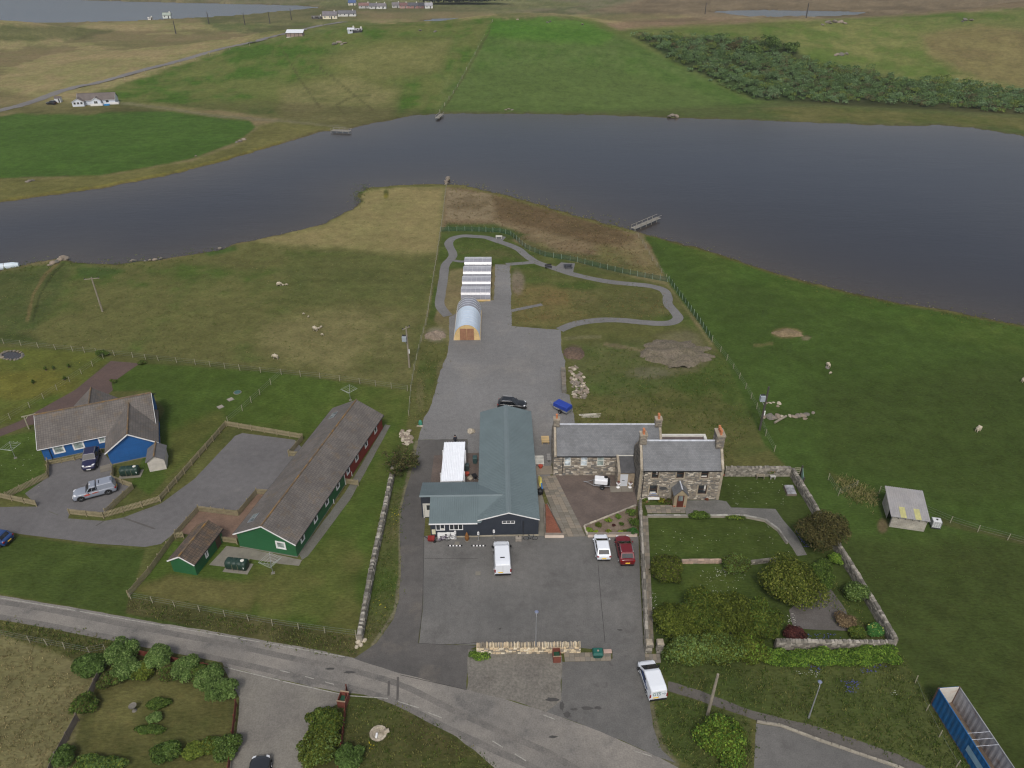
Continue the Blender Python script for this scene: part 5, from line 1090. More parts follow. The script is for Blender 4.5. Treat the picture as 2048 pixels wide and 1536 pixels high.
def car(name, label, cat, loc, head, L, W, H, pm, belt=.62, hood=.60, tail=.68, cab=(-.44, .16), roofc=(-.34, .02), wr=.80, roofm=None, sides=((.0, .34), (.36, .68), (.70, .96)), plate_rear=M_PLY, rails=False, glass_rear=True, wheel_r=.32, wb=(.31, -.30), grille=True, box=False, group=None):
 """hull lofted along its length, glazed cabin, wheels, lamps, plates, mirrors; +y is forwards. cab/roofc are fractions of L"""
 t = thing(name, label, cat, loc, head, group); hw = W / 2; zb = .2
 st = [(-.5, .80, tail * .86), (-.485, .92, tail * .97), (-.44, .985, tail), (-.3, 1, (tail + belt) / 2 + .02), (0, 1, belt), (.16, 1, belt), (.3, .985, hood + .02), (.42, .93, hood - .03), (.47, .84, hood - .12), (.497, .70, hood - .26)]
 rings = []
 for fy, fw, zt in st:
  w = hw * fw; y = fy * L; zt *= H if zt < 1.2 else 1
  rings.append([(w * .86, y, zb), (w * .97, y, zb + .10), (w, y, zb + (zt - zb) * .5), (w * .985, y, zt - .10), (w * .90, y, zt - .015), (0, y, zt + .025), (-w * .90, y, zt - .015), (-w * .985, y, zt - .10), (-w, y, zb + (zt - zb) * .5), (-w * .97, y, zb + .10), (-w * .86, y, zb), (0, y, zb)])
 m = MB(); m.loft(rings); m.build("body", pm, t, True, subsurf=1)
 zbelt = belt * H - .06; y0, y1 = cab[0] * L, cab[1] * L; r0, r1 = roofc[0] * L, roofc[1] * L; w0, w1 = hw * .93, hw * wr; zr = H
 m = MB(); lo = [(-w0, y0, zbelt), (w0, y0, zbelt), (w0, y1, zbelt), (-w0, y1, zbelt)]; hi = [(-w1, r0, zr - .06), (w1, r0, zr - .06), (w1, r1, zr - .06), (-w1, r1, zr - .06)]; tp = [(-w1 * .86, r0 + .1, zr), (w1 * .86, r0 + .1, zr), (w1 * .86, r1 - .12, zr), (-w1 * .86, r1 - .12, zr)]
 m.loft([lo, hi, tp]); m.build("cabin", roofm or pm, t, False, bevel=.04)
 quadpanel(t, "windscreen", M_CGL, [lo[2], lo[3], hi[3], hi[2]], (.05, .05, .16, .05))
 if glass_rear: quadpanel(t, "rear_window", M_CGL, [lo[0], lo[1], hi[1], hi[0]], (.1, .1, .30, .08))
 for s, (a, b, c, d) in ((1, (lo[1], lo[2], hi[2], hi[1])), (-1, (lo[3], lo[0], hi[0], hi[3]))):
  for f0, f1 in sides:
   g0, g1 = (f0, f1) if s > 0 else (1 - f1, 1 - f0)
   quadpanel(t, "side_window", M_CGL, [a, b, c, d], (g0 + .015, 1 - g1 + .015, .26, .10))
 wy = (wb[0] * L, wb[1] * L)
 for y in wy:
  for s in (1, -1):
   wheel(t, s * (hw - .10), y, wheel_r, s)
   a = MB(); n = 12
   a.loft([[(s * (hw * .99 + dx), y + (wheel_r + rr) * math.cos(math.pi * k / n), wheel_r + (wheel_r + rr) * math.sin(math.pi * k / n)) for k in range(n + 1)] for rr, dx in ((.09, -.02), (.07, .012), (.0, .012), (-.0, -.05))], closed=False, caps=False); a.build("wheel_arch", M_TRIM, t, fix=False)
 for s in (1, -1):
  m = MB(); m.hexa([(s * hw * .5, L * .462, (hood - .16) * H), (s * hw * .82, L * .44, (hood - .16) * H), (s * hw * .86, L * .40, (hood - .16) * H), (s * hw * .5, L * .43, (hood - .16) * H), (s * hw * .5, L * .468, (hood - .07) * H), (s * hw * .80, L * .445, (hood - .07) * H), (s * hw * .88, L * .39, (hood - .05) * H), (s * hw * .52, L * .42, (hood - .03) * H)]); m.build("headlight", M_LAMPW, t)
  m = MB(); m.box(min(s * hw * .66, s * hw * .93), max(s * hw * .66, s * hw * .93), -L * .497, -L * .45, (tail - .2) * H, (tail - .07) * H); m.build("tail_light", M_LAMPR, t, bevel=.02)
  m = MB(); m.box(min(s * hw, s * (hw + .17)), max(s * hw, s * (hw + .17)), y1 - .42, y1 - .28, zbelt + .04, zbelt + .2); m.build("mirror", pm, t, bevel=.03)
  m = MB(); m.box(s * (hw - .03) - .012, s * (hw - .03) + .03 * s + .012, wy[1] + .4, wy[0] - .4, zb, zb + .12); m.build("sill", M_TRIM, t)
 m = MB(); m.box(-hw * .84, hw * .84, -L * .506, -L * .47, .24, .42); m.build("rear_bumper", M_TRIM, t, bevel=.03); m = MB(); m.box(-hw * .72, hw * .72, L * .46, L * .5, .22, .4); m.build("front_bumper", M_TRIM, t, bevel=.03)
 pz = (tail - .34) * H; m = MB(); m.hexa([(-.26, -L * .508, pz), (.26, -L * .508, pz), (.26, -L * .495, pz), (-.26, -L * .495, pz), (-.26, -L * .504, pz + .13), (.26, -L * .504, pz + .13), (.26, -L * .49, pz + .13), (-.26, -L * .49, pz + .13)]); m.build("number_plate", plate_rear, t)
 m = MB(); m.box(-.26, .26, L * .5, L * .508, .34, .46); m.build("number_plate", M_PLW, t)
 if rails:
  for s in (1, -1):
   m = MB(); m.tube([(s * w1 * .93, r0 + .15, zr - .01), (s * w1 * .93, r0 + .2, zr + .05), (s * w1 * .93, r1 - .25, zr + .05), (s * w1 * .93, r1 - .15, zr - .01)], .025, 6); m.build("roof_rail", M_CHROME, t)
 return t
def face_dir(a, b): a, b = G(*a), G(*b); d = b - a; return math.atan2(d.y, d.x) - math.pi / 2
PW = paint("white_car_paint", S(226, 230, 236)); PR = paint("red_car_paint", S(104, 16, 24)); PK = paint("black_car_paint", S(24, 25, 28)); PB = paint("navy_car_paint", S(26, 26, 62)); PS = paint("silver_car_paint", S(136, 142, 154), .3); PBL = paint("blue_car_paint", S(30, 60, 110))
def place(u, v, L, head, zrear=.3):      # centre of a car from the photo pixel of its rear bumper's foot
 p = G(u, v, zrear); return (p.x - math.sin(head) * L / 2, p.y + math.cos(head) * L / 2, .03)
h = math.radians(1); car("hatchback_car", "white hatchback parked beside the red car", "car", place(1208, 1121, 3.95, h), h, 3.95, 1.72, 1.42, PW, belt=.62, hood=.60, tail=.70, cab=(-.47, .28), roofc=(-.33, .03), sides=((.02, .30), (.32, .64), (.66, .97)))
h = math.radians(1.5); car("estate_car", "dark red car parked against the garden wall", "car", place(1255, 1131, 4.45, h), h, 4.45, 1.82, 1.58, PR, belt=.62, hood=.62, tail=.70, cab=(-.46, .25), roofc=(-.34, .0), rails=True, wheel_r=.34)
h = math.radians(0); hb = math.atan2(1.96 + 1.97, 92.1 - 92.9); car("black_estate_car", "black estate car parked behind the dark building", "car", (0.05, 92.6, .03), math.radians(-96), 4.4, 1.78, 1.45, PK, cab=(-.45, .2), roofc=(-.37, .02), rails=True)
a, b = (178, 911), (168, 949); hd = face_dir(a, b); p = G(171, 937); car("navy_suv_car", "dark navy car facing out on the blue house's drive", "car", (p.x + .25, p.y + 1.3, .03), hd, 4.3, 1.8, 1.6, PB, cab=(-.45, .19), roofc=(-.36, .03), rails=True, plate_rear=M_PLW, wheel_r=.34)
p = G(524, 1542); car("dark_parked_car", "dark grey car parked on the gravel at the roadside", "car", (p.x, p.y - 1.0, .03), math.radians(5), 4.2, 1.76, 1.48, paint("charcoal_car_paint", S(40, 42, 46)))
p = G(-8, 1083); car("blue_parked_car", "blue car on the access road at the picture's edge", "car", (p.x, p.y, .03), math.radians(80), 4.1, 1.74, 1.46, PBL)
# panel vans
def van(name, label, loc, head, L, W, H, nose, pm, letters=False):
 t = thing(name, label, "van", loc, head); hw = W / 2; hb = .52 * H; y_ws0 = L / 2 - nose; y_ws1 = y_ws0 - (1.1 if letters else .85)
 st = [(-L / 2, .96, H - .16, .84), (-L / 2 + .05, .985, H - .05, .86), (-L / 2 + .5, 1, H, .88), (y_ws1 - .1, 1, H - .02, .87), (y_ws1 + .12, 1, H - .10, .85), (y_ws0, .99, hb + .08, .86), (L / 2 - nose * .45, .96, hb - .04, .80), (L / 2 - .12, .86, hb - .22, .68), (L / 2, .70, hb - .42, .55)]
 rings = []
 for y, fw, zt, tf in st:
  w = hw * fw; rings.append([(w * .92, y, .22), (w, y, .34), (w, y, .34 + (min(zt, hb) - .34) * .75), (w * (.97 if zt > hb + .2 else .95), y, min(zt, hb) + .0), (hw * tf * 1.02 * fw, y, zt - .08), (hw * tf * .92 * fw, y, zt), (-hw * tf * .92 * fw, y, zt), (-hw * tf * 1.02 * fw, y, zt - .08), (-w * (.97 if zt > hb + .2 else .95), y, min(zt, hb)), (-w, y, .34 + (min(zt, hb) - .34) * .75), (-w, y, .34), (-w * .92, y, .22)])
 m = MB(); m.loft(rings); m.build("body", pm, t, False, bevel=.05)
 A = [(hw * .90, y_ws0 + .02, hb + .10), (-hw * .90, y_ws0 + .02, hb + .10), (-hw * .80, y_ws1 + .14, H - .13), (hw * .80, y_ws1 + .14, H - .13)]; quadpanel(t, "windscreen", M_CGL, A, (.03, .03, .04, .04), .03)
 for s in (1, -1):
  q = [(s * hw * .975, y_ws1 - .75, hb + .02), (s * hw * .975, y_ws0 - .12, hb + .02), (s * hw * .90, y_ws1 + .10, H - .24), (s * hw * .90, y_ws1 - .75, H - .24)]
  if s < 0: q = [q[1], q[0], q[3], q[2]]
  quadpanel(t, "side_window", M_CGL, q, (.02, .02, .02, .02), .035)
  m = MB(); m.box(min(s * hw, s * (hw + .2)), max(s * hw, s * (hw + .2)), y_ws0 - .35, y_ws0 - .2, hb, hb + .25); m.build("mirror", M_TRIM, t, bevel=.03)
  m = MB(); m.box(min(s * hw * .84, s * hw * .99), max(s * hw * .84, s * hw * .99), -L / 2 - .015, -L / 2 + .05, .7, 1.15); m.build("tail_light", M_LAMPR, t)
  m = MB(); m.hexa([(s * hw * .5, L / 2 - .08, hb - .42), (s * hw * .8, L / 2 - .16, hb - .42), (s * hw * .85, L / 2 - .34, hb - .38), (s * hw * .5, L / 2 - .2, hb - .38), (s * hw * .5, L / 2 - .09, hb - .3), (s * hw * .8, L / 2 - .17, hb - .3), (s * hw * .86, L / 2 - .4, hb - .22), (s * hw * .5, L / 2 - .22, hb - .22)]); m.build("headlight", M_LAMPW, t)
  m = MB(); m.box(s * hw - .015, s * hw + .015, -L * .22, L * .18, .45, .55); m.build("side_strip", M_TRIM, t)
  for y in (L * .31, -L * .29): wheel(t, s * (hw - .1), y, .33, s)
 m = MB(); m.box(-hw * .93, hw * .93, -L / 2 - .06, -L / 2 + .05, .26, .48); m.build("rear_bumper", M_TRIM, t, bevel=.03)
 m = MB(); m.box(-.52, 0, -L / 2 - .03, -L / 2 - .003, .62, .75); m.build("number_plate", M_PLY, t)
 m = MB(); m.box(-.012, .012, -L / 2 - .02, -L / 2 - .004, .5, H - .2); m.build("door_seam", M("seam_grey", S(150, 152, 156), .6, .05), t)
 if letters:
  g = M("green_lettering", S(30, 104, 92), .6, .04); nv = M("navy_lettering", S(40, 60, 104), .6, .05)
  text_mesh(t, "GTS", .46, g, (-.2, -L / 2 - .012, H - .78), (math.radians(90), 0, 0)).scale = (1, 1.45, 1); text_mesh(t, "GTS", .26, nv, (.18, L / 2 - .52, hb - .02), (math.radians(-22), 0, math.pi))
  m = MB()
  for a, b in (((.42, .18), (.60, .18)), ((.42, .30), (.60, .30)), ((.60, .10), (.74, .24)), ((.60, .38), (.74, .24)), ((.42, .18), (.42, .30))): m.bar((a[0] - .08, -L / 2 - .015, H - .8 + a[1]), (b[0] - .08, -L / 2 - .015, H - .8 + b[1]), .025)
  m.build("arrow_logo", M("grey_logo", S(110, 130, 132), .6, .05), t)
  for y0, y1, z in ((.55, -.25, 1.28), (.3, -.75, 1.05), (-.1, -1.3, .85)):
   m = MB(); m.hexa([(-hw * 1.0 - .012, y1, z), (-hw * 1.0 - .012, y0, z), (-hw * 1.0 + .02, y0, z), (-hw * 1.0 + .02, y1, z), (-hw * .975 - .016, y1, z + .15), (-hw * .975 - .016, y0, z + .15), (-hw * .97, y0, z + .15), (-hw * .97, y1, z + .15)]); m.build("side_lettering", nv, t)
 else:
  m = MB(); m.box(-.25, .25, -L / 2 + 1.0, -L / 2 + 1.14, H, H + .03); m.build("roof_vent", M_TRIM, t)
 return t
h = math.radians(3.2); van("panel_van", "large white van parked in front of the dark building", place(1006, 1150, 4.95, h, .3), h, 4.95, 1.9, 1.9, 1.05, PW)
h = math.radians(8.5); van("small_van", "small white van lettered GTS parked at the garden bank", place(1316, 1400, 4.2, h, .3), h, 4.2, 1.76, 1.74, .86, PW, True)
# pickup with hard top
def pickup():
 p = G(188, 992); t = car("pickup_truck", "silver pickup truck with hard top on the blue house's drive", "truck", (p.x + .1, p.y + .35, .03), math.radians(116), 5.1, 1.84, 1.74, PS, belt=.60, hood=.62, tail=.62, cab=(-.08, .20), roofc=(-.06, .08), sides=((.03, .45), (.48, .90)), wheel_r=.39, glass_rear=False, wr=.82)
 m = MB(); lo = [(-.86, -2.5, 1.0), (.86, -2.5, 1.0), (.86, -.44, 1.0), (-.86, -.44, 1.0)]; hi = [(-.76, -2.25, 1.7), (.76, -2.25, 1.7), (.76, -.46, 1.72), (-.76, -.46, 1.72)]; m.loft([lo, hi, [(x * .9, y, 1.76) for x, y, z in hi]]); m.build("hard_top", PS, t, bevel=.04)
 for y in (-2.1, -.75):
  m = MB(); m.box(-.35, .35, y - .04, y + .04, 1.76, 1.79); m.build("roof_bar", M_TRIM, t)
 for z, y0, y1, c in ((.72, 1.15, .45, S(186, 74, 62)), (.86, .9, .55, S(206, 130, 116)), (.8, .2, -.5, S(160, 90, 80))):
  m = MB(); m.box(-.935, -.922, y1, y0, z, z + .16); m.box(.922, .935, y1, y0, z, z + .16); m.build("side_decal", M("red_decal%d" % int(z * 100), c, .5, .3, 8), t)['kind'] = 'stuff'
 m = MB(); m.lathe([(.1, 1.74), (.06, 1.8), (.02, 1.82)], (0, .3, 0), 10); m.build("beacon", M_WHITE, t)
pickup()
# trailers
def trailer_base(t, L, W, z):
 m = MB()
 for x in (-W / 2, W / 2 - .06): m.box(x, x + .06, -L / 2, L / 2, z - .1, z)
 for y in (-L / 2, 0, L / 2 - .06): m.box(-W / 2 + .06, W / 2 - .06, y, y + .06, z - .1, z)
 m.build("chassis", M_CHROME, t)
 m = MB(); m.bar((-W / 2 + .1, L / 2, z - .05), (0, L / 2 + .9, z - .05), .06); m.bar((W / 2 - .1, L / 2, z - .05), (0, L / 2 + .9, z - .05), .06); m.bar((0, L / 2 + .8, z - .05), (0, L / 2 + 1.25, z - .05), .08); m.build("drawbar", M_CHROME, t)
 for s in (1, -1):
  wheel(t, s * (W / 2 + .12), -.1, .27, s); m = MB(); n = 8
  m.loft([[(s * (W / 2 + d), -.1 + .34 * math.cos(math.pi * k / n), .27 + .34 * math.sin(math.pi * k / n)) for k in range(n + 1)] for d in (.0, .26)], closed=False, caps=False); m.build("mudguard", M_TRIM, t, fix=False)
def trailers():
 a, b = G(1105, 818), G(1136, 833); d = b - a; hd = math.atan2(d.y, d.x) - math.pi / 2; c = G(1124, 826); t = thing("covered_trailer", "small trailer under a bright blue cover in the gravel yard", "trailer", (c.x + .1, c.y + .5, .03), hd + math.pi)
 trailer_base(t, 2.5, 1.3, .5); m = MB(); m.box(-.66, .66, -1.26, 1.26, .5, .82); m.build("side_board", M_CHROME, t); m = MB(); m.loft([[(-.7, -1.3, .72), (.7, -1.3, .72), (.7, 1.3, .72), (-.7, 1.3, .72)], [(-.68, -1.27, 1.3), (.68, -1.27, 1.3), (.68, 1.27, 1.3), (-.68, 1.27, 1.3)], [(-.6, -1.2, 1.36), (.6, -1.2, 1.36), (.6, 1.2, 1.36), (-.6, 1.2, 1.36)]]); m.build("cover", M("blue_tarpaulin", S(36, 62, 150), .55, .08, 1.5, 8, .04, .3, 5), t, bevel=.03)
 c = G(1203, 973); t = thing("tank_trailer", "small trailer carrying a white water tank in the paved courtyard", "trailer", (c.x, c.y + .1, .03), math.radians(82))
 trailer_base(t, 2.2, 1.25, .5); m = MB(); m.box(-.5, .52, -.75, .95, .52, 1.3); m.build("tank", M("white_plastic", S(226, 228, 232), .4, .03), t, bevel=.12); m = MB(); m.tube([(.5 + .0, -.7, 1.05), (.3, -1.0, 1.15), (-.2, -.95, 1.2), (-.25, -.7, 1.1)], .05, 6); m.build("hose", M_TRIM, t); m = MB(); m.lathe([(.22, 1.3), (.26, 1.36), (.12, 1.38)], (.2, -.5, 0), 12); m.build("reel", M_TRIM, t)
 m = MB(); m.box(-.5, .5, -1.05, -.8, .52, .95); m.build("pump", M_TRIM, t, bevel=.03)
trailers()
# ================================================================== WALLS, FENCES
def gline(px): return [G(u, v) for u, v in px]
def resample(pts, step):
 out = [pts[0].copy()]
 for a, b in zip(pts[:-1], pts[1:]):
  L = (b - a).length; n = max(1, round(L / step))
  for k in range(1, n + 1): out.append(a.lerp(b, k / n))
 return out
def stone_wall(name, label, px, h, w, cols=STONE_DYKE, seed=1, cap=True, faces=True, capcols=None, flat=False, pts=None, taper=.8):
 """stone wall: mortared core, faced both sides with stones, coping stones along the top"""
 P = pts or gline(px); t = thing(name, label, "wall", tuple(P[0][:2]) + (0,)); O = P[0].copy(); O.z = 0; r = random.Random(seed); core = MB(); st = MB(); cp = MB()
 for a, b in zip(P[:-1], P[1:]):
  a = a - O; b = b - O; d = (b - a); L = d.length; d.normalize(); n = Vector((-d.y, d.x, 0)); w1 = w * taper
  core.hexa([a - n * w / 2, b - n * w / 2, b + n * w / 2, a + n * w / 2] + [q + Vector((0, 0, h)) for q in (a - n * w1 / 2, b - n * w1 / 2, b + n * w1 / 2, a + n * w1 / 2)])
  if faces:
   for s in (1, -1):
    F = Face(a + n * s * w * .47, d, n * s); stonework(st, F, L, lambda x: h, H=h, cols=cols, rnd=r, rh=(.14, .26), ln=(.2, .55), d=(.0, .06))
  if cap:
   x = 0
   while x < L:
    l = r.uniform(.16, .42) if not flat else r.uniform(.6, 1.1); l = min(l, L - x); c = r.choice(capcols or cols); k = r.uniform(.85, 1.12); c = tuple(q * k for q in c); hh = r.uniform(.10, .22) if not flat else .1; j = lambda: r.uniform(-.03, .03)
    f = lambda s, xx, z, ww: a + d * xx + n * (s * ww / 2) + Vector((0, 0, z))
    ww = w1 + r.uniform(-.02, .1); cp.hexa([f(-1, x + .01, h, ww), f(-1, x + l - .01, h, ww), f(1, x + l - .01, h, ww), f(1, x + .01, h, ww), f(-1, x + .02 + j(), h + hh + j(), ww * .7), f(-1, x + l - .02, h + hh + j(), ww * .7), f(1, x + l - .02 + j(), h + hh + j(), ww * .7), f(1, x + .02, h + hh + j(), ww * .7)], c); x += l
 core.build("core", M_MORTAR, t)
 if faces: o = st.build("stonework", M_STONE, t, fix=False); o['kind'] = 'stuff'
 if cap: o = cp.build("coping_stones", M_STONE, t); o['kind'] = 'stuff'
 return t
stone_wall("drystone_dyke", "long grey drystone wall between bungalow lawn and dark drive", [(789,934),(776,1000),(763,1062),(748,1130),(735,1200),(724,1262),(720,1284)], .95, .55, seed=2)
GREYW = [S(126, 121, 112), S(140, 134, 124), S(112, 108, 100), S(154, 148, 138), S(104, 100, 92)]
stone_wall("garden_back_wall", "rubble garden wall running from the stone house's gable", [(1448,951),(1500,951),(1578,951)], 1.35, .45, GREYW, 3)
stone_wall("garden_side_wall", "slanting grey garden wall between the walled garden and the field", [(1582,951),(1618,1010),(1650,1066),(1700,1146),(1745,1222),(1786,1294)], 1.2, .5, GREYW, 4)
stone_wall("garden_lower_wall", "grey garden wall above the flowering bank", [(1548,1296),(1640,1297),(1785,1298)], 1.1, .45, GREYW, 5)
stone_wall("car_park_wall", "thin grey wall with flat coping along the car park's edge", [(1279,1014),(1283,1100),(1288,1200),(1292,1300)], 1.2, .32, GREYW, 6, flat=True)
stone_wall("terrace_wall", "low pale kerb wall edging the upper lawn", [(1294,1034),(1372,1034),(1486,1034),(1530,1043),(1556,1062),(1574,1088)], .3, .28, [S(140, 138, 132), S(160, 158, 150), S(122, 120, 114)], 7, flat=True, faces=False)
stone_wall("lawn_retaining_wall", "low pinkish retaining wall between two lawns", [(1362,1126),(1442,1125)], .45, .3, [S(172, 148, 132), S(160, 140, 126)], 8, flat=True)
stone_wall("lawn_end_wall", "short grey retaining wall beside the big round shrub", [(1500,1128),(1552,1122)], .45, .3, GREYW, 9, flat=True)
for u, v, lb in ((1296, 1302, "square stone gate pillar at the car park end"), (1318, 1302, "square stone gate pillar under the big hedge")):
 p = G(u, v); t = thing("gate_pillar", lb, "pillar", (p.x, p.y, 0)); m = MB(); m.box(-.3, .3, -.3, .3, 0, 1.35); m.build("shaft", M_MORTAR, t); s = MB()
 for F in (Face((-.3, -.3, 0), (1, 0, 0), (0, -1, 0)), Face((-.3, .3, 0), (0, -1, 0), (-1, 0, 0)), Face((.3, -.3, 0), (0, 1, 0), (1, 0, 0))): stonework(s, F, .6, lambda x: 1.35, H=1.35, cols=GREYW)
 s.build("stonework", M_STONE, t, fix=False)['kind'] = 'stuff'; m = MB(); m.hexa([(-.36, -.36, 1.35), (.36, -.36, 1.35), (.36, .36, 1.35), (-.36, .36, 1.35), (-.28, -.28, 1.52), (.28, -.28, 1.52), (.28, .28, 1.52), (-.28, .28, 1.52)]); m.build("cap_stone", M_SKEW, t)
# the pale rubble wall by the road: stones are single parts
def layby_wall():
 a, b = G(953, 1307), G(1161, 1305); O = a.copy(); d = (b - a); L = d.length; d.normalize(); n = Vector((-d.y, d.x, 0)); t = thing("roadside_wall", "pale rubble wall with upright coping stones beside the lay-by", "wall", (a.x, a.y, 0), math.atan2(d.y, d.x))
 m = MB(); m.box(0, L, .0, .5, 0, .78); m.build("core", M("pale_mortar", S(150, 140, 122), .95, .12), t)
 r = random.Random(21); protos = []
 for k in range(14):
  m = MB(); c = r.choice(STONE_PALE); j = lambda q=.08: r.uniform(-q, q)
  m.hexa([(0 + abs(j()), -.5 + j(), 0 + abs(j())), (1 - abs(j()), -.5 + j(), 0 + abs(j())), (1, .5, 0), (0, .5, 0), (0 + abs(j()), -.45 + j(), 1 - abs(j())), (1 - abs(j()), -.5 + j(), 1 - abs(j())), (1, .5, 1), (0, .5, 1)], c); me = m.mesh("stone"); me.materials.append(M_STONE); protos.append(me)
 z = .01; cnt = 0
 for hrow in (.24, .21, .19, .16):
  x = 0
  while x < L - .05:
   l = min(r.uniform(.22, .55), L - x); o = bpy.data.objects.new("stone", r.choice(protos)); COL.objects.link(o); o.parent = t; o.location = (x + .008, -.03 + r.uniform(-.02, .02), z + .006); o.scale = (l - .018, .14, hrow - .014); x += l; cnt += 1
  z += hrow
 x = 0
 while x < L - .03:
  l = min(r.uniform(.06, .13), L - x); o = bpy.data.objects.new("coping_stone", r.choice(protos)); COL.objects.link(o); o.parent = t; o.location = (x, .25, .785); o.scale = (l * .8, .54 + r.uniform(-.1, .06), r.uniform(.14, .36)); o.rotation_euler = (0, r.uniform(-.12, .12), 0); x += l; cnt += 1
layby_wall()
for nm, px, lb in (("bed_wall", [(1176, 1075), (1274, 1074)], "long low white wall in front of the shrub bed"), ("gravel_bed_wall", [(1090, 1076), (1128, 1076)], "short low white wall in front of the red gravel bed")):
 a, b = gline(px); d = b - a; L = d.length; t = thing(nm, lb, "wall", (a.x, a.y, 0), math.atan2(d.y, d.x)); m = MB(); m.box(0, L, 0, .24, 0, .5); m.build("render", M("pinkish_render", S(208, 192, 178), .8, .08, .8, 8, .05), t); m = MB(); m.box(-.03, L + .03, -.04, .3, .5, .57); m.build("coping", M("coping_grey", S(128, 118, 108), .9, .1), t)
stone_wall("bed_edge_wall", "pale block edging along the top of the shrub bed", [(1168, 1055), (1271, 1014)], .3, .24, [S(176, 166, 150), S(158, 150, 138)], 12, flat=True, faces=False)
stone_wall("bed_corner_wall", "short pale block edging at the shrub bed's corner", [(1168, 1056), (1175, 1074)], .35, .22, [S(176, 166, 150), S(158, 150, 138)], 13, flat=True, faces=False)
M_PICK = M("weathered_fence_wood", S(142, 132, 104), .9, .14, 1.2, 9, .1); M_POST = M("pale_post_wood", S(150, 145, 124), .9, .12, 1.5); M_WIRE = M("fence_wire", S(120, 122, 120), .6, .05)
def picket(label, px, h=.95, pts=None, mat=None):
 P = pts or gline(px); t = thing("picket_fence", label, "fence", (P[0].x, P[0].y, 0)); O = Vector((P[0].x, P[0].y, 0)); pk = MB(); r = random.Random(len(label)); mat = mat or M_PICK; post_me = None; prev = None
 for a, b in zip(P[:-1], P[1:]):
  a = a - O; b = b - O; d = b - a; L = d.length; d.normalize(); n = Vector((-d.y, d.x, 0)); a.z = b.z = 0
  nb = max(1, round(L / 1.9))
  for k in range(nb + 1):
   p = a.lerp(b, k / nb)
   if prev is not None and (p - prev).length < .3: continue
   prev = p.copy()
   if post_me is None: m = MB(); m.box(-.05, .05, -.05, .05, 0, h + .08); post_me = m.mesh("post"); post_me.materials.append(mat)
   o = bpy.data.objects.new("post", post_me); COL.objects.link(o); o.parent = t; o.location = p
  for z in (h * .28, h * .76):
   m = MB(); m.bar(a + Vector((0, 0, z)) + n * .04, b + Vector((0, 0, z)) + n * .04, .04, .08); m.build("rail", mat, t)
  x = .06
  while x < L - .03:
   q = a + d * x + n * .075; hh = h + r.uniform(-.02, .02); s = d * .05; e = n * .012
   pk.hexa([q - s - e + Vector((0, 0, .06)), q + s - e + Vector((0, 0, .06)), q + s + e + Vector((0, 0, .06)), q - s + e + Vector((0, 0, .06)), q - s - e + Vector((0, 0, hh)), q + s - e + Vector((0, 0, hh)), q + s + e + Vector((0, 0, hh)), q - s + e + Vector((0, 0, hh))]); x += .15
 o = pk.build("pickets", mat, t); o['kind'] = 'stuff'
picket("wooden picket fence in front of the silver pickup along the access road", [(140, 1030), (208, 1037), (322, 1004)])
picket("picket fence round the far end of the asphalt court", [(322, 1003), (453, 853), (606, 879), (579, 911)])
picket("short picket fence between court and long bungalow", [(578, 913), (602, 915)])
picket("picket fence angled behind the silver pickup", [(225, 962), (267, 978), (212, 1029)])
picket("stepped picket fence round the brown paved yard", [(545, 990), (514, 988), (477, 1032), (398, 1022), (353, 1072), (300, 1146), (258, 1194)])
picket("short picket fence beside the green shed's tile roof", [(352, 1078), (368, 1076)]); picket("short picket fence linking green shed and bungalow", [(432, 1100), (443, 1085), (475, 1089)])
picket("little picket gate fence at the red and green wall joint", [(693, 969), (717, 972)])
picket("low picket fence along the blue house's front wall", [(97, 931), (150, 921), (204, 906)], .7); picket("picket fence beside the blue house's drive entrance", [(97, 955), (14, 996)]); picket("picket fence along the access road at the picture's edge", [(-40, 990), (0, 997), (74, 1013)]); picket("picket fence between navy car and oil tank", [(97, 927), (97, 955)]); picket("short picket fence beside the green oil tank", [(226, 938), (226, 958)])
POSTME = None
def wire_fence(label, px, h=1.1, step=3.0, mat=None, wires=(.35, .7, 1.02), lean=.05, name="wire_fence", rad=.048, far=False):
 global POSTME
 P = resample([T(u, v) for u, v in px] if far else gline(px), step); t = thing(name, label, "fence", (P[0].x, P[0].y, P[0].z)); O = P[0].copy(); r = random.Random(len(label) + len(px))
 if POSTME is None: m = MB(); m.tube([(0, 0, -.1), (0, 0, 1)], 1, 6); POSTME = m.mesh("post")
 key = POSTME if mat is None else POSTME.copy()
 if not key.materials: key.materials.append(M_POST)
 if mat: key.materials.clear(); key.materials.append(mat)
 tops = []
 for p in P:
  o = bpy.data.objects.new("post", key); COL.objects.link(o); o.parent = t; o.location = p - O; hh = h * r.uniform(.94, 1.08); o.scale = (rad, rad, hh); o.rotation_euler = (r.uniform(-lean, lean), r.uniform(-lean, lean), 0)
 w = MB()
 for z in wires:
  for a, b in zip(P[:-1], P[1:]): w.bar(a - O + Vector((0, 0, z)), b - O + Vector((0, 0, z)), .012)
 if wires: w.build("wires", M_WIRE, t)['kind'] = 'stuff'
 return t
wire_fence("post and wire fence between sheep pasture and bungalow gardens", [(-60, 684), (8, 688), (77, 696), (146, 703), (193, 708), (266, 716), (317, 722), (391, 730), (480, 741), (563, 750), (640, 757), (720, 768), (815, 782)])
wire_fence("post and wire fence dividing the two bungalow lawns", [(563, 750), (520, 790), (485, 822), (456, 846)]); wire_fence("post and wire fence beside the red gravel strip", [(-20, 862), (60, 816), (140, 764), (207, 718)], 1.0)
wire_fence("long pasture fence running from the yard down to the loch", [(893, 372), (885, 440), (873, 520), (862, 590), (852, 650), (838, 700), (829, 740), (822, 782), (818, 832)], 1.15)
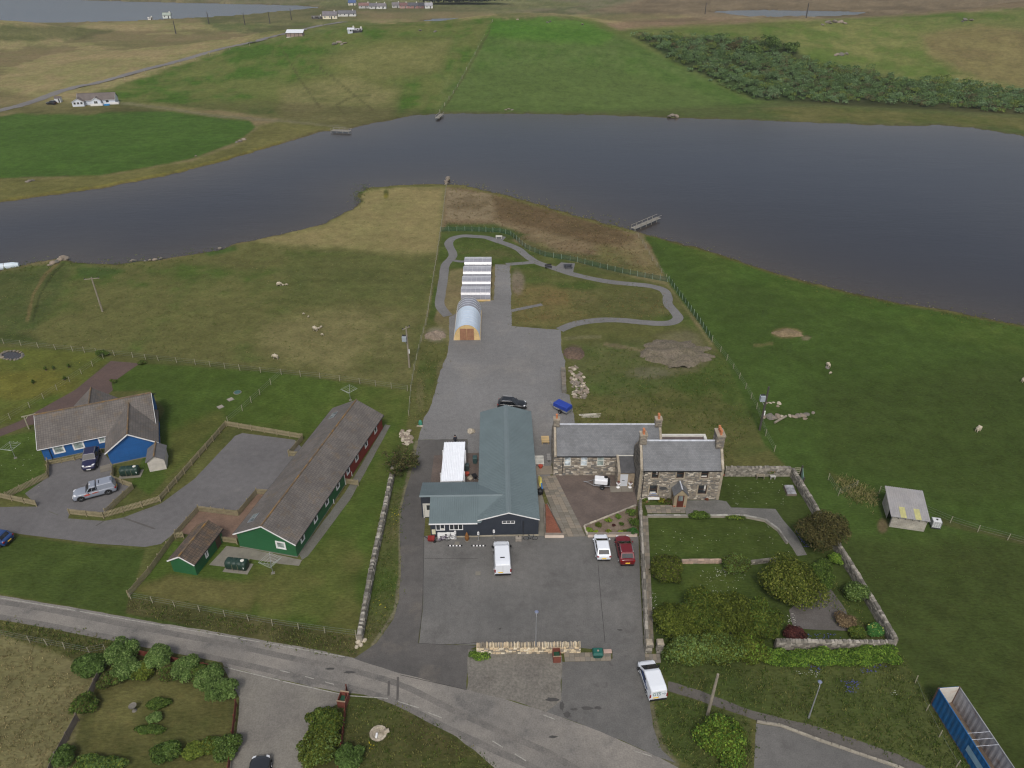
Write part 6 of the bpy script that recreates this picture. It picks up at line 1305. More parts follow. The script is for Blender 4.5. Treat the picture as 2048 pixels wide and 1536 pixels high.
wire_fence("wire fence between rough grass and big green field", [(1424, 684), (1441, 704), (1466, 738), (1491, 778), (1513, 818), (1531, 872), (1548, 904)]); wire_fence("wire fence from jetty to the green net fence", [(1268, 464), (1285, 487), (1305, 522), (1332, 558)], 1.0)
wire_fence("broken wire fence beside the gate and tall dry grass", [(1656, 960), (1676, 992), (1712, 975)], 1.2, 2.4); wire_fence("wire fence running away from the field barn", [(1758, 985), (1900, 1046), (1955, 1064), (2015, 1080), (2100, 1104)], 1.0, 4.0)
wire_fence("roadside wire fence below the bungalow lawn", [(262, 1198), (350, 1214), (450, 1233), (545, 1251), (650, 1266), (712, 1274)], .9, 2.6); wire_fence("old post and rail fence beside the blue container", [(1830, 1366), (1852, 1422), (1878, 1474), (1912, 1534), (1950, 1600)], 1.0, 2.2, wires=(.6,))
wire_fence("thin far fence over the hill's crest", [(985, 44), (950, 110), (915, 175), (880, 226)], 1.2, 9, far=True, rad=.1)
wire_fence("thin roadside fence by the rough field", [(0, 1272), (60, 1285), (130, 1298), (180, 1308), (212, 1302)], 1.0, 2.6)
wire_fence("far fence beside the hill road", [(250, 160), (330, 138), (420, 112), (500, 92)], 1.2, 10, far=True, rad=.09)
# green netting fences with pale stakes
def net_fence(label, px):
 t = wire_fence(label, px, 1.25, 1.7, M("pale_stake", S(150, 166, 152), .8, .08), (), name="net_fence", rad=.032); P = resample(gline(px), 1.7); O = P[0]
 m, nt, nd, lk, b = _mat("green_net") if "green_net" not in MATS else (MATS["green_net"], None, None, None, None)
 if nt:
  b.inputs['Base Color'].default_value = (*S(40, 80, 58), 1); b.inputs['Roughness'].default_value = .8; tr = nd.new("ShaderNodeBsdfTransparent"); mx = nd.new("ShaderNodeMixShader"); mx.inputs[0].default_value = .5
  lk.new(tr.outputs[0], mx.inputs[1]); lk.new(b.outputs[0], mx.inputs[2]); lk.new(mx.outputs[0], nd['Material Output'].inputs[0])
 w = MB()
 for a, c in zip(P[:-1], P[1:]): a = a - O; c = c - O; w.face([a + Vector((0, 0, .02)), c + Vector((0, 0, .02)), c + Vector((0, 0, 1.1)), a + Vector((0, 0, 1.1))])
 w.build("net", m, t, fix=False)
net_fence("green net fence with pale stakes along the loch side of the garden", [(882, 463), (930, 462), (1000, 465), (1022, 471), (1050, 497), (1090, 513), (1140, 521), (1200, 536), (1260, 550), (1335, 564)]); net_fence("green net fence with pale stakes along the big field", [(1338, 564), (1370, 607), (1400, 648), (1424, 684)])
def board_fence(label, px, h, mat, bw=.14):
 P = gline(px); t = thing("board_fence", label, "fence", (P[0].x, P[0].y, 0)); O = P[0]; r = random.Random(3)
 for a, b in zip(P[:-1], P[1:]):
  d = b - a; L = d.length; d.normalize(); nb = max(1, round(L / 2.0))
  for k in range(nb):
   p = a + d * (L * k / nb) - O; q = a + d * (L * (k + 1) / nb) - O
   for i in range(4):
    m = MB(); z = .12 + i * (h - .1) / 4; m.bar(p + Vector((0, 0, z + .1)), q + Vector((0, 0, z + .1)), .03, (h - .15) / 4 * .86); m.build("board", mat, t)
   m = MB(); m.box(p.x - .05, p.x + .05, p.y - .05, p.y + .05, 0, h + .1); m.build("post", mat, t)
MREDF = M("rust_red_fence", S(104, 54, 42), .8, .15); MGRYF = M("grey_board", S(116, 106, 96), .9, .15)
board_fence("grey board fence between rough field and roadside garden", [(206, 1346), (180, 1402)], 1.1, MGRYF); board_fence("grey board fence at the lower corner of the roadside garden", [(158, 1442), (116, 1520), (90, 1580)], 1.1, MGRYF)
board_fence("rust-red fence along the road behind the garden shrubs", [(262, 1308), (340, 1324), (446, 1345)], .9, MREDF); board_fence("rust-red fence between roadside garden and gravel parking", [(474, 1412), (467, 1474), (459, 1545), (452, 1600)], .9, MREDF); board_fence("rust-red fence beside the tall planter at the roadside", [(694, 1382), (691, 1432), (684, 1500), (676, 1560)], .9, MREDF)
# ================================================================== PAVING SLABS (single parts of their path)
M_SLAB = [M("slab_%s" % n, c, .9, .12, 1.2, 12, .08, .2, stain=S(96, 94, 82), sscale=1.2) for n, c in (("warm", S(136, 126, 112)), ("grey", S(124, 118, 108)), ("dull", S(114, 108, 98)))]
def slabs(name, label, quad, nx, ny, z, gap=.022):
 A, B, C_, D = [G(*q) for q in quad]; o0 = A.copy(); base = MB(); base.face([(p.x - o0.x, p.y - o0.y, 0) for p in (A, B, C_, D)]); t = base.build(name, M("slab_bed", S(84, 80, 70), .95, .15), fix=False); t.location = (o0.x, o0.y, z); tag(t, label, kind='structure')
 if t.data.polygons[0].normal.z < 0: t.data.flip_normals()
 r = random.Random(nx * 31 + ny)
 P = lambda s, q: (A.lerp(B, s)).lerp(D.lerp(C_, s), q) - o0
 for j in range(ny):
  off = .5 / nx * (j % 2) if nx > 3 else 0
  for i in range(nx):
   s0, s1, q0, q1 = i / nx, (i + 1) / nx, j / ny, (j + 1) / ny; c = (P(s0, q0) + P(s1, q0) + P(s1, q1) + P(s0, q1)) / 4; hgt = .028 + r.uniform(0, .012)
   pts = [c + (P(a, b) - c) * (1 - gap * 2.2) for a, b in ((s0, q0), (s1, q0), (s1, q1), (s0, q1))]
   m = MB(); m.hexa([(p.x - c.x, p.y - c.y, .004) for p in pts] + [(p.x - c.x, p.y - c.y, hgt) for p in pts], bottom=False); o = m.build("paving_slab", r.choice(M_SLAB), t); o.location = (c.x, c.y, 0)
slabs("slab_path", "pale slab path beside the dark building", [(1124, 1074), (1172, 1073), (1111, 951), (1077, 953)], 4, 24, .020)
slabs("patio_path", "slabbed patio in front of the stone house's porch", [(1295, 1027), (1371, 1027), (1370, 1010), (1290, 1011)], 8, 4, .020)
slabs("pavement_path", "row of pale slabs beside the green bin", [(1130, 1324), (1222, 1322), (1222, 1305), (1127, 1306)], 9, 2, .034)
slabs("gate_path", "slabs in front of the garden gate", [(1292, 1328), (1322, 1326), (1320, 1308), (1290, 1309)], 4, 3, .034)
slabs("garden_wall_path", "narrow slab path along the inside of the car park wall", [(1296, 1296), (1308, 1296), (1296, 1032), (1284, 1032)], 2, 34, .018)
slabs("doorstep_path", "pale concrete slabs outside the schoolhouse porch", [(1221, 985), (1266, 984), (1265, 972), (1219, 973)], 2, 1, .030, .01)
slabs("pad_path", "concrete pad between dark building and schoolhouse", [(1073, 950), (1106, 949), (1104, 932), (1071, 933)], 1, 1, .026, .004)
slabs("drive_pad_path", "two pale slabs on the blue house's drive", [(201, 946), (224, 940), (221, 928), (200, 933)], 1, 2, .026, .01)
sheet("red_chip_ground", [(1091, 1012), (1094, 1012), (1123, 1070), (1092, 1070)], .30, M_sheet("red_chips", S(132, 84, 66), S(116, 74, 60), .5, 6, .2), "red stone chips in a raised bed", jit=0)
sheet("bed_soil_ground", [(1171, 1054), (1271, 1016), (1274, 1070), (1177, 1072)], .26, M_sheet("bed_soil", S(122, 108, 94), S(104, 90, 76), .6, 6, .2), "brown soil of the shrub bed", jit=0)
stone_wall("kerb_wall", "pale kerb along the footpath at the lower parking area", [(1513, 1444), (1560, 1452), (1640, 1482), (1795, 1535), (1850, 1560)], .16, .2, [S(148, 142, 128), S(136, 130, 118)], 17, flat=True, faces=False)
stone_wall("gravel_bed_kerb_wall", "thin grey kerb on the slanting side of the red chip bed", [(1094, 1010), (1127, 1072)], .3, .14, [S(120, 112, 104)], 18, flat=True, faces=False); stone_wall("gravel_bed_side_wall", "thin grey kerb beside the dark building", [(1089, 1010), (1090, 1074)], .3, .14, [S(120, 112, 104)], 19, flat=True, faces=False)
# ================================================================== POLES, LAMPS, SMALL THINGS
M_POLE = M("weathered_pole", S(138, 130, 116), .9, .15, .8, 6, .1); M_DPOLE = M("dark_pole", S(72, 68, 64), .9, .15, .8); M_GALV = M("galvanised_post", S(150, 152, 154), .5, .08, metal=.3)
def pole(label, u, v, h, cross=0.0, ang=0.0, tf=False, mat=None, r=.14, lean=(0, 0), far=False):
 p = T(u, v) if far else G(u, v); t = thing("utility_pole", label, "pole", tuple(p)); m = MB(); top = Vector((lean[0], lean[1], h)); m.tube([(0, 0, -.2), top * .5, top], [r * 1.15, r, r * .8], 10); m.build("shaft", mat or M_POLE, t)
 if cross:
  d = Vector((math.cos(ang), math.sin(ang), 0)) * cross / 2; m = MB(); m.bar(top - d - Vector((0, 0, .3)), top + d - Vector((0, 0, .3)), .12, .12); m.build("crossarm", mat or M_POLE, t)
  for k in (-.9, 0, .9):
   m = MB(); q = top + d * k - Vector((0, 0, .24)); m.lathe([(.05, 0), (.09, .06), (.06, .12), (.09, .18), (.04, .26)], q, 8); m.build("insulator", M_DARK, t)
 if tf:
  d = Vector((math.cos(ang), math.sin(ang), 0)); m = MB(); q = top * .74 + d * -.55; m.box(q.x - .36, q.x + .36, q.y - .3, q.y + .3, q.z - .45, q.z + .45); m.build("transformer", M("transformer_grey", S(150, 158, 166), .6, .08), t, bevel=.05); m = MB(); m.bar(q + Vector((0, 0, -.5)), top * .56, .07); m.bar(q + Vector((0, 0, -.47)) - d * .3, q + Vector((0, 0, -.47)) + d * .5, .08); m.build("bracket", M_GALV, t)
  for k in range(3):
   m = MB(); m.lathe([(.06, 0), (.1, .05), (.1, .1), (.04, .3)], q + Vector((-.2 + .2 * k, 0, .45)), 8); m.build("bushing", M_DARK, t)
  for k in range(3):
   m = MB(); m.lathe([(.05, 0), (.11, .08), (.11, .2), (.05, .28)], top * (.42 - .035 * k) + Vector((.17, -.05, 0)), 8); m.build("insulator", M_WHITE, t)
 return t
pole("wooden T-topped pole alone in the sheep pasture", 205, 623, 7.0, 2.6, .25); pole("wooden pole with transformer beside the pasture fence", 819, 735, 7.6, 1.5, .8, True); pole("dark pole with grey transformer in the big green field", 1519, 860, 7.4, 0, 0, True, M_DPOLE)
pole("plain wooden pole beside the bank hedge", 1415, 1430, 5.9, lean=(.1, 0));
for u, v, lb in ((352, 68, "dark far pole on the brown moor"), (418, 48, "far pole nearest the sea loch"), (490, 50, "far pole left of the barn road"), (540, 48, "far pole above the open barn"), (583, 40, "far pole below the cream house"), (1612, 36, "far pole beside the small tarn"), (1410, 28, "far pole on the purple moor")): pole(lb, u, v, 8, far=True, mat=M_DPOLE, r=.3)
def lamp(label, u, v, h, ang):
 p = G(u, v); t = thing("street_lamp", label, "lamp", tuple(p)); m = MB(); m.tube([(0, 0, 0), (0, 0, h * .3), (0, 0, h)], [.09, .06, .045], 10); m.build("column", M_GALV, t); d = Vector((math.cos(ang), math.sin(ang), 0)); m = MB(); m.tube([Vector((0, 0, h)), Vector((0, 0, h + .12)) + d * .12, Vector((0, 0, h + .14)) + d * .3], .035, 8); m.build("arm", M_GALV, t); m = MB(); q = Vector((0, 0, h + .1)) + d * .45; m.lathe([(.16, -.06), (.2, 0), (.12, .1), (.03, .14)], q, 12); m.build("lamp_head", M("lamp_grey_blue", S(116, 124, 150), .5, .06), t); m = MB(); m.lathe([(.15, -.1), (.16, -.062)], q, 12); m.build("lens", M_LAMPW, t)
lamp("slim street lamp behind the pale roadside wall", 1071, 1304, 5.3, 1.5); lamp("street lamp on the grassy bank above the footpath", 1617, 1436, 4.6, 1.2)
def dryer(label, u, v, h=1.9, rz=.3):
 p = G(u, v); t = thing("rotary_dryer", label, "clothes dryer", tuple(p), rz); m = MB(); m.tube([(0, 0, 0), (0, 0, h)], .03, 8); m.build("pole", M_GALV, t)
 for k in range(4):
  a = k * math.pi / 2; m = MB(); m.tube([(0, 0, h * .72), (1.25 * math.cos(a), 1.25 * math.sin(a), h + .12)], .022, 6); m.build("arm", M_GALV, t)
 m = MB()
 for f in (.35, .6, .85, 1.0):
  q = [Vector((1.25 * f * math.cos(k * math.pi / 2), 1.25 * f * math.sin(k * math.pi / 2), h * .72 + (h * .28 + .12) * f)) for k in range(4)]
  for i in range(4): m.bar(q[i], q[(i + 1) % 4], .014)
 m.build("lines", M("washing_line", S(176, 182, 176), .7, .05), t)['kind'] = 'stuff'
 m = MB(); m.box(-.2, .2, -.2, .2, 0, .03); m.build("base", MAT_CONC2, t)
dryer("rotary clothes dryer on the lawn by the green bungalow", 546, 1146); dryer("rotary clothes dryer on the lawn left of the blue house", 31, 916, rz=.6); dryer("rotary clothes dryer behind the long bungalow's red end", 701, 800, rz=.1)
def oil_tank(label, u, v, rz, s=1.0):
 p = G(u, v); t = thing("oil_tank", label, "tank", tuple(p), rz); m = MB(); n = 14; rings = []
 for x in (-1.2, -1.12, -.6, -.56, -.5, -.46, .0, .04, .1, .14, .6, .64, .7, .74, 1.12, 1.2):
  k = .9 if abs(x) > 1.15 else .96 if x in (-.56, -.5, .04, .1, .64, .7) else 1.0
  rings.append([(x * s, .58 * k * math.copysign(abs(math.cos(2 * math.pi * i / n)) ** .6, math.cos(2 * math.pi * i / n)), .66 + .6 * k * math.copysign(abs(math.sin(2 * math.pi * i / n)) ** .6, math.sin(2 * math.pi * i / n))) for i in range(n)])
 m.loft(rings); m.build("tank_body", M("dark_green_plastic", S(34, 56, 48), .5, .08), t, True); m = MB(); m.lathe([(.2, 1.24), (.22, 1.32), (.1, 1.36)], (.75 * s, 0, 0), 12); m.build("cap", M_OFFW, t); m = MB(); m.face([(.98 * s, -.58, .55), (1.08 * s, -.58, .55), (1.08 * s, -.58, .8), (.98 * s, -.58, .8)]); m.build("gauge", M_WHITE, t); m = MB(); m.box(-1.45 * s, 1.5 * s, -.8, .8, 0, .06); m.build("plinth", MAT_CONC2, t)
 for x in (-.3, .35):
  m = MB(); m.box(x - .02, x + .02, -.6, -.585, .1, 1.1); m.build("strap", M("strap_tan", S(120, 116, 92), .8, .05), t)
oil_tank("dark green oil tank on the lawn beside the green shed", 476, 1136, math.radians(-8)); oil_tank("dark green oil tank against the blue house's gable", 262, 949, math.radians(8), .95)
def clothes_post():
 p = G(58, 858); t = thing("clothes_post", "pale wooden clothes post with long crossbar beside the blue house", "post", tuple(p), .5); m = MB(); m.bar((0, 0, 0), (0, 0, 2.2), .14); m.build("post", M_POST, t); m = MB(); m.bar((-.3, 0, 2.2), (1.5, 0, 2.2), .12); m.build("crossbar", M_POST, t); m = MB(); m.bar((0, 0, 1.6), (.5, 0, 2.15), .08); m.build("brace", M_POST, t)
clothes_post()
def bin_(label, u, v, c, h=1.0):
 p = G(u, v); t = thing("wheelie_bin", label, "bin", tuple(p)); m = MB(); m.loft([[(-.22, -.24, .06), (.22, -.24, .06), (.22, .24, .06), (-.22, .24, .06)], [(-.28, -.32, h), (.28, -.32, h), (.28, .34, h), (-.28, .34, h)]]); m.build("body", c, t); m = MB(); m.loft([[(-.3, -.35, h), (.3, -.35, h), (.3, .36, h), (-.3, .36, h)], [(-.26, -.28, h + .09), (.26, -.28, h + .09), (.26, .34, h + .07), (-.26, .34, h + .07)]]); m.build("lid", c, t)
 for s in (-1, 1): wheel(t, s * .24, .3, .1, s)
bin_("dark teal wheelie bin against the dark building's wall", 950, 926, M("bin_teal", S(56, 82, 82), .6, .06)); bin_("dark grey-green wheelie bin beside the white-roofed cabin", 934, 941, M("bin_grey", S(62, 76, 76), .6, .06))
def pot(label, u, v, r=.26, plant=None, mat=None, z=0.0, urn=False):
 p = G(u, v, z); t = thing("plant_pot" if not urn else "pedestal_urn", label, "pot" if not urn else "urn", tuple(p)); m = MB()
 if urn: m.lathe([(.26, 0), (.26, .06), (.14, .16), (.1, .4), (.14, .5), (.26, .62), (.28, .72), (.2, .72)], (0, 0, 0), 14)
 else: m.lathe([(r * .66, 0), (r * .95, r * 1.3), (r * 1.08, r * 1.32), (r * 1.08, r * 1.5), (r * .8, r * 1.5)], (0, 0, 0), 14)
 m.build("vessel", mat or M("terracotta", S(168, 72, 54), .85, .15), t); top = .72 if urn else r * 1.45
 if plant:
  m = MB(); rr = random.Random(u)
  for k in range(40):
   a = rr.uniform(0, 6.28); q = Vector((math.cos(a) * rr.uniform(0, .24), math.sin(a) * rr.uniform(0, .24), top + rr.uniform(0, .28))); d = Vector((rr.uniform(-1, 1), rr.uniform(-1, 1), rr.uniform(-.3, 1))).normalized() * .07; e = d.cross(Vector((.3, .5, .8))).normalized() * .05; m.face([q - d, q + e, q + d, q - e])
  m.build("leaves", plant, t, fix=False)['kind'] = 'stuff'
RF = M("red_foliage", S(120, 44, 36), .7, .25, 6); GF = M("pot_green", S(70, 100, 44), .7, .25, 6)
pot("terracotta pot on the concrete pad by the white slatted deck", 1081, 936, .3); pot("red pot beside the white-roofed cabin", 934, 951, .3); pot("white pedestal urn on the schoolhouse side of the pale door", 1236, 975, plant=RF, mat=M_WHITE, urn=True); pot("white pedestal urn on the stone house side of the pale door", 1260, 975, plant=RF, mat=M_WHITE, urn=True)
pot("terracotta pot on the bench side of the porch door", 1348, 1014, .22, GF); pot("orange pot on the gravel side of the porch door", 1368, 1014, .22, M("orange_flower", S(166, 100, 44), .7, .2, 6)); pot("pinkish pot by the blue-backed bench", 1293, 1004, .2, GF, M("pink_pot", S(178, 126, 108), .8, .1)); pot("terracotta pot at the stone house's back corner", 1446, 951, .2, GF)
def slat_thing(name, label, cat, u, v, w, L, n, rz, z, mat, legs=.1, along='y'):
 p = G(u, v); t = thing(name, label, cat, tuple(p), rz); me = None
 for i in range(n):
  x = -w / 2 + (i + .5) * w / n
  if me is None: m = MB(); m.box(-w / n * .36, w / n * .36, 0, L, 0, .03); me = m.mesh("slat"); me.materials.append(mat)
  o = bpy.data.objects.new("slat", me); COL.objects.link(o); o.parent = t; o.location = (x, 0, z)
 for y in (.1, L / 2, L - .2):
  m = MB(); m.box(-w / 2, w / 2, y, y + .1, z - .1, z - .002); m.build("bearer", mat, t)
 for x in (-w / 2 + .05, w / 2 - .12):
  for y in (.1, L - .2): m = MB(); m.box(x, x + .07, y, y + .08, .02, z - .102); m.build("leg", mat, t)
slat_thing("slatted_deck", "white slatted deck leaning flat beside the dark building", "deck", 1079, 932, 1.25, 1.9, 8, math.radians(1), .3, M_OFFW); slat_thing("wooden_pallet", "new timber slatted crate lid beside the schoolhouse gable", "pallet", 1091, 890, 1.1, 1.55, 7, math.radians(1), .45, M_PINE)
slat_thing("garden_bench_slats", "weathered slatted garden table below the shrubby wall", "table", 1521, 960, 1.1, .6, 5, 0, .55, M("grey_teak", S(136, 128, 112), .9, .12)); slat_thing("folding_chair", "pale slatted garden seat beside the weathered table", "chair", 1546, 960, .7, .5, 5, 0, .45, M("pale_teak", S(186, 184, 176), .9, .08))
slat_thing("leaning_bench", "grey slatted seat against the schoolhouse gable", "bench", 1098, 926, .5, 1.5, 4, math.radians(1), .45, M("grey_plank", S(150, 148, 146), .8, .08))
def blue_bench():
 p = G(1307, 1003); t = thing("painted_bench", "white bench with blue shaped backrest in front of the stone house", "bench", (p.x, p.y + .2, 0)); m = MB(); m.box(-.72, .72, -.32, .12, .40, .46); m.build("seat", M_WHITE, t); m = MB(); pts = [(-.72, .5), (.72, .5), (.72, .98), (.38, 1.0), (.3, 1.1), (-.3, 1.1), (-.38, 1.0), (-.72, .98)]; m.extr([(x, .13, z) for x, z in pts], (0, .05, 0)); m.build("backrest", M_WHITE, t); m = MB(); m.extr([(x * .9, .12, .5 + (z - .5) * .84 + .04) for x, z in pts], (0, .008, 0)); m.build("back_panel", M("bench_blue", S(52, 92, 150), .6, .06), t)
 for x in (-.66, .6):
  for y in (-.3, .1): m = MB(); m.box(x, x + .07, y, y + .07, 0, .4); m.build("leg", M_WHITE, t)
blue_bench()
def bike(label, u, v, rz, c, lean=.12):
 p = G(u, v); t = thing("bicycle", label, "bicycle", tuple(p), rz); t.rotation_euler = (lean, 0, rz); fm = M("bike_frame_%d" % u, c, .4, .05); n = 20
 for x in (-.52, .52):
  w = MB(); R = .33
  w.tube([(x + R * math.cos(2 * math.pi * k / n), 0, R + .02 + R * math.sin(2 * math.pi * k / n)) for k in range(n + 1)], .024, 6, caps=False); o = w.build("wheel", M_TYRE, t)
  w = MB()
  for k in range(8): a = math.pi * k / 8; w.bar((x - R * math.cos(a), 0, R + .02 - R * math.sin(a)), (x + R * math.cos(a), 0, R + .02 + R * math.sin(a)), .006)
  w.build("spokes", M_CHROME, o)['kind'] = 'stuff'
 f = MB()
 for a, b in (((-.52, .35), (-.1, .3)), ((-.52, .35), (-.18, .82)), ((-.1, .3), (-.2, .88)), ((-.1, .3), (.36, .8)), ((-.18, .8), (.36, .84)), ((.33, .95), (.52, .35))): f.tube([(a[0], 0, a[1]), (b[0], 0, b[1])], .02, 6)
 f.build("frame", fm, t); m = MB(); m.tube([(.3, -.28, 1.0), (.33, 0, .97), (.3, .28, 1.0)], .016, 6); m.build("handlebar", M_TRIM, t); m = MB(); m.hexa([(-.32, -.06, .88), (-.08, -.03, .88), (-.08, .03, .88), (-.32, .06, .88), (-.32, -.08, .93), (-.08, -.02, .92), (-.08, .02, .92), (-.32, .08, .93)]); m.build("saddle", M_TRIM, t)
 for s in (-1, 1): m = MB(); m.box(-.16 + .1 * s, -.06 + .1 * s, .06 * s - .03, .06 * s + .05, .3 - .12 * s, .33 - .12 * s); m.build("pedal", M_TRIM, t)
bike("purple bicycle leaning on the white boards", 886, 1083, .12, S(112, 84, 130)); bike("second bicycle nearest the wall by the white boards", 896, 1079, .05, S(60, 60, 72)); bike("grey bicycle leaning at the dark gable's far corner", 1061, 1080, .03, S(96, 104, 110))
def simple(name, label, cat, u, v, parts, rz=0.0, z=0.0):
 p = G(u, v, 0); t = thing(name, label, cat, (p.x, p.y, z), rz)
 for nm, mat, fn, bev in parts:
  m = MB(); fn(m); m.build(nm, mat, t, bevel=bev)
 return t
simple("leaning_board", "white board leaning on the dark wing, behind the bicycles", "board", 885, 1079, [("panel", M_WHITE, lambda m: m.hexa([(-.55, 0, .05), (.55, 0, .05), (.55, .04, .05), (-.55, .04, .05), (-.55, .16, .95), (.55, .16, .95), (.55, .2, .95), (-.55, .2, .95)]), 0), ("frame", M_LEAD, lambda m: m.box(-.58, -.551, -.01, .05, 0, 1.0), 0)])
simple("leaning_board", "white board leaning on the dark wing, nearest its middle window", "board", 903, 1079, [("panel", M_WHITE, lambda m: m.hexa([(-.55, 0, .05), (.55, 0, .05), (.55, .04, .05), (-.55, .04, .05), (-.55, .16, 1.0), (.55, .16, 1.0), (.55, .2, 1.0), (-.55, .2, 1.0)]), 0), ("frame", M_LEAD, lambda m: m.box(.551, .58, -.01, .05, 0, 1.05), 0)])
for u, lb in ((910, "black and white wheel stop on the bicycle side"), (957, "black and white wheel stop beside the white van")):
 p = G(u, 1092); t = thing("wheel_stop", lb, "wheel stop", (p.x, p.y, .025));
 for k in range(9):
  m = MB(); x = -.85 + k * .19; m.hexa([(x, -.08, 0), (x + .188, -.08, 0), (x + .188, .08, 0), (x, .08, 0), (x, -.05, .1), (x + .188, -.05, .1), (x + .188, .05, .1), (x, .05, .1)]); m.build("segment", M_WHITE if k % 2 else M_TRIM, t)
def charge(label, u, v): simple("charging_post", label, "post", u, v, [("stem", M_GALV, lambda m: m.box(-.04, .04, -.03, .03, 0, 1.0), 0), ("head", M_WHITE, lambda m: m.extr([(-.12, -.06, .95), (.12, -.06, .95), (.12, -.06, 1.3), (0, -.06, 1.42), (-.12, -.06, 1.3)], (0, .12, 0)), 0), ("socket", M_TRIM, lambda m: m.box(-.04, .04, -.072, -.061, 1.1, 1.18), 0), ("base", MAT_CONC2, lambda m: m.box(-.12, .12, -.1, .1, 0, .05), 0)])
charge("white-headed post between the wheel stop and dark wall", 957, 1081); charge("white-headed post beside the white boards", 911, 1079); charge("short white-headed post right behind the white van's nose", 988, 1077)
simple("concrete_block", "pale concrete block against the dark gable", "block", 1037, 1081, [("block", MAT_CONC, lambda m: m.box(-.36, .36, -.2, .25, 0, .5), .03), ("pipe", M_DARK, lambda m: m.tube([(0, .1, .5), (0, .1, .7)], .04, 8), 0)])
simple("garden_trolley", "red garden trolley at the dark wing's corner", "trolley", 862, 1083, [("tray", M("trolley_red", S(130, 40, 36), .5, .1), lambda m: m.loft([[(-.25, -.3, .3), (.35, -.3, .3), (.35, .3, .3), (-.25, .3, .3)], [(-.35, -.4, .6), (.45, -.4, .6), (.45, .4, .6), (-.35, .4, .6)]]), 0), ("wheel", M_TYRE, lambda m: m.tube([(.45, -.25, .2), (.45, -.17, .2)], .2, 12), 0), ("handle", M_TRIM, lambda m: m.bar((-.35, 0, .5), (-.75, 0, .85), .05), 0)])
simple("plant_stand", "rust-brown tapered wicker planter against the dark wing", "planter", 934, 1081, [("body", M("rust_wicker", S(124, 84, 44), .9, .3, 3), lambda m: m.lathe([(.12, 0), (.24, .25), (.26, .6), (.16, 1.0), (.03, 1.35)], (0, 0, 0), 10), 0), ("base", MAT_CONC2, lambda m: m.lathe([(.28, 0), (.28, .04)], (0, 0, 0), 10), 0)])
simple("kayak", "yellow and blue kayak standing against the dark building's side", "kayak", 1079, 966, [("hull", M("kayak_yellow", S(214, 200, 110), .4, .08), lambda m: m.loft([[(.0, -1.2, .3), (.05, -1.2, .35), (0, -1.2, .4), (-.05, -1.2, .35)], [(.05, -.5, .1), (.3, -.5, .45), (.05, -.5, .7), (-.15, -.5, .4)], [(.05, .5, .1), (.3, .5, .45), (.05, .5, .7), (-.15, .5, .4)], [(0, 1.1, .3), (.05, 1.1, .35), (0, 1.1, .4), (-.05, 1.1, .35)]]), 0), ("deck_panel", M("kayak_blue", S(70, 120, 180), .4, .08), lambda m: m.box(.12, .3, -1.9, -.7, .3, .62), .05)], math.radians(2))
simple("barbecue", "round black covered barbecue beside the slab path", "barbecue", 1080, 990, [("cover", M_TRIM, lambda m: m.lathe([(.34, .3), (.42, .5), (.4, .8), (.2, 1.0), (.05, 1.05)], (0, 0, 0), 12), 0), ("handle", M_TRIM, lambda m: m.tube([(.4, 0, .75), (.62, 0, .8), (.62, .2, .8), (.4, .25, .75)], .02, 6), 0), ("stand", M_TRIM, lambda m: [m.tube([(.3 * math.cos(a), .3 * math.sin(a), 0), (.2 * math.cos(a), .2 * math.sin(a), .35)], .025, 6) for a in (0, 2.1, 4.2)], 0)])
def planter(label, u, v, w, d, h, rz, mat):
 p = G(u, v); t = thing("timber_planter", label, "planter", tuple(p), rz)
 for x0, x1, y0, y1 in ((-w / 2, w / 2, 0, .05), (-w / 2, w / 2, d - .05, d), (-w / 2, -w / 2 + .05, .051, d - .051), (w / 2 - .05, w / 2, .051, d - .051)):
  for k in range(4): m = MB(); m.box(x0, x1, y0, y1, k * h / 4 + .005, (k + 1) * h / 4 - .008); m.build("board", mat, t)
 m = MB(); m.box(-w / 2 + .06, w / 2 - .06, .06, d - .06, h * .35, h * .4); m.build("liner", M("green_liner", S(36, 76, 56), .6, .1), t)
 for a in ((-w / 2 - .03, w / 2 + .03, -.03, .08), (-w / 2 - .03, w / 2 + .03, d - .08, d + .03)): m = MB(); m.box(*a, h, h + .04); m.build("rim_board", M("rim_tan", S(150, 130, 108), .9, .1), t)
MBRN = M("planter_brown", S(116, 66, 54), .8, .12); planter("reddish-brown timber planter in front of the pale roadside wall", 1114, 1326, .75, 1.1, .95, math.radians(3), MBRN); planter("reddish-brown timber planter at the corner of the gravel parking", 684, 1416, .8, 1.1, .95, math.radians(-8), MBRN)
simple("grit_bin", "dark green grit bin beside the pale roadside wall", "bin", 1195, 1312, [("bin", M("grit_green", S(24, 78, 70), .55, .08), lambda m: m.loft([[(-.42, -.3, 0), (.42, -.3, 0), (.42, .32, 0), (-.42, .32, 0)], [(-.5, -.4, .6), (.5, -.4, .6), (.5, .42, .6), (-.5, .42, .6)]]), .03), ("lid", M("grit_green_lid", S(28, 88, 78), .5, .06), lambda m: m.loft([[(-.54, -.44, .6), (.54, -.44, .6), (.54, .46, .6), (-.54, .46, .6)], [(-.42, -.3, .78), (.42, -.3, .78), (.42, .34, .82), (-.42, .34, .82)]]), .02), ("stone", M_SKEW, lambda m: m.box(-.08, .1, -.1, .06, .8, .9), .02)])
simple("pink_slab", "pinkish flat slab beside the green grit bin", "slab", 1215, 1304, [("slab", M("pink_slab", S(178, 152, 140), .9, .12), lambda m: m.box(-.4, .42, -.2, .25, 0, .1), .02)], .05, .03)
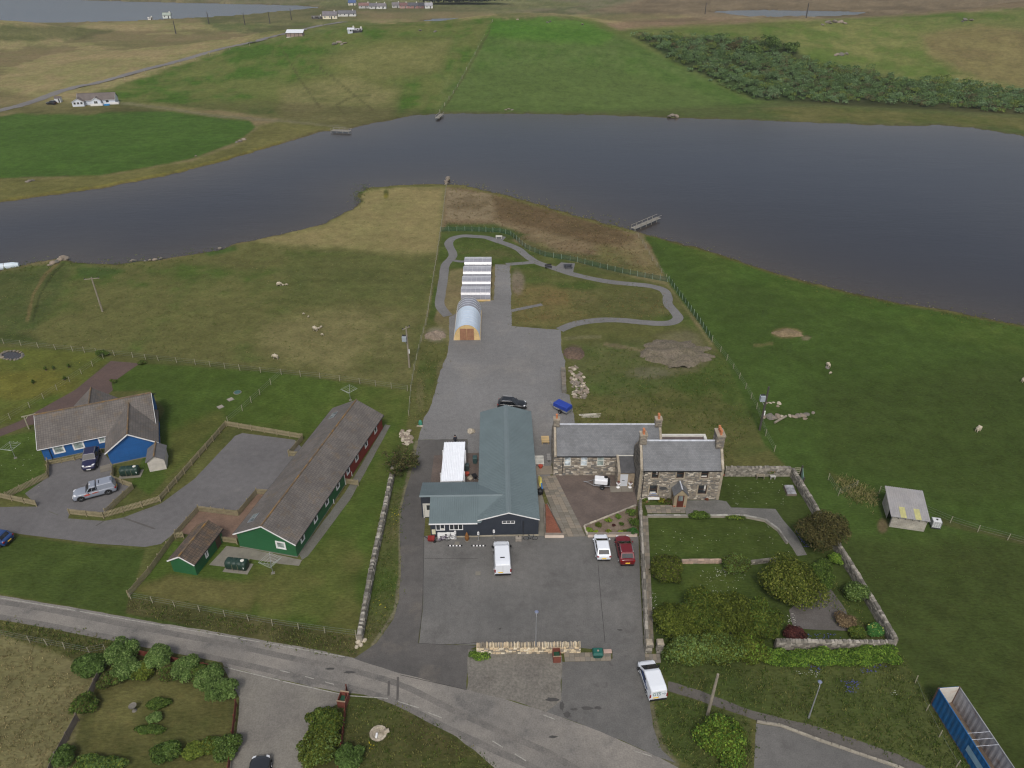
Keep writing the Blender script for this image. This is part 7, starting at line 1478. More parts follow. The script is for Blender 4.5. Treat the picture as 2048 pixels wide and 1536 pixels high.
def picnic():
 p = G(1136, 536); t = thing("picnic_table", "dark picnic table on its gravel pad by the path", "table", tuple(p), .1); dk = M("recycled_plastic", S(56, 58, 64), .6, .08)
 for k in range(5): m = MB(); m.box(-.9, .9, -.38 + k * .155, -.24 + k * .155, .72, .77); m.build("top_plank", dk, t)
 for y in (-.85, .6): m = MB(); m.box(-.9, .9, y, y + .26, .42, .47); m.build("seat", dk, t)
 for x in (-.6, .6):
  m = MB(); m.bar((x, -.8, .4), (x, .8, .4), .07); m.build("cross_rail", dk, t)
  for s in (-1, 1): m = MB(); m.bar((x, s * .75, 0), (x, s * .25, .72), .08); m.build("leg", dk, t)
picnic()
def park_bench(label, u, v, rz, mat):
 p = G(u, v); t = thing("park_bench", label, "bench", tuple(p), rz)
 for k in range(3): m = MB(); m.box(-.75, .75, -.2 + k * .15, -.08 + k * .15, .43, .47); m.build("seat_slat", mat, t); m = MB(); m.box(-.75, .75, .27, .3, .52 + k * .14, .63 + k * .14); m.build("back_slat", mat, t)
 for x in (-.65, .58):
  for y, h in ((-.2, .43), (.22, .43)): m = MB(); m.box(x, x + .07, y, y + .07, 0, h); m.build("leg", mat, t)
park_bench("pale bench on the loop path's loch-side pad", 998, 477, math.pi, M_OFFW); park_bench("low dark bench beside the loop path", 1097, 537, .35, M_TRIM)
# ---- jetties, float, pier
def jetty(label, a, b, w, far=False):
 A, B = (G(*a, 0), G(*b, 0)); d = B - A; L = d.length; t = thing("wooden_jetty", label, "jetty", (A.x, A.y, 0), math.atan2(d.y, d.x)); mt = M("jetty_wood", S(134, 130, 122), .9, .14)
 n = int(L / .3)
 me = None
 for k in range(n):
  if me is None: m = MB(); m.box(.01, .27, -w / 2, w / 2, .25, .30); me = m.mesh("plank"); me.materials.append(mt)
  o = bpy.data.objects.new("plank", me); COL.objects.link(o); o.parent = t; o.location = (k * .3, 0, 0)
 for k in range(int(L / 2.2) + 1):
  for s in (-1, 1): m = MB(); m.tube([(k * 2.2 + .1, s * w / 2, -1.6), (k * 2.2 + .1, s * w / 2, 1.05)], .07, 6); m.build("pile", mt, t)
 for s in (-1, 1): m = MB(); m.bar((0, s * w / 2, .98), (L, s * w / 2, .98), .08); m.build("handrail", mt, t)
jetty("wooden jetty with handrails reaching into the loch", (1266, 459), (1318, 437), 1.3); jetty("short jetty on the far shore by the left-hand field", (664, 262), (702, 264), 2.2); jetty("slanting jetty at the foot of the far fence", (884, 229), (874, 238), 1.6)
p = G(-12, 538); simple("floating_tube", "white floating tube boom at the loch's edge", "boom", -14, 537, [("tube", M("float_white", S(196, 208, 216), .5, .08), lambda m: m.tube([(-5, -1.8, .1), (0, 0, .12), (3.6, 1.3, .12), (4.6, 1.66, .1)], [.75, .75, .75, .5], 14), .0), ("band", M_GALV, lambda m: m.tube([(2.0, .72, .12), (2.2, .79, .12)], .77, 14), 0)])
# ================================================================== ROCKS, RUBBLE
def rock_mesh(seed, c, var=.25):
 bm = bmesh.new(); bmesh.ops.create_icosphere(bm, subdivisions=2, radius=1); r = random.Random(seed); ph = [Vector((r.uniform(-1, 1), r.uniform(-1, 1), r.uniform(-1, 1))).normalized() for _ in range(7)]
 for v in bm.verts:
  k = 1.0
  for q in ph:
   dd = v.co.normalized().dot(q)
   if dd > .45: k = min(k, (.62 + .12 * r.random()) / max(dd, .5))
  v.co *= k
 me = bpy.data.meshes.new("stone"); bm.to_mesh(me); bm.free(); me.materials.append(c); return me
M_RK = [M("rock_%d" % i, c, .95, .2, 1.2, 7, .15, .4, 8, stain=S(84, 82, 72), sscale=1.5, samt=.4) for i, c in enumerate((S(122, 114, 104), S(136, 124, 110), S(110, 106, 98), S(176, 166, 148)))]
ROCKS = [rock_mesh(i, M_RK[i % 3]) for i in range(6)]; ROCKP = [rock_mesh(20 + i, M_RK[3] if i % 2 else M_RK[1]) for i in range(5)]
def rocks(name, label, cat, spots, meshes, seed=0, far=False, lo=.3, hi=.6, flat=.6):
 r = random.Random(seed); P0 = T(*spots[0][:2]) if far else G(*spots[0][:2]); t = thing(name, label, cat, tuple(P0))
 for s in spots:
  p = T(*s[:2]) if far else G(*s[:2]); sz = s[2] if len(s) > 2 else r.uniform(lo, hi); o = bpy.data.objects.new("stone", r.choice(meshes)); COL.objects.link(o); o.parent = t; o.location = p - P0 + Vector((0, 0, sz * flat * .25)); o.scale = (sz * r.uniform(.8, 1.3), sz * r.uniform(.7, 1.1), sz * flat * r.uniform(.7, 1.2)); o.rotation_euler = (r.uniform(-.3, .3), r.uniform(-.3, .3), r.uniform(0, 6.3))
 return t
def scatter_px(n, poly, seed):
 g = np.random.default_rng(seed); P = np.array(poly, float); lo, hi = P.min(0), P.max(0); q = np.zeros((0, 2))
 while len(q) < n:
  c = lo + (hi - lo) * g.random((4 * n + 50, 2)); q = np.concatenate([q, c[poly_sd(c[:, 0], c[:, 1], poly) > 0]])
 return [tuple(map(float, c)) for c in q[:n]]
rocks("rubble_heap", "heap of pale broken stone beside the gravel yard", "stone pile", scatter_px(120, [(1138, 735), (1150, 730), (1166, 752), (1176, 785), (1170, 800), (1148, 795), (1140, 765)], 1), ROCKP + ROCKS[:2], 1, lo=.15, hi=.45)
rocks("rubble_heap", "heap of white-grey broken stone at the dark drive's corner", "stone pile", scatter_px(90, [(802, 862), (820, 860), (826, 875), (822, 890), (806, 890), (798, 872)], 2), ROCKP, 2, lo=.14, hi=.36)
rocks("dyke_end_heap", "tumbled pale stones at the drystone wall's road end", "stone pile", [(717, 1284, .4), (722, 1290, .35), (713, 1294, .3), (727, 1281, .35), (718, 1276, .4), (722, 1270, .35)], ROCKP, 3)
rocks("field_outcrop", "pinkish rock outcrop below the dark pole in the field", "rock", [(1527, 834, .5), (1540, 834, .75), (1547, 836, .6), (1556, 834, .7), (1563, 833, .5), (1580, 832, .45), (1588, 834, .6), (1597, 833, .65), (1606, 832, .6), (1614, 829, .55), (1610, 838, .4), (1626, 826, .4)], [M_ for M_ in ROCKS[:3]] + ROCKP[:2], 4, flat=.45)
rocks("field_outcrop", "small broken rock outcrop beside the pole's transformer", "rock", [(1532, 807, .35), (1540, 806, .35), (1547, 805, .3), (1558, 807, .5), (1556, 813, .35)], ROCKP[:3], 5, flat=.4)
rocks("shore_rocks", "line of rocks where the old dyke meets the loch", "rock", [(105, 527, .8), (112, 525, .9), (120, 521, .9), (127, 518, 1.0), (133, 517, .7), (100, 531, .5)], ROCKS, 6)
rocks("shore_rocks", "scattered shore stones below the sheep pasture", "rock", [(268, 521, .6), (262, 523, .4), (300, 521, .5), (310, 520, .6), (322, 517, .5), (440, 497, .5), (290, 522, .3)], ROCKS, 7)
rocks("stone_pier", "little stone pier where the pasture fence meets the loch", "pier", [(893, 366, .7), (894, 362, .7), (895, 358, .8), (896, 355, .7), (892, 363, .6), (897, 359, .6), (892, 369, .6)], ROCKS, 8)
rocks("shore_boulder", "grey boulder on the far shore under the green hill", "rock", [(1345, 233, 1.5), (1353, 234, 1.1), (1338, 234, .8)], ROCKS, 9, far=True); rocks("shore_boulder", "pale stones on the far shore below the hill's face", "rock", [(1012, 221, .8), (1018, 220, .8), (1024, 221, .6)], ROCKS, 10, far=True)
rocks("knoll_rocks", "pale rocks in the lush field above the left shore", "rock", [(480, 283, .8), (488, 281, .9), (474, 286, .6), (392, 313, .6)], ROCKS, 11, far=True); rocks("knoll_rocks", "pale rocks near the left edge of the shore", "rock", [(58, 364, .9), (66, 363, .6), (54, 366, .6)], ROCKS, 12, far=True)
rocks("hill_crag", "grey rocks on the shoulder left of the green hill", "rock", [(668, 90, 1.5), (678, 86, 1.6), (690, 88, 1.2), (672, 88, 1), (684, 90, 1), (840, 62, 1), (870, 64, 1)], ROCKS, 13, far=True, flat=.5); rocks("hill_crag", "grey crag on the crest of the right-hand hill", "rock", [(1655, 46, 1.8), (1668, 45, 2.2), (1680, 46, 2.0), (1690, 47, 1.4), (1645, 50, 1.2), (1660, 48, 1.2)], ROCKS, 14, far=True, flat=.5)
rocks("hill_crag", "grey crag in the middle of the right-hand hillside", "rock", [(1672, 112, 1.7), (1682, 110, 1.9), (1692, 109, 1.4)], ROCKS, 15, far=True, flat=.5); rocks("hill_crag", "grey crag near the right edge of the hills", "rock", [(1930, 42, 1.8), (1942, 41, 1.6), (1925, 44, 1.1)], ROCKS, 16, far=True, flat=.5)
rocks("hill_crag", "small grey stones along the green hill's crest", "rock", [(1035, 40, .9), (1095, 46, 1.0), (1100, 45, .8), (1165, 50, .9)], ROCKS, 17, far=True, flat=.5)
rocks("white_boulder", "large white boulder in the yard behind the cabin", "rock", [(943, 864, .75)], ROCKP[1:2], 18, flat=.75); rocks("field_stone", "single grey stone in the upper green field", "rock", [(1655, 736, .45)], ROCKS, 19); rocks("pond_stones", "ring of grey stones round the small garden pond", "stone ring", [(2 + 22 + 22 * math.cos(a), 711 + 9 * math.sin(a), .32) for a in [k * .33 for k in range(19)]], ROCKS, 20)
sheet("pond_water", [(24 + 20 * math.cos(a), 711 + 8 * math.sin(a)) for a in [k * .4 for k in range(16)]], .02, M("pond", S(58, 56, 58), .15, .1), "small dark garden pond", jit=0)
def block_wall():
 a, b = G(1128, 786), G(1126, 738); d = b - a; L = d.length; t = thing("block_stack", "low stack of stone blocks at the gravel yard's edge", "stone stack", (a.x, a.y, 0), math.atan2(d.y, d.x)); r = random.Random(4)
 x = 0
 while x < L - .3:
  l = r.uniform(.5, 1.0); hh = 0
  for k in range(r.choice((2, 2, 3))):
   m = MB(); h = r.uniform(.22, .32); m.box(x + r.uniform(0, .05), x + l - .04, -.35 + r.uniform(-.05, .05), .35 + r.uniform(-.05, .05), hh, hh + h - .01); hh += h; m.build("block", M_RK[r.choice((0, 2))], t, bevel=.03)
  x += l
block_wall()
def heap(name, label, cat, u, v, rx, ry, h, mat, seed, n=34):
 c = G(u, v); x = np.linspace(-1, 1, n); X, Y = np.meshgrid(x, x); R = np.sqrt(X ** 2 + Y ** 2); an = np.arctan2(Y, X); R = R * (1.12 + 1.1 * (fbm(np.cos(an) * 1.6 + 5, np.sin(an) * 1.6 + seed, seed, 3) - .4)); nz = fbm(X * 3 + seed, Y * 3, seed, 4); n2 = fbm(X * 11 + seed, Y * 11, seed + 3, 3)
 Z = h * np.clip(1 - R ** 2 + (nz - .5) * .8, 0, 1) ** .8 * (.55 + .9 * nz) + (n2 - .5) * .35 * (R < .95) - .04 - .5 * np.clip(R - .8, 0, 1)
 o = grid_mesh(name, X * rx, Y * ry, Z); o.location = (c.x, c.y, 0); o.data.materials.append(mat); tag(o, label, cat); return o
M_SPOIL = M_sheet("spoil_earth", S(110, 101, 88), S(94, 88, 72), .6, 3.2, .32, stain=S(152, 142, 128), sscale=1.2, samt=.6, bump=.9, bscale=3)
heap("spoil_heap", "low brown spoil heap in the rough grass", "earth heap", 1354, 706, 7.4, 5.2, 1.0, M_SPOIL, 3); heap("spoil_heap", "small brown earth heap at the gravel yard's corner", "earth heap", 1148, 708, 2.4, 2.6, .7, M_sheet("dark_earth", S(98, 82, 70), S(84, 72, 62), .6, 4, .25), 5)
heap("bare_mound", "bare tan earth mound in the big green field", "earth heap", 1572, 667, 3.6, 1.7, .5, M_sheet("tan_earth", S(126, 110, 86), S(110, 98, 74), .6, 4, .25), 7); heap("gravel_heap", "small heap of pale gravel left of the yard", "earth heap", 872, 671, 2.7, 2.3, .5, M_sheet("pale_spoil", S(136, 122, 108), S(118, 106, 92), .6, 4, .25), 9)
r_ = random.Random(9); c = G(1186, 833); t = thing("timber_lengths", "scatter of pale timber lengths in the grass behind the schoolhouse", "timber", tuple(c))
for k in range(6): m = MB(); y = r_.uniform(-.4, .5); x = r_.uniform(-.8, .8); m.bar((x - 1.3, y, .08), (x + 1.3, y + r_.uniform(-.1, .5), .1), .08); m.build("length", M("pale_timber", S(190, 184, 170), .8, .1), t)
a, b = G(1549, 847), G(1572, 834); m = MB(); m.tube([(0, 0, .18), (b.x - a.x, b.y - a.y, .2)], .17, 10); t = m.build("fallen_pole", M_POLE); t.location = a; tag(t, "pale length of pole lying by the field outcrop", "pole")
for i, (u, v, lb) in enumerate(((475, 785, "round dark manhole cover in the bungalow lawn"), (461, 799, "pale manhole slab in the bungalow lawn, middle one"), (441, 814, "pale manhole slab in the lawn nearest the blue house"))):
 p = G(u, v); t = thing("manhole_cover", lb, "manhole", (p.x, p.y, 0)); m = MB(); m.lathe([(.5, 0), (.5, .1), (.45, .12)], (0, 0, 0), 4 if i else 12); m.build("cover", MAT_CONC if i else M("teal_cover", S(60, 92, 88), .7, .1), t); m = MB(); m.lathe([(.62, 0), (.62, .05)], (0, 0, 0), 4 if i else 12); m.build("frame", MAT_CONC2, t)
for u, v, lb in ((914, 1087, "square drain cover by the wheel stops"), (956, 1147, "square drain cover in the middle of the car park")):
 p = G(u, v); m = MB(); m.box(-.28, .28, -.28, .28, .02, .045); m.box(-.2, .2, -.2, .2, .045, .052); o = m.build("drain_cover", MAT_CONC2); o.location = p; tag(o, lb, "drain cover")
# gates
def gate(label, a, b, h, mat, bars=4):
 A, B = G(*a), G(*b); d = B - A; L = d.length; t = thing("field_gate", label, "gate", tuple(A), math.atan2(d.y, d.x))
 for k in range(bars): m = MB(); z = .2 + k * (h - .25) / (bars - 1); m.box(0, L, -.025, .025, z - .05, z + .05); m.build("bar", mat, t)
 for x in (0, L - .08): m = MB(); m.box(x, x + .08, -.03, .03, .1, h); m.build("stile", mat, t)
 m = MB(); m.box(L + .05, L + .2, -.08, .08, 0, h + .35); m.build("post", M_DPOLE, t)
gate("short wooden gate at the garden wall's corner", (1586, 949), (1599, 949), 1.15, M_POST); gate("pale green metal gate behind the garden wall's corner", (1602, 949), (1604, 972), 1.2, M("pale_green_metal", S(128, 156, 142), .6, .08), 6)
simple("cold_frame", "grey cold frame against the garden's slanting wall", "cold frame", 1580, 985, [("frame", MGRYF, lambda m: m.loft([[(-.6, -.7, 0), (.6, -.7, 0), (.6, .9, 0), (-.6, .9, 0)], [(-.6, -.7, .3), (.6, -.7, .3), (.6, .9, .5), (-.6, .9, .5)]]), 0), ("glass_lid", M_glass("cold_frame_glass", (.2, .2, .21), .12), lambda m: m.hexa([(-.57, -.67, .31), (.57, -.67, .31), (.57, .87, .51), (-.57, .87, .51), (-.57, -.67, .335), (.57, -.67, .335), (.57, .87, .535), (-.57, .87, .535)]), 0)])
simple("bird_bath", "small grey stone bird bath on the roadside lawn", "bird bath", 269, 1421, [("bowl", M_RK[2], lambda m: m.lathe([(.12, .55), (.34, .66), (.36, .74), (.28, .7)], (0, 0, 0), 14), 0), ("pedestal", M_RK[2], lambda m: m.lathe([(.24, 0), (.2, .08), (.1, .2), (.1, .5), (.14, .56)], (0, 0, 0), 12), 0)])
simple("spring_trough", "pale stone spring trough in the roadside grass", "trough", 757, 1468, [("basin", M_SKEW, lambda m: m.lathe([(.75, 0), (.8, .16), (.6, .18), (.5, .1)], (0, 0, 0), 14), 0), ("pipe", M_SKEW, lambda m: m.tube([(.5, .1, .16), (.95, .25, .2)], .2, 10), 0), ("white_tap", M_WHITE, lambda m: m.box(-.2, -.02, -.5, -.05, .1, .3), .02)])
simple("yard_pump", "teal green pump housing at the gravel yard's edge", "pump", 841, 850, [("housing", M("pump_teal", S(60, 132, 110), .6, .1), lambda m: m.lathe([(.26, 0), (.3, .3), (.22, .7), (.1, .85)], (0, 0, 0), 10), 0), ("base", M_SKEW, lambda m: m.box(-.5, .45, -.5, -.28, 0, .15), 0)])
simple("wheelbarrow", "dark wheelbarrow in the corner behind the wing", "wheelbarrow", 949, 958, [("tray", M_TRIM, lambda m: m.loft([[(-.2, -.3, .35), (.2, -.3, .35), (.2, .3, .35), (-.2, .3, .35)], [(-.32, -.42, .6), (.32, -.42, .6), (.32, .45, .6), (-.32, .45, .6)]]), 0), ("wheel", M_TYRE, lambda m: m.tube([(-.05, .55, .2), (.05, .55, .2)], .2, 12), 0), ("handle", M_GALV, lambda m: [m.bar((s * .2, -.3, .45), (s * .28, -.95, .6), .04) for s in (-1, 1)], 0)], .4)
simple("stone_slab", "pale stone slab lying beside the wheelbarrow", "slab", 943, 955, [("slab", M_SKEW, lambda m: m.box(-.35, .35, -.6, .6, 0, .15), .04)], -.7)
# ================================================================== PERSON AND SHEEP (one skinned body each)
def skinned(name, verts, edges, radii, mats_fn, parent, loc, rz, sub=2, root=0):
 me = bpy.data.meshes.new(name); me.from_pydata(verts, edges, []); o = bpy.data.objects.new(name, me); COL.objects.link(o)
 md = o.modifiers.new("skin", 'SKIN'); md.use_smooth_shade = True
 for i, r in enumerate(radii): me.skin_vertices[0].data[i].radius = r if isinstance(r, tuple) else (r, r)
 me.skin_vertices[0].data[root].use_root = True; s = o.modifiers.new("s", 'SUBSURF'); s.levels = sub; s.render_levels = sub
 dg = bpy.context.evaluated_depsgraph_get(); dg.update(); m2 = bpy.data.meshes.new_from_object(o.evaluated_get(dg)); bpy.data.objects.remove(o)
 m2.materials.clear(); mats, pick = mats_fn
 for q in mats: m2.materials.append(q)
 for p in m2.polygons: p.material_index = pick(p.center); p.use_smooth = True
 q = bpy.data.objects.new(name, m2); COL.objects.link(q); q.parent = parent; q.location = loc; q.rotation_euler = (0, 0, rz); return q
def person():
 p = G(911, 891); t = thing("person", "person in dark jacket standing behind the white-roofed cabin", "person", tuple(p), .3)
 V = [(0, 0, .95), (0, 0, 1.12), (0, .01, 1.32), (0, 0, 1.46), (0, .01, 1.54), (0, .02, 1.64), (0, .02, 1.74), (.1, 0, .86), (.11, .02, .5), (.1, -.02, .08), (.1, .1, .04), (-.1, 0, .86), (-.11, .05, .5), (-.1, .0, .08), (-.1, .12, .04), (.18, 0, 1.42), (.24, .0, 1.16), (.24, .14, .96), (.22, .22, .92), (-.18, 0, 1.42), (-.24, .0, 1.16), (-.24, .14, .96), (-.22, .22, .92)]
 Ed = [(0, 1), (1, 2), (2, 3), (3, 4), (4, 5), (5, 6), (0, 7), (7, 8), (8, 9), (9, 10), (0, 11), (11, 12), (12, 13), (13, 14), (3, 15), (15, 16), (16, 17), (17, 18), (3, 19), (19, 20), (20, 21), (21, 22)]
 R = [(.16, .12), (.15, .11), (.18, .12), (.13, .1), .055, .1, .085, .095, .065, .05, .045, .095, .065, .05, .045, .075, .06, .045, .04, .075, .06, .045, .04]
 dark = M("dark_jacket", S(42, 44, 54), .85, .12); tro = M("dark_trousers", S(34, 34, 38), .85, .12); skin = M("skin", S(196, 150, 126), .6, .05)
 skinned("body", V, Ed, R, ([dark, tro, skin], lambda c: 2 if (c.z > 1.52 or (abs(c.x) > .17 and c.y > .16)) else 1 if c.z < .93 and abs(c.x) < .2 else 0), t, (0, 0, 0), 0)
 m = MB(); m.lathe([(.105, 1.66), (.118, 1.74), (.1, 1.82), (.04, 1.86)], (0, .0, 0), 12); m.build("hair", M("dark_hair", S(40, 32, 28), .8, .1), t, True)
person()
SHEEP = None
def sheep(label, u, v, rz, s=1.0, far=False):
 global SHEEP
 p = G(u, v); t = thing("sheep", label, "sheep", tuple(p), rz, "sheep grazing in the pasture")
 if SHEEP is None:
  V = [(0, 0, .62), (.3, 0, .64), (.5, 0, .62), (.62, 0, .5), (.74, 0, .3), (-.3, 0, .64), (-.48, 0, .58), (.3, .14, .45), (.3, .14, .22), (.32, .14, .02), (.3, -.14, .45), (.3, -.14, .22), (.32, -.14, .02), (-.32, .14, .45), (-.36, .14, .24), (-.33, .14, .02), (-.32, -.14, .45), (-.36, -.14, .24), (-.33, -.14, .02)]
  Ed = [(0, 1), (1, 2), (2, 3), (3, 4), (0, 5), (5, 6), (1, 7), (7, 8), (8, 9), (1, 10), (10, 11), (11, 12), (5, 13), (13, 14), (14, 15), (5, 16), (16, 17), (17, 18)]
  R = [.27, .26, .16, .11, .07, .27, .16] + [.1, .05, .045] * 4
  o = skinned("body", V, Ed, R, ([M("fleece", S(178, 168, 148), .95, .12, 4, 14, .1, .4, 14), M("sheep_face", S(186, 172, 150), .9, .1)], lambda c: 1 if c.x > .6 or c.z < .3 else 0), t, (0, 0, 0), 0); SHEEP = o.data
 else:
  o = bpy.data.objects.new("body", SHEEP); COL.objects.link(o); o.parent = t
 t.scale = (s, s, s); return t
for a in ((558, 572, .1, 1.25, "ewe grazing alone highest in the pasture"), (566, 572, .4, .6, "lamb close beside the highest ewe"), (573, 571, .2, .6, "lamb a little way from the highest ewe"), (631, 662, 2.6, 1.3, "ewe grazing in the middle of the pasture"), (637, 659, .4, .6, "lamb behind the middle ewe"), (642, 656, .9, .6, "lamb farthest up from the middle ewe"), (645, 671, 2.9, .6, "lamb below the middle ewe"), (552, 718, 2.9, 1.3, "ewe grazing nearest the bungalow fence"), (607, 629, .2, .5, "small white lamb lying between the flocks"), (617, 635, 1.2, .5, "small white lamb lying above the middle ewe"), (1955, 863, .5, 1.3, "ewe lying in the big green field"), (1656, 734, 1.8, 1.1, "ewe standing in the upper green field"), (1660, 748, .3, .6, "lamb below the ewe in the upper green field"), (2046, 764, .4, 1.2, "ewe at the picture's edge in the green field")): sheep(a[4], a[0], a[1], a[2], a[3] * .8)
# ================================================================== FAR HOUSES
def small_house(name, label, u, v, W, D, ze, zr, rz, wallc, roofc, cat="house", wins=3, ext=None, group=None):
 p = T(u, v); t = thing(name, label, cat, (p.x, p.y, p.z - .1), rz, group); F = gable_block(t, -W / 2, W / 2, 0, D, ze, zr, 'x', M("wall_%s" % name + str(u), wallc, .8, .06), M("far_roof_%d_%d_%d" % tuple(int(c * 999) for c in roofc), roofc, .9, .15, .5), .2, .3, fascia=False, ridge_mat=M("far_ridge", S(96, 92, 88), .9, .1))
 for i in range(wins):
  x = W * (i + .5) / wins - .5; window(t, F['f'], x, x + 1.0, .95, 2.05, M_WHITE, M_GL, .02, .1)
 d = MB(); d.hexa([F['f'](W * .5 + .9, .05, .02), F['f'](W * .5 + 1.7, .05, .02), F['f'](W * .5 + 1.7, .05, .06), F['f'](W * .5 + .9, .05, .06), F['f'](W * .5 + .9, 2.0, .02), F['f'](W * .5 + 1.7, 2.0, .02), F['f'](W * .5 + 1.7, 2.0, .06), F['f'](W * .5 + .9, 2.0, .06)]); d.build("door", M_DARK, t)
 c = MB(); c.box(W * .3, W * .3 + .7, D / 2 - .35, D / 2 + .35, zr - .3, zr + .8); c.build("chimney", M_OFFW, t)
 return t
def lakeside_house():
 p = T(146, 214); t = thing("lochside_bungalow", "white bungalow with brown roof and decks above the loch", "house", (p.x, p.y, p.z), math.radians(13)); wh = M("white_weatherboard", S(206, 212, 222), .6, .05); rf = M("brown_far_tiles", S(104, 96, 92), .9, .12, .5); rd = M("far_ridge", S(96, 92, 88), .9, .1)
 F1 = gable_block(t, 0, 6.0, 0, 6.5, 2.6, 4.2, 'y', wh, rf, .3, .35, True, ridge_mat=rd); F2 = gable_block(t, 2.0, 21.5, 3.0, 11.0, 2.7, 5.6, 'x', wh, rf, .3, .35, True, ridge_mat=rd); F3 = gable_block(t, 9.6, 14.6, 1.0, 6.0, 2.7, 4.2, 'y', wh, rf, .3, .3, True, ridge_mat=rd)
 for x in (.7, 2.45, 4.2): window(t, F1['f'], x, x + 1.3, 1.1, 2.4, M_WHITE, M_GL, .02, .12)
 for y in (.8, 2.6): window(t, F1['r'], y, y + 1.2, 1.1, 2.4, M_WHITE, M_GL, .02, .12)
 window(t, F3['f'], 1.4, 3.4, .9, 2.4, M_WHITE, M_GL, .02, .12, nv=1); window(t, F2['f'], 12.2, 13.1, .4, 2.3, M_WHITE, M_GL, .02, .1); window(t, F2['f'], 14.6, 16.4, .9, 2.4, M_WHITE, M_GL, .02, .12)
 for x0, x1, y0, y1 in ((9.4, 15.8, -1.2, .9), (15.9, 23.5, 1.4, 3.9)):
  m = MB(); m.box(x0, x1, y0, y1, .1, .5); m.build("deck", M_OFFW, t); m = MB()
  for a in ((x0, x1, y0, y0 + .1), (x0, x0 + .1, y0 + .11, y1), (x1 - .1, x1, y0 + .11, y1)): m.box(*a, .5, 1.35)
  m.build("deck_railing", M_WHITE, t)
 t.scale = (.72, .72, .72); m = MB(); m.box(16.2, 19.0, -.6, .9, 0, .7); m.build("pool", M("pool_blue", S(40, 130, 190), .5, .1), t)
lakeside_house()
p = T(116, 206); t = thing("far_garden_hut", "tiny white hut beside the lochside bungalow", "shed", tuple(p), .2); F = gable_block(t, -1.4, 1.6, 0, 3, 2.2, 3.0, 'x', M("hut_far_white", S(204, 206, 210), .7, .05), M("hut_far_roof", S(98, 90, 88), .9, .1), .1, .15, fascia=False); t.scale = (.75, .75, .75); m = MB(); m.face([F['f'](1.9, .05, .03), F['f'](2.6, .05, .03), F['f'](2.6, 1.9, .03), F['f'](1.9, 1.9, .03)]); m.build("door", M_DARK, t)
p = T(104, 209); car("far_black_car", "black car parked beside the tiny white hut", "car", tuple(p), math.radians(80), 4.3, 1.8, 1.5, PK)
def far_barn():
 p = T(573, 76); t = thing("open_barn", "open-fronted barn with pale roof beside the far road", "barn", (p.x, p.y, p.z), math.radians(2)); t.scale = (.56, .56, .62); m = MB(); m.box(0, 15, .2, 7, 0, 3.6); m.build("wall", M("barn_boards", S(150, 132, 122), .9, .12, .6), t); m = MB(); slope(m, (-.3, -.4, 3.5), (15.3, -.4, 3.5), (15.3, 7.3, 5.4), (-.3, 7.3, 5.4)); m.build("roof", M("barn_white_roof", S(214, 218, 222), .5, .05), t)
 for k in range(5): m = MB(); m.box(k * 3.68, k * 3.68 + .3, -.1, .19, 0, 3.6); m.build("post", M_DARK, t)
 m = MB(); m.box(0, 15, -.3, -.11, 0, .5); m.build("sill", M_OFFW, t)
far_barn()
small_house("far_shed", "white shed on the far red gravel track", 702, 67, 3.2, 3, 2.0, 2.6, .05, S(190, 196, 206), S(200, 204, 210), "shed", 1); small_house("far_low_shed", "low dark shed next to the white track shed", 716, 66, 4, 2.4, 1.4, 2.0, .05, S(60, 60, 62), S(150, 150, 152), "shed", 1)
small_house("cream_house", "cream far house with grey roof above the moor road", 660, 38, 11, 7, 2.6, 5.2, .15, S(222, 214, 192), S(112, 108, 112)); small_house("grey_roof_house", "white far house with long grey roof behind the cream house", 694, 33, 14, 6, 2.2, 4.2, .1, S(208, 208, 206), S(104, 104, 108), wins=4)
small_house("moor_garage", "dark low shed left of the cream far house", 634, 38, 8, 3, 1.6, 2.2, .1, S(76, 72, 68), S(92, 88, 84), "shed", 2)
for i, (u, v, W, wc, rc, lb) in enumerate(((704, 11, 9, S(204, 198, 186), S(70, 90, 130), "far village house with blue roof behind it"), (729, 17, 13, S(178, 178, 176), S(124, 96, 90), "far village house with red-brown roof"), (748, 18, 10, S(196, 196, 194), S(106, 104, 108), "far village house with pale gable beside the red-brown roof"), (763, 18, 10, S(214, 214, 212), S(116, 112, 114), "far village house with twin white gables"), (792, 16, 9, S(180, 178, 176), S(112, 108, 108), "far village house in the middle gap of the terrace"), (808, 17, 9, S(176, 140, 132), S(112, 84, 80), "far village house with red walls"), (826, 17, 12, S(156, 116, 110), S(84, 84, 88), "far village house with dark roof and red walls"), (846, 17, 11, S(120, 90, 86), S(66, 66, 72), "far village house with the darkest roof"), (858, 17, 9, S(214, 214, 212), S(150, 150, 154), "far white village house at the terrace's end"))): small_house("village_house", lb, u, v, W * .75, 6, 2.4, 4.4, .1 * (i % 3), wc, rc, group="far village houses", wins=2)
p = T(1032, 34 + 4);
small_house("shore_house", "tiny pale house at the sea loch's edge", 334, 37, 6, 4, 2.4, 4, .1, S(206, 212, 206), S(150, 160, 150), wins=2); small_house("moor_hut", "tiny white roofed hut on the sea loch shore", 300, 40, 3, 2, 1.5, 2, .0, S(214, 212, 206), S(196, 194, 190), "shed", 1)
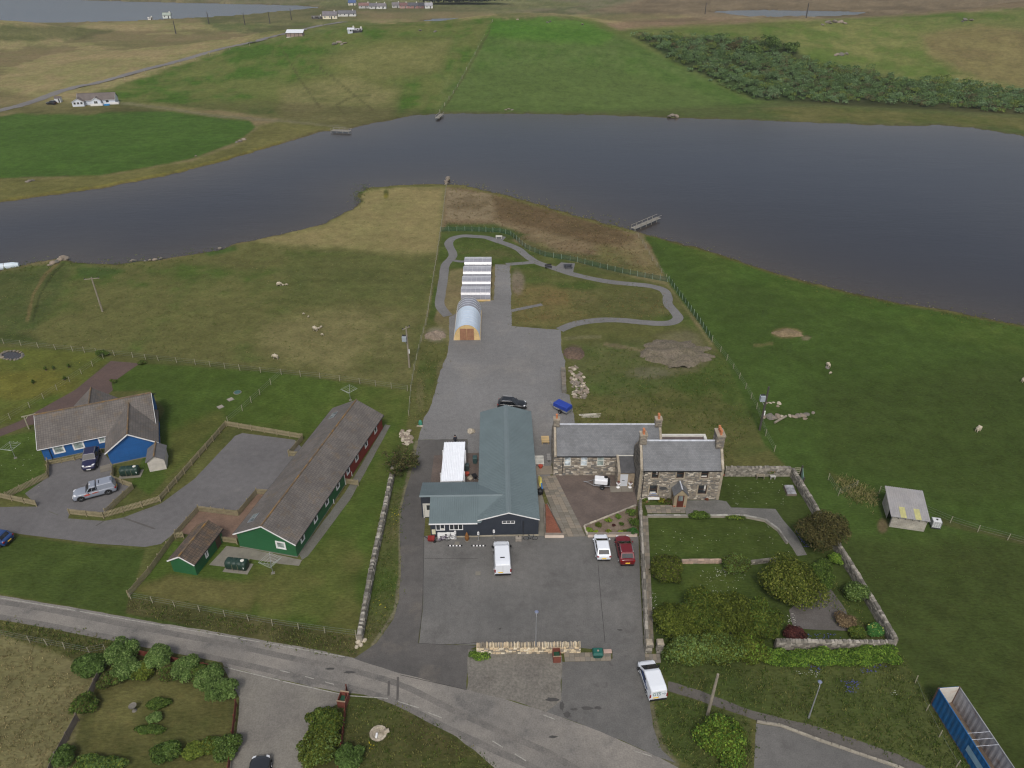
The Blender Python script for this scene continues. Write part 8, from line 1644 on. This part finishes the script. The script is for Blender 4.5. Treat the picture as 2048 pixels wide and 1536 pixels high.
# ================================================================== TREES, SHRUBS, ROUGH GRASS
def M_leaf(name, tint=(1, 1, 1)):
 if name in MATS: return MATS[name]
 m, nt, nd, lk, b = _mat(name); a = nd.new("ShaderNodeAttribute"); a.attribute_name = "col"; lk.new(a.outputs['Color'], b.inputs['Base Color'])
 b.inputs['Roughness'].default_value = .7; b.inputs['Specular IOR Level'].default_value = .06
 tr = nd.new("ShaderNodeBsdfTranslucent"); lk.new(a.outputs['Color'], tr.inputs[0]); mx = nd.new("ShaderNodeMixShader"); mx.inputs[0].default_value = .3; lk.new(b.outputs[0], mx.inputs[1]); lk.new(tr.outputs[0], mx.inputs[2]); lk.new(mx.outputs[0], nd['Material Output'].inputs[0]); return m
M_LEAF = M_leaf("leaf"); M_BARK = M("bark", S(92, 78, 64), .95, .2, 2, 9, .15)
def quads_mesh(name, C, A, B, cols):
 """many small leaf quads: centres C, half axes A and B, colours per leaf"""
 n = len(C); co = np.stack([C - A - B * .5, C + B * -.2 + A * .0 - B * .6, C + A - B * .1, C + B], 1)
 co = np.stack([C - A, C - B, C + A, C + B], 1).reshape(-1, 3).astype(np.float32)
 me = bpy.data.meshes.new(name); me.vertices.add(4 * n); me.vertices.foreach_set("co", co.ravel()); me.loops.add(4 * n); me.loops.foreach_set("vertex_index", np.arange(4 * n, dtype=np.int32)); me.polygons.add(n); me.polygons.foreach_set("loop_start", np.arange(0, 4 * n, 4, dtype=np.int32)); me.polygons.foreach_set("loop_total", np.full(n, 4, np.int32)); me.update(calc_edges=True)
 a = me.attributes.new("col", 'FLOAT_COLOR', 'FACE'); a.data.foreach_set("color", np.concatenate([cols, np.ones((n, 1))], 1).astype(np.float32).ravel()); return me
def leaf_cloud(rng, blobs, n, size, cols, up=.35, shell=.55, var=.22):
 """leaves spread through a set of lobes (x, y, z, rx, ry, rz), denser towards each lobe's outside"""
 bl = np.array(blobs); w = bl[:, 3] * bl[:, 4] + bl[:, 4] * bl[:, 5] + bl[:, 3] * bl[:, 5]; k = rng.choice(len(bl), n, p=w / w.sum())
 d = rng.normal(size=(n, 3)); d /= np.linalg.norm(d, axis=1)[:, None]; d[:, 2] = np.where(d[:, 2] < -.35, -d[:, 2], d[:, 2]); rad = shell + (1.06 - shell) * rng.random(n) ** .6
 C = bl[k, :3] + d * bl[k, 3:6] * rad[:, None]; C[:, 2] = np.maximum(C[:, 2], .04)
 nrm = d + rng.normal(size=(n, 3)) * .55; nrm[:, 2] += up; nrm /= np.linalg.norm(nrm, axis=1)[:, None]
 t = np.cross(nrm, rng.normal(size=(n, 3))); t /= np.linalg.norm(t, axis=1)[:, None]; b = np.cross(nrm, t); s = size * (.6 + .8 * rng.random(n))[:, None]
 cc = np.array(cols)[rng.choice(len(cols), n)] * (1 + var * (rng.random((n, 1)) * 2 - 1)); tone = (.82 + .36 * rng.random(len(bl)))[k][:, None]
 return C, t * s, b * s * .7, cc * tone * np.array([1.30, 1.40, 1.28])
def lobes(rng, rx, ry, h, n, lo=.28, hi=.5, z0=.3):
 out = [(0, 0, h * .5, rx * .72, ry * .72, h * .48)]
 for i in range(n):
  a = 2 * math.pi * (i + rng.random() * .8) / n; q = .35 + .38 * rng.random(); s = lo + (hi - lo) * rng.random(); z = h * (z0 + (.72 - z0) * rng.random())
  out.append((rx * q * math.cos(a), ry * q * math.sin(a), z, rx * s, ry * s, h * s * .8))
 for i in range(max(2, n // 3)):
  out.append((rx * .4 * (rng.random() - .5) * 1.4, ry * .4 * (rng.random() - .5) * 1.4, h * (.72 + .1 * rng.random()), rx * lo, ry * lo, h * .24))
 return out
SEED = [100]
def bush(name, label, u, v, rx, ry, h, cols, cat="shrub", n=3200, size=.13, nl=9, group=None, flowers=None, var=.22, rz=0.0, shell=.55, loc=None, z=0.0):
 SEED[0] += 1; rng = np.random.default_rng(SEED[0]); p = loc or G(u, v, z); t = thing(name, label, cat, tuple(p), rz, group); L = lobes(rng, rx, ry, h, nl)
 n = int(n * 1.7); C, A, B, cc = leaf_cloud(rng, L, n, size * .74, cols, var=var, shell=shell); me = quads_mesh("crown", C, A, B, cc); me.materials.append(M_LEAF); o = bpy.data.objects.new("crown", me); COL.objects.link(o); o.parent = t
 m = MB(); r = random.Random(SEED[0]); m.tube([(0, 0, -.1), (0, 0, h * .35)], [.1 + .02 * h, .05], 6)
 for l in L[1:7]: m.tube([(0, 0, h * .12), (l[0] * .5, l[1] * .5, l[2] * .6), (l[0], l[1], l[2])], [.06 + .01 * h, .045, .02], 5)
 m.build("stem", M_BARK, t)
 if flowers:
  fc, fn, fs = flowers; i = rng.choice(len(C), fn); up = C[i] + np.array([0, 0, .06]); e = rng.normal(size=(fn, 3)); e /= np.linalg.norm(e, axis=1)[:, None]; f = np.cross(e, [0, .5, .86]); fm = quads_mesh("blossom", up, e * fs, f * fs, np.tile(np.array(fc), (fn, 1))); fm.materials.append(M_LEAF); q = bpy.data.objects.new("blossom", fm); COL.objects.link(q); q.parent = t; q['kind'] = 'stuff'
 return t
OLIVE = [S(80, 86, 34), S(68, 76, 28), S(92, 96, 42), S(60, 68, 28)]; DKG = [S(62, 78, 34), S(74, 90, 40), S(54, 68, 30), S(86, 98, 48)]; BRI = [S(96, 118, 46), S(80, 104, 40), S(112, 130, 54), S(68, 92, 38)]; BRN = [S(76, 70, 42), S(68, 62, 38), S(88, 80, 52), S(62, 62, 36)]; SAGE = [S(98, 114, 66), S(84, 102, 56), S(110, 124, 76), S(74, 92, 50)]
YGR = [S(122, 132, 44), S(104, 118, 40), S(138, 144, 56)]; MAR = [S(72, 40, 40), S(60, 34, 36), S(86, 50, 46)]; TWIG = [S(70, 66, 42), S(84, 78, 52), S(58, 56, 36), S(96, 88, 62)]
# walled garden of the stone house
bush("round_shrub", "big brown-green rounded shrub against the garden's slanting wall", 1640, 1086, 3.1, 3.0, 3.8, BRN, n=7000, size=.14, nl=14)
bush("golden_shrub", "big round yellow-green shrub in the middle of the lower lawn", 1570, 1190, 3.6, 3.3, 3.5, OLIVE + [S(112, 112, 54)], n=8500, size=.14, nl=15, flowers=(S(176, 178, 120), 90, .09))
bush("dark_shrub", "dark green shrub between the golden shrub and garden wall", 1632, 1172, 1.8, 1.8, 2.6, DKG, n=4200, size=.12, nl=10); bush("left_shrub", "rounded olive shrub at the path end of the middle lawn", 1331, 1152, 2.1, 2.1, 2.3, OLIVE + TWIG[:1], n=4600, size=.12, nl=11)
bush("twiggy_shrub", "small twiggy shrub beside the pinkish retaining wall", 1470, 1138, 1.7, 1.6, 1.7, SAGE[:2] + OLIVE[:2] + TWIG[:1], n=3200, size=.11, nl=9); bush("wall_shrub", "grey-green shrub leaning on the slanting garden wall", 1706, 1196, 1.5, 1.6, 2.0, SAGE + DKG, n=3000, size=.12)
bush("wall_shrub_small", "small bright shrub above the slanting wall's middle", 1668, 1125, .9, .9, 1.1, BRI, n=1300, size=.1, nl=6); bush("maroon_shrub", "dark maroon rounded shrub beside the lower garden wall", 1588, 1277, 1.35, 1.1, 1.3, MAR, n=2600, size=.09, nl=8); bush("dry_shrub", "twiggy brown bush on the gravel plot", 1688, 1250, 1.2, 1.1, 1.1, [S(112, 92, 72), S(92, 76, 60), S(128, 108, 86)], n=2000, size=.09, nl=8)
bush("corner_shrub", "low green shrub in the garden's lower corner", 1712, 1270, 1.0, .8, .9, DKG + OLIVE, n=1600, size=.1, nl=7); bush("yellow_flower_plant", "leafy plant with pale yellow heads at the garden corner", 1748, 1266, 1.0, .8, 1.0, [S(58, 96, 50), S(74, 112, 58)], n=1500, size=.12, nl=7, flowers=(S(206, 206, 116), 60, .12), cat="plant")
bush("kerb_shrub", "small green shrub growing over the upper lawn's kerb", 1398, 1035, 1.3, .8, .8, DKG + BRI[:1], n=1700, size=.09, nl=7); bush("kerb_plants", "low plants along the kerb's curved end", 1470, 1037, 1.8, .5, .4, DKG + YGR[:1], n=1000, size=.08, nl=7, cat="plant"); bush("path_shrub", "dark shrub at the end of the garden path", 1645, 1142, 1.3, 1.2, 1.5, DKG, n=1900, size=.1, nl=7)
bush("wall_rambler", "brown-green rambler over the garden table by the back wall", 1535, 948, 1.9, .7, 1.3, DKG + [S(128, 92, 54), S(110, 84, 48)], n=2200, size=.09, nl=9)
# big hedge at the garden's lower corner
for u, v, rx, ry, h, cs, lb in ((1350, 1262, 2.2, 2.0, 2.9, OLIVE, "olive hedge shrub beside the garden gate"), (1400, 1256, 2.5, 2.1, 3.3, OLIVE + DKG[:1], "tall olive hedge shrub, second from the gate"), (1455, 1254, 2.6, 2.1, 3.3, OLIVE, "tall olive hedge shrub above the bank's middle"), (1510, 1262, 2.3, 1.9, 3.0, OLIVE + DKG[:2], "olive hedge shrub next to the maroon bush"), (1376, 1318, 2.4, 1.6, 2.5, SAGE + OLIVE, "grey-leaved hedge shrub in front of the gate"), (1436, 1316, 2.3, 1.5, 2.4, SAGE[:2] + OLIVE, "grey-green hedge shrub at the foot of the bank"), (1490, 1308, 2.0, 1.4, 2.0, OLIVE + BRI[:1], "olive hedge shrub meeting the bright ivy")): bush("hedge_shrub", lb, u, v, rx * 1.22, ry * 1.3, h * 1.08, cs, n=8200, size=.13, nl=12, group="big hedge at the garden corner")
for k, (u, v) in enumerate(((1545, 1322), (1588, 1325), (1632, 1322), (1678, 1322), (1724, 1318), (1764, 1316))): bush("bank_shrub", ["bright green leafy growth below the maroon shrub", "bright green leafy growth under the wall, second along", "bright green leafy growth under the wall's middle", "bright green leafy growth above the bluebells", "bright green leafy growth near the wall's far end", "bright green leafy growth at the wall's last corner"][k], u, v, 1.7, 1.2, 1.15, BRI + DKG[:1], n=2600, size=.12, nl=9, group="bright growth below the garden wall")
bush("verge_bush", "rounded bright green bush in the grass by the lower parking", 1440, 1492, 2.5, 2.2, 1.9, BRI[1:] + OLIVE[:2], n=5200, size=.13, nl=12)
MUT = [S(76, 94, 48), S(66, 84, 42), S(88, 104, 58), S(60, 76, 38)]; YMU = [S(98, 106, 46), S(84, 96, 42)]
# roadside gardens, bottom left
for u, v, rx, ry, h, cs, lb in ((188, 1342, 1.9, 1.7, 1.6, MUT, "bright green spreading bush at the garden's field corner"), (245, 1322, 1.7, 1.5, 2.2, SAGE + MUT[:2], "tall grey-green shrub along the rust-red road fence"), (255, 1352, 1.6, 1.3, 1.7, MUT[:2] + SAGE, "leafy shrub in front of the tall grey-green one"), (320, 1330, 1.6, 1.4, 2.0, SAGE + MUT[:1], "round pale green shrub, middle of the road hedge"), (372, 1348, 1.5, 1.4, 1.9, SAGE + MUT[:1], "round pale green shrub opposite the road's bend"), (345, 1352, 1.4, 1.1, 1.4, BRN + DKG, "brownish shrub between the two pale ones"), (290, 1350, 1.2, 1.1, 1.4, YMU + OLIVE, "yellow-green shrub inside the road hedge"), (425, 1368, 1.5, 1.4, 1.9, SAGE + MUT[:2], "pale green shrub at the parking corner"), (448, 1392, 1.5, 1.3, 1.8, SAGE[:2] + MUT[:1], "pale green shrub beside the rust-red parking fence"), (405, 1352, 1.2, 1.0, 1.3, DKG + BRN[:1], "dark low shrub in the corner of the road hedge"), (222, 1366, 1.2, 1.2, 1.3, BRN + DKG, "dark brownish shrub beside the grey board fence"), (172, 1418, 1.3, 1.2, 1.4, DKG + BRN[:1], "dark green shrub between the two grey fences"), (130, 1520, 1.2, 1.0, 1.2, MUT[1:] + DKG[:1], "green shrub at the picture's lower corner fence"), (200, 1536, 2.4, .9, 1.0, MUT + YMU, "low yellow-green hedge along the picture's bottom"), (335, 1512, 1.7, 1.2, 1.2, MUT[1:] + DKG, "leafy green bush low on the roadside lawn"), (388, 1508, 1.1, .9, 1.0, YMU, "small golden bush on the roadside lawn"), (425, 1500, 1.2, 1.0, 1.2, OLIVE + MUT[:1], "olive bush next to the small golden one"), (456, 1506, 1.3, 1.6, 1.6, SAGE[:2] + DKG, "green bush against the lower rust-red fence"), (318, 1412, 1.3, .6, .6, DKG, "low rose bed on the roadside lawn"), (312, 1438, .8, .6, .6, SAGE, "small grey-green clump on the roadside lawn"), (300, 1462, 1.3, .5, .5, DKG + MUT[:1], "low green clump below the rose bed")): bush("garden_shrub", lb, u, v, rx, ry, h, cs, n=int(1100 * (rx * ry + .8)), size=.125, nl=9, group="shrubs of the roadside garden")
for u, v, rx, ry, h, cs, lb in ((652, 1462, 1.9, 1.8, 2.0, OLIVE + DKG, "dark olive shrub beside the gravel parking's edge"), (640, 1512, 2.0, 1.8, 2.0, OLIVE + SAGE[:1], "olive shrub at the bottom edge by the gravel parking"), (700, 1524, 1.5, 1.2, 1.3, MUT, "bright green shrub by the rust-red planter fence")): bush("verge_shrub", lb, u, v, rx, ry, h, cs, n=4200, size=.13, nl=10, group="shrubs by the gravel parking")
# wind-bent tree by the dyke
def windy_tree():
 p = G(800, 944); t = thing("windblown_tree", "twiggy windblown tree at the drystone wall's upper end", "tree", tuple(p)); rng = np.random.default_rng(77); m = MB(); r = random.Random(5); tips = []
 for k in range(46):
  a = r.uniform(0, 6.28); q = r.uniform(.6, 2.2); z = r.uniform(1.0, 3.0); e = Vector((q * math.cos(a) + .2, q * math.sin(a) * .9, z)); mid = e * .5 + Vector((0, 0, .35)); m.tube([(0, 0, .1), mid, e], [.08, .04, .012], 5); tips.append(e); tips.append(mid.lerp(e, .6))
 m.tube([(0, 0, -.1), (.05, 0, .9)], [.2, .12], 8); m.build("trunk", M_BARK, t); L = [(e.x, e.y, e.z, .5, .5, .35) for e in tips]; C, A, B, cc = leaf_cloud(rng, L, 4200, .10, TWIG + DKG[:1], shell=.1); me = quads_mesh("crown", C, A, B, cc); me.materials.append(M_LEAF); o = bpy.data.objects.new("crown", me); COL.objects.link(o); o.parent = t
windy_tree()
# small plants: shrub bed, house front, garden edges
for u, v, r, h, cs, lb in ((1178, 1062, .5, .45, BRI + YGR, "yellow-green plant at the shrub bed's corner"), (1196, 1053, .5, .5, OLIVE, "olive plant in the shrub bed behind the corner one"), (1192, 1067, .4, .35, YGR, "golden plant near the white wall of the shrub bed"), (1217, 1043, .5, .45, YGR + BRI, "lime plant in the middle top of the shrub bed"), (1217, 1066, .45, .35, YGR + OLIVE, "golden-olive plant at the shrub bed's front middle"), (1236, 1035, .45, .4, BRI, "bright plant at the shrub bed's upper edge"), (1240, 1066, .4, .35, YGR, "golden plant at the shrub bed's front end"), (1243, 1050, .35, .35, DKG, "dark plant in the shrub bed's centre"), (1262, 1030, .8, .9, DKG + BRI[:1], "dark bush at the shrub bed's upper end"), (1268, 1050, .8, .9, DKG + BRI[1:2], "dark bush against the car park wall in the bed"), (1266, 1066, .7, .7, [S(50, 84, 40), S(62, 96, 48)], "deep green bush at the bed's wall corner"), (1251, 1064, .35, .3, OLIVE, "small olive plant beside the deep green bush"), (1228, 1052, .25, .25, MAR, "tiny maroon plant in the shrub bed")): bush("bed_plant", lb, u, v, r, r * .85, h, cs, cat="plant", n=int(520 * (r + .3)), size=.07, nl=6, group="plants in the shrub bed", z=.26)
for u, v, r, h, cs, lb in ((1292, 1003, .5, .4, OLIVE + BRI[:1], "leafy clump beside the bench's wall end"), (1322, 1003, .6, .45, YGR[:1] + OLIVE + [S(150, 110, 50)], "flowering clump between bench and porch"), (1336, 1006, .7, .5, MAR + DKG, "reddish clump at the porch's side"), (1413, 1000, .3, .3, MAR[:1] + [S(120, 72, 48)], "small red-brown plant at the foot of the house wall"), (205, 712, 1.3, 1.1, DKG + SAGE[:1], "dark bush at the head of the red gravel strip"), (284, 728, .8, .6, DKG + BRN[:1], "small dark bush by the gravel strip's fence corner"), (228, 765, .6, .5, DKG + BRN[:1], "small dark bush beside the red gravel"), (960, 1312, 1.3, .35, BRI + DKG[:1], "weedy green clump at the lay-by wall's end"), (522, 1084, .25, .25, YGR, "yellow plant at the shed fence")): bush("garden_plant", lb, u, v, r, r * .8, h, cs, cat="plant", n=int(700 * (r + .3)), size=.08, nl=6)
for u, v, lb in ((92, 741, "first"), (108, 739, "second"), (138, 735, "third"), (130, 760, "fourth"), (67, 767, "fifth")): bush("sapling", {"first": "dark sapling nearest the pond in the yellow lawn", "second": "dark sapling next to the pond-side one", "third": "dark sapling nearest the red gravel's head", "fourth": "dark sapling beside the gravel strip's fence", "fifth": "dark sapling alone in the yellow lawn"}[lb], u, v, .3, .3, .7, DKG, cat="sapling", n=260, size=.07, nl=4, group="saplings in the yellow lawn")
# ---- woodland across the loch: reads as one mass, with some single trees standing out
def wood():
 rng = np.random.default_rng(5); poly = [(1266,72),(1400,80),(1470,84),(1530,92),(1600,128),(1700,142),(1800,162),(1900,166),(2048,190),(2200,205),(2200,236),(2048,226),(1850,213),(1700,207),(1510,198),(1440,170),(1350,122)]
 pts = scatter_px(1500, poly, 8); pts = [(u + random.Random(i).gauss(0, 7), v + random.Random(i + 9999).gauss(0, 3.2)) for i, (u, v) in enumerate(pts)]; C = []; A = []; B = []; K = []
 pal = [[S(84, 102, 68), S(94, 110, 76)], [S(70, 88, 52), S(84, 100, 60)], [S(98, 114, 84), S(90, 106, 76)], [S(84, 96, 46), S(100, 106, 56)], [S(92, 86, 60), S(80, 76, 54)]]
 for u, v in pts:
  p = T(u, v); s = rng.uniform(.9, 2.2) * rng.choice((.7, 1, 1.25)); hh = s * rng.uniform(1.0, 1.7); c, a, b, k = leaf_cloud(rng, [(0, 0, hh * .45, s, s, hh * .45), (s * .4, 0, hh * .75, s * .6, s * .6, hh * .3), (-s * .4, s * .2, hh * .65, s * .6, s * .6, hh * .3)], 100, .26, pal[rng.choice(5, p=[.3, .36, .1, .16, .08])]); C.append(c + np.array(p)); A.append(a); B.append(b); K.append(k * 1.12)
 me = quads_mesh("woodland_foliage", *[np.concatenate(q) for q in (C, A, B, K)]); me.materials.append(M_LEAF); o = bpy.data.objects.new("woodland_foliage", me); COL.objects.link(o); tag(o, "dense low wood filling the hollow across the loch", kind='stuff')
wood()
def far_tree(label, u, v, r, h, cs):
 p = T(u, v); bush("far_tree", label, u, v, r, r, h, cs, cat="tree", n=700, size=.5, nl=8, loc=p, group="single trees at the wood's edge")
for a in ((1541, 102, 5, 6.5, "large rounded tree on the wood's upper edge"), (1580, 108, 4, 5, "smaller rounded tree right of the largest one"), (1506, 114, 4, 5.5, "rounded tree standing out left of the largest one"), (1462, 108, 4, 4.5, "brownish tree inside the wood's upper edge")): far_tree(a[4], a[0], a[1], a[2], a[3], SAGE[:2] + DKG[:2] if a[4][0] != 'b' else BRN)
bush("far_plantation", "dark far conifer block beyond the village", 930, 8, 40, 10, 9, [S(44, 48, 40), S(52, 56, 46)], cat="trees", n=3000, size=1.6, nl=16, loc=T(930, 8))
# ---- rough grass tussocks, one mass
def tussocks(name, label, zones, seed, blade=.3):
 rng = np.random.default_rng(seed); C = []; A = []; B = []; K = []
 for poly, n, h, cols in zones:
  n = int(n * .55); h = h * .62; sp = np.array(scatter_px(n, poly, seed)) + rng.normal(scale=7, size=(n, 2)); pts = np.array([G(u, v)[:] for u, v in sp]); pts = pts[:, None, :] + np.concatenate([rng.normal(scale=.14, size=(n, 5, 2)), np.zeros((n, 5, 1))], 2); pts = pts.reshape(-1, 3); m = len(pts)
  hh = h * rng.uniform(.5, 1.2, size=(m, 1)); lean = np.concatenate([rng.normal(scale=.45, size=(m, 2)), np.ones((m, 1))], 1); lean /= np.linalg.norm(lean, axis=1)[:, None]; ax = rng.normal(size=(m, 3)); ax[:, 2] = 0; ax /= np.linalg.norm(ax, axis=1)[:, None]
  C.append(pts + lean * hh * .5); A.append(ax * .045); B.append(lean * hh * .55); K.append(np.repeat(np.array(cols)[rng.choice(len(cols), n)], 5, 0) * 1.12 * (1 + .25 * (rng.random((m, 1)) * 2 - 1)))
 me = quads_mesh(name, *[np.concatenate(q) for q in (C, A, B, K)]); me.materials.append(M_LEAF); o = bpy.data.objects.new(name, me); COL.objects.link(o); tag(o, label, kind='stuff')
STR = [S(132, 124, 82), S(116, 114, 70), S(98, 106, 58), S(82, 96, 46)]; GRN = [S(80, 98, 44), S(68, 88, 38), S(96, 108, 54), S(118, 118, 68)]
tussocks("rough_grass", "rough tussocky grass along verges and unmown corners", [([(1150,800),(1300,770),(1450,730),(1500,860),(1447,930),(1340,850),(1152,850)], 1900, .4, GRN + STR[1:]), ([(1160,690),(1290,690),(1420,700),(1450,740),(1300,780),(1180,790)], 1000, .35, GRN), ([(1310,1340),(1540,1330),(1790,1300),(1850,1390),(1990,1600),(1860,1540),(1640,1455),(1500,1420),(1345,1365)], 2600, .42, GRN + STR[2:]), ([(1330,1385),(1500,1436),(1512,1600),(1400,1540),(1330,1500),(1304,1420)], 1100, .42, GRN + STR[2:3]), ([(790,1410),(860,1440),(920,1480),(1000,1545),(1040,1600),(700,1600),(700,1400)], 1300, .35, GRN + STR[1:2]), ([(262,1202),(400,1226),(560,1250),(712,1278),(712,1310),(580,1288),(400,1256),(262,1222)], 900, .35, GRN + STR[1:3]), ([(0,1244),(239,1284),(200,1330),(120,1300),(0,1270)], 600, .4, GRN + STR[1:2]), ([(0,1280),(120,1315),(190,1345),(150,1430),(100,1560),(-60,1560),(-60,1280)], 1300, .3, [S(152, 140, 102), S(134, 122, 88), S(114, 110, 72)]), ([(830,890),(834,900),(812,970),(798,1060),(800,1150),(786,1230),(735,1290),(730,1260),(756,1080),(794,950)], 900, .3, GRN), ([(1668,955),(1700,962),(1762,1000),(1740,1012),(1690,990)], 500, .7, [S(150, 142, 98), S(128, 126, 82), S(112, 114, 66)]), ([(850,640),(895,700),(870,770),(845,850),(822,850),(835,760)], 500, .35, STR), ([(1026,575),(1200,585),(1330,590),(1340,630),(1200,635),(1110,650),(1026,650)], 1300, .3, STR + [S(128, 106, 68)]), ([(1600,1120),(1650,1150),(1780,1288),(1700,1275),(1640,1180)], 300, .35, GRN), ([(0,560),(330,525),(640,460),(722,410),(780,376),(890,374),(872,520),(846,660),(822,770),(560,742),(190,700),(0,690)], 6500, .2, STR + GRN[:3]), ([(1300,490),(1420,510),(1600,568),(2048,660),(2048,1080),(1800,1260),(1600,940),(1450,720),(1345,575)], 1800, .12, [S(60, 84, 30), S(72, 94, 38), S(84, 98, 46)]), ([(895,376),(1000,396),(1150,436),(1270,470),(1330,555),(1200,530),(1060,490),(1000,460),(890,456)], 3200, .34, [S(96, 76, 54), S(128, 108, 76), S(146, 128, 94), S(84, 80, 46)]), ([(905,482),(1000,490),(1070,525),(1330,590),(1100,560),(1030,560),(920,520)], 500, .25, GRN + STR[:2])], 3)
tussocks("shore_reeds", "reedy growth along the loch shore", [([(716,388),(740,378),(735,372),(712,384),(714,402),(722,402)], 200, .6, GRN), ([(893,372),(1000,391),(1150,433),(1268,463),(1268,458),(1150,427),(1000,385),(893,366)], 500, .6, [S(112, 114, 54), S(96, 104, 48), S(128, 120, 60)]), ([(0,544),(100,530),(130,522),(230,532),(330,521),(440,502),(440,498),(330,516),(230,527),(100,524),(0,538)], 400, .5, GRN), ([(1290,470),(1420,503),(1600,561),(1800,606),(2048,652),(2048,658),(1800,611),(1600,566),(1420,508),(1290,475)], 500, .4, [S(92, 100, 46), S(108, 108, 58)])], 4)
# ---- shore stones
def shore():
 rng = np.random.default_rng(31); P = [G(u, v, WZ) for u, v in LOCH[2:34]]; C = []
 for a, b in zip(P[:-1], P[1:]):
  n = int((b - a).length * 2.2); t = rng.random((n, 1)); C.append(np.array(a) * (1 - t) + np.array(b) * t + rng.normal(scale=.55, size=(n, 3)) * np.array([1, 1, 0]))
 C = np.concatenate(C); n = len(C); C[:, 2] = WZ + .06; mb = MB(); r = random.Random(2)
 for c in C:
  s = r.uniform(.05, .22); k = r.choice([S(92, 86, 76), S(74, 70, 62), S(116, 108, 96), S(64, 62, 50)]); q = Vector(c); p = [q + Vector((s * r.uniform(.6, 1.2) * math.cos(i * 1.57 + .4), s * r.uniform(.6, 1.2) * math.sin(i * 1.57 + .4), -.08)) for i in range(4)]; top = q + Vector((0, 0, s * .6)); i = [mb.add(v) for v in p + [top]]
  for j in range(4): mb.idx([i[j], i[(j + 1) % 4], i[4]], k)
 o = mb.build("shore_stones_gravel", M_STONE, fix=False); tag(o, "small stones strewn along the near loch shore", kind='stuff')
shore()
# ---- daisies, bluebells, loose flowers: tiny specks, one mass each
def specks(name, label, zones, seed, size, z=.12):
 rng = np.random.default_rng(seed); C = []; K = []
 for poly, n, c in zones: C.append(np.array([G(u, v)[:] for u, v in scatter_px(n, poly, seed)]) + np.array([0, 0, z])); K.append(np.tile(np.array(c), (n, 1)))
 C = np.concatenate(C); n = len(C); a = rng.normal(size=(n, 3)); a[:, 2] *= .3; a /= np.linalg.norm(a, axis=1)[:, None]; b = np.cross(a, [0, .3, .95]); s = size * rng.uniform(.6, 1.3, size=(n, 1)); me = quads_mesh(name, C, a * s, b * s, np.concatenate(K)); me.materials.append(M_LEAF); o = bpy.data.objects.new(name, me); COL.objects.link(o); tag(o, label, kind='stuff')
WHT = S(216, 216, 206); BLB = S(88, 92, 150)
specks("daisy_flowers", "white daisies speckling the lawns", [([(1400,1140),(1500,1130),(1480,1180),(1400,1190)], 70, WHT), ([(1430,1135),(1455,1140),(1450,1155),(1432,1155)], 40, WHT), ([(1310,1050),(1560,1050),(1580,1110),(1310,1110)], 50, WHT), ([(1300,1180),(1312,1190),(1316,1250),(1304,1250)], 60, WHT), ([(1575,1225),(1590,1230),(1592,1260),(1574,1256)], 50, WHT), ([(1450,960),(1570,965),(1590,1010),(1470,1010)], 45, WHT), ([(560,520),(850,515),(830,600),(600,640)], 30, WHT), ([(-60,880),(80,870),(80,980),(-60,985)], 40, WHT), ([(1590,1340),(1640,1340),(1640,1358),(1592,1352)], 26, WHT), ([(1770,1380),(1800,1380),(1790,1400)], 10, WHT)], 6, .05)
specks("bluebell_flowers", "bluebells scattered on the bank below the garden wall", [([(1600,1320),(1660,1322),(1640,1350),(1600,1340)], 40, BLB), ([(1700,1310),(1780,1312),(1770,1345),(1720,1350)], 60, BLB), ([(1680,1365),(1720,1362),(1715,1390),(1690,1388)], 45, BLB), ([(1615,1270),(1680,1270),(1680,1280),(1615,1280)], 24, BLB), ([(1588,1060),(1600,1075),(1620,1100),(1606,1096)], 30, BLB)], 7, .085, .25)
specks("yellow_flowers", "yellow flowers in the grass strips", [([(785,1010),(800,1012),(800,1060),(782,1060)], 16, S(196, 180, 60)), ([(745,1200),(790,1180),(770,1240),(740,1260)], 12, S(196, 180, 60)), ([(736,1480),(750,1490),(740,1510)], 8, S(196, 180, 60)), ([(-100,700),(180,712),(140,770),(-40,840)], 60, S(160, 150, 60))], 8, .07)
# ---- thin air between here and the far hills
def haze():
 m = bpy.data.materials.new("haze"); m.use_nodes = True; nd = m.node_tree.nodes; nd.clear(); o = nd.new("ShaderNodeOutputMaterial"); v = nd.new("ShaderNodeVolumePrincipled"); v.inputs['Density'].default_value = HZ; v.inputs['Color'].default_value = (.82, .88, .98, 1); m.node_tree.links.new(v.outputs[0], o.inputs['Volume'])
 b = MB(); b.box(-26000, 26000, -600, 26000, -3.6, 170); q = b.build("haze", m); tag(q, "thin pale haze in the air", kind='stuff')
HZ = 0.00011
haze()
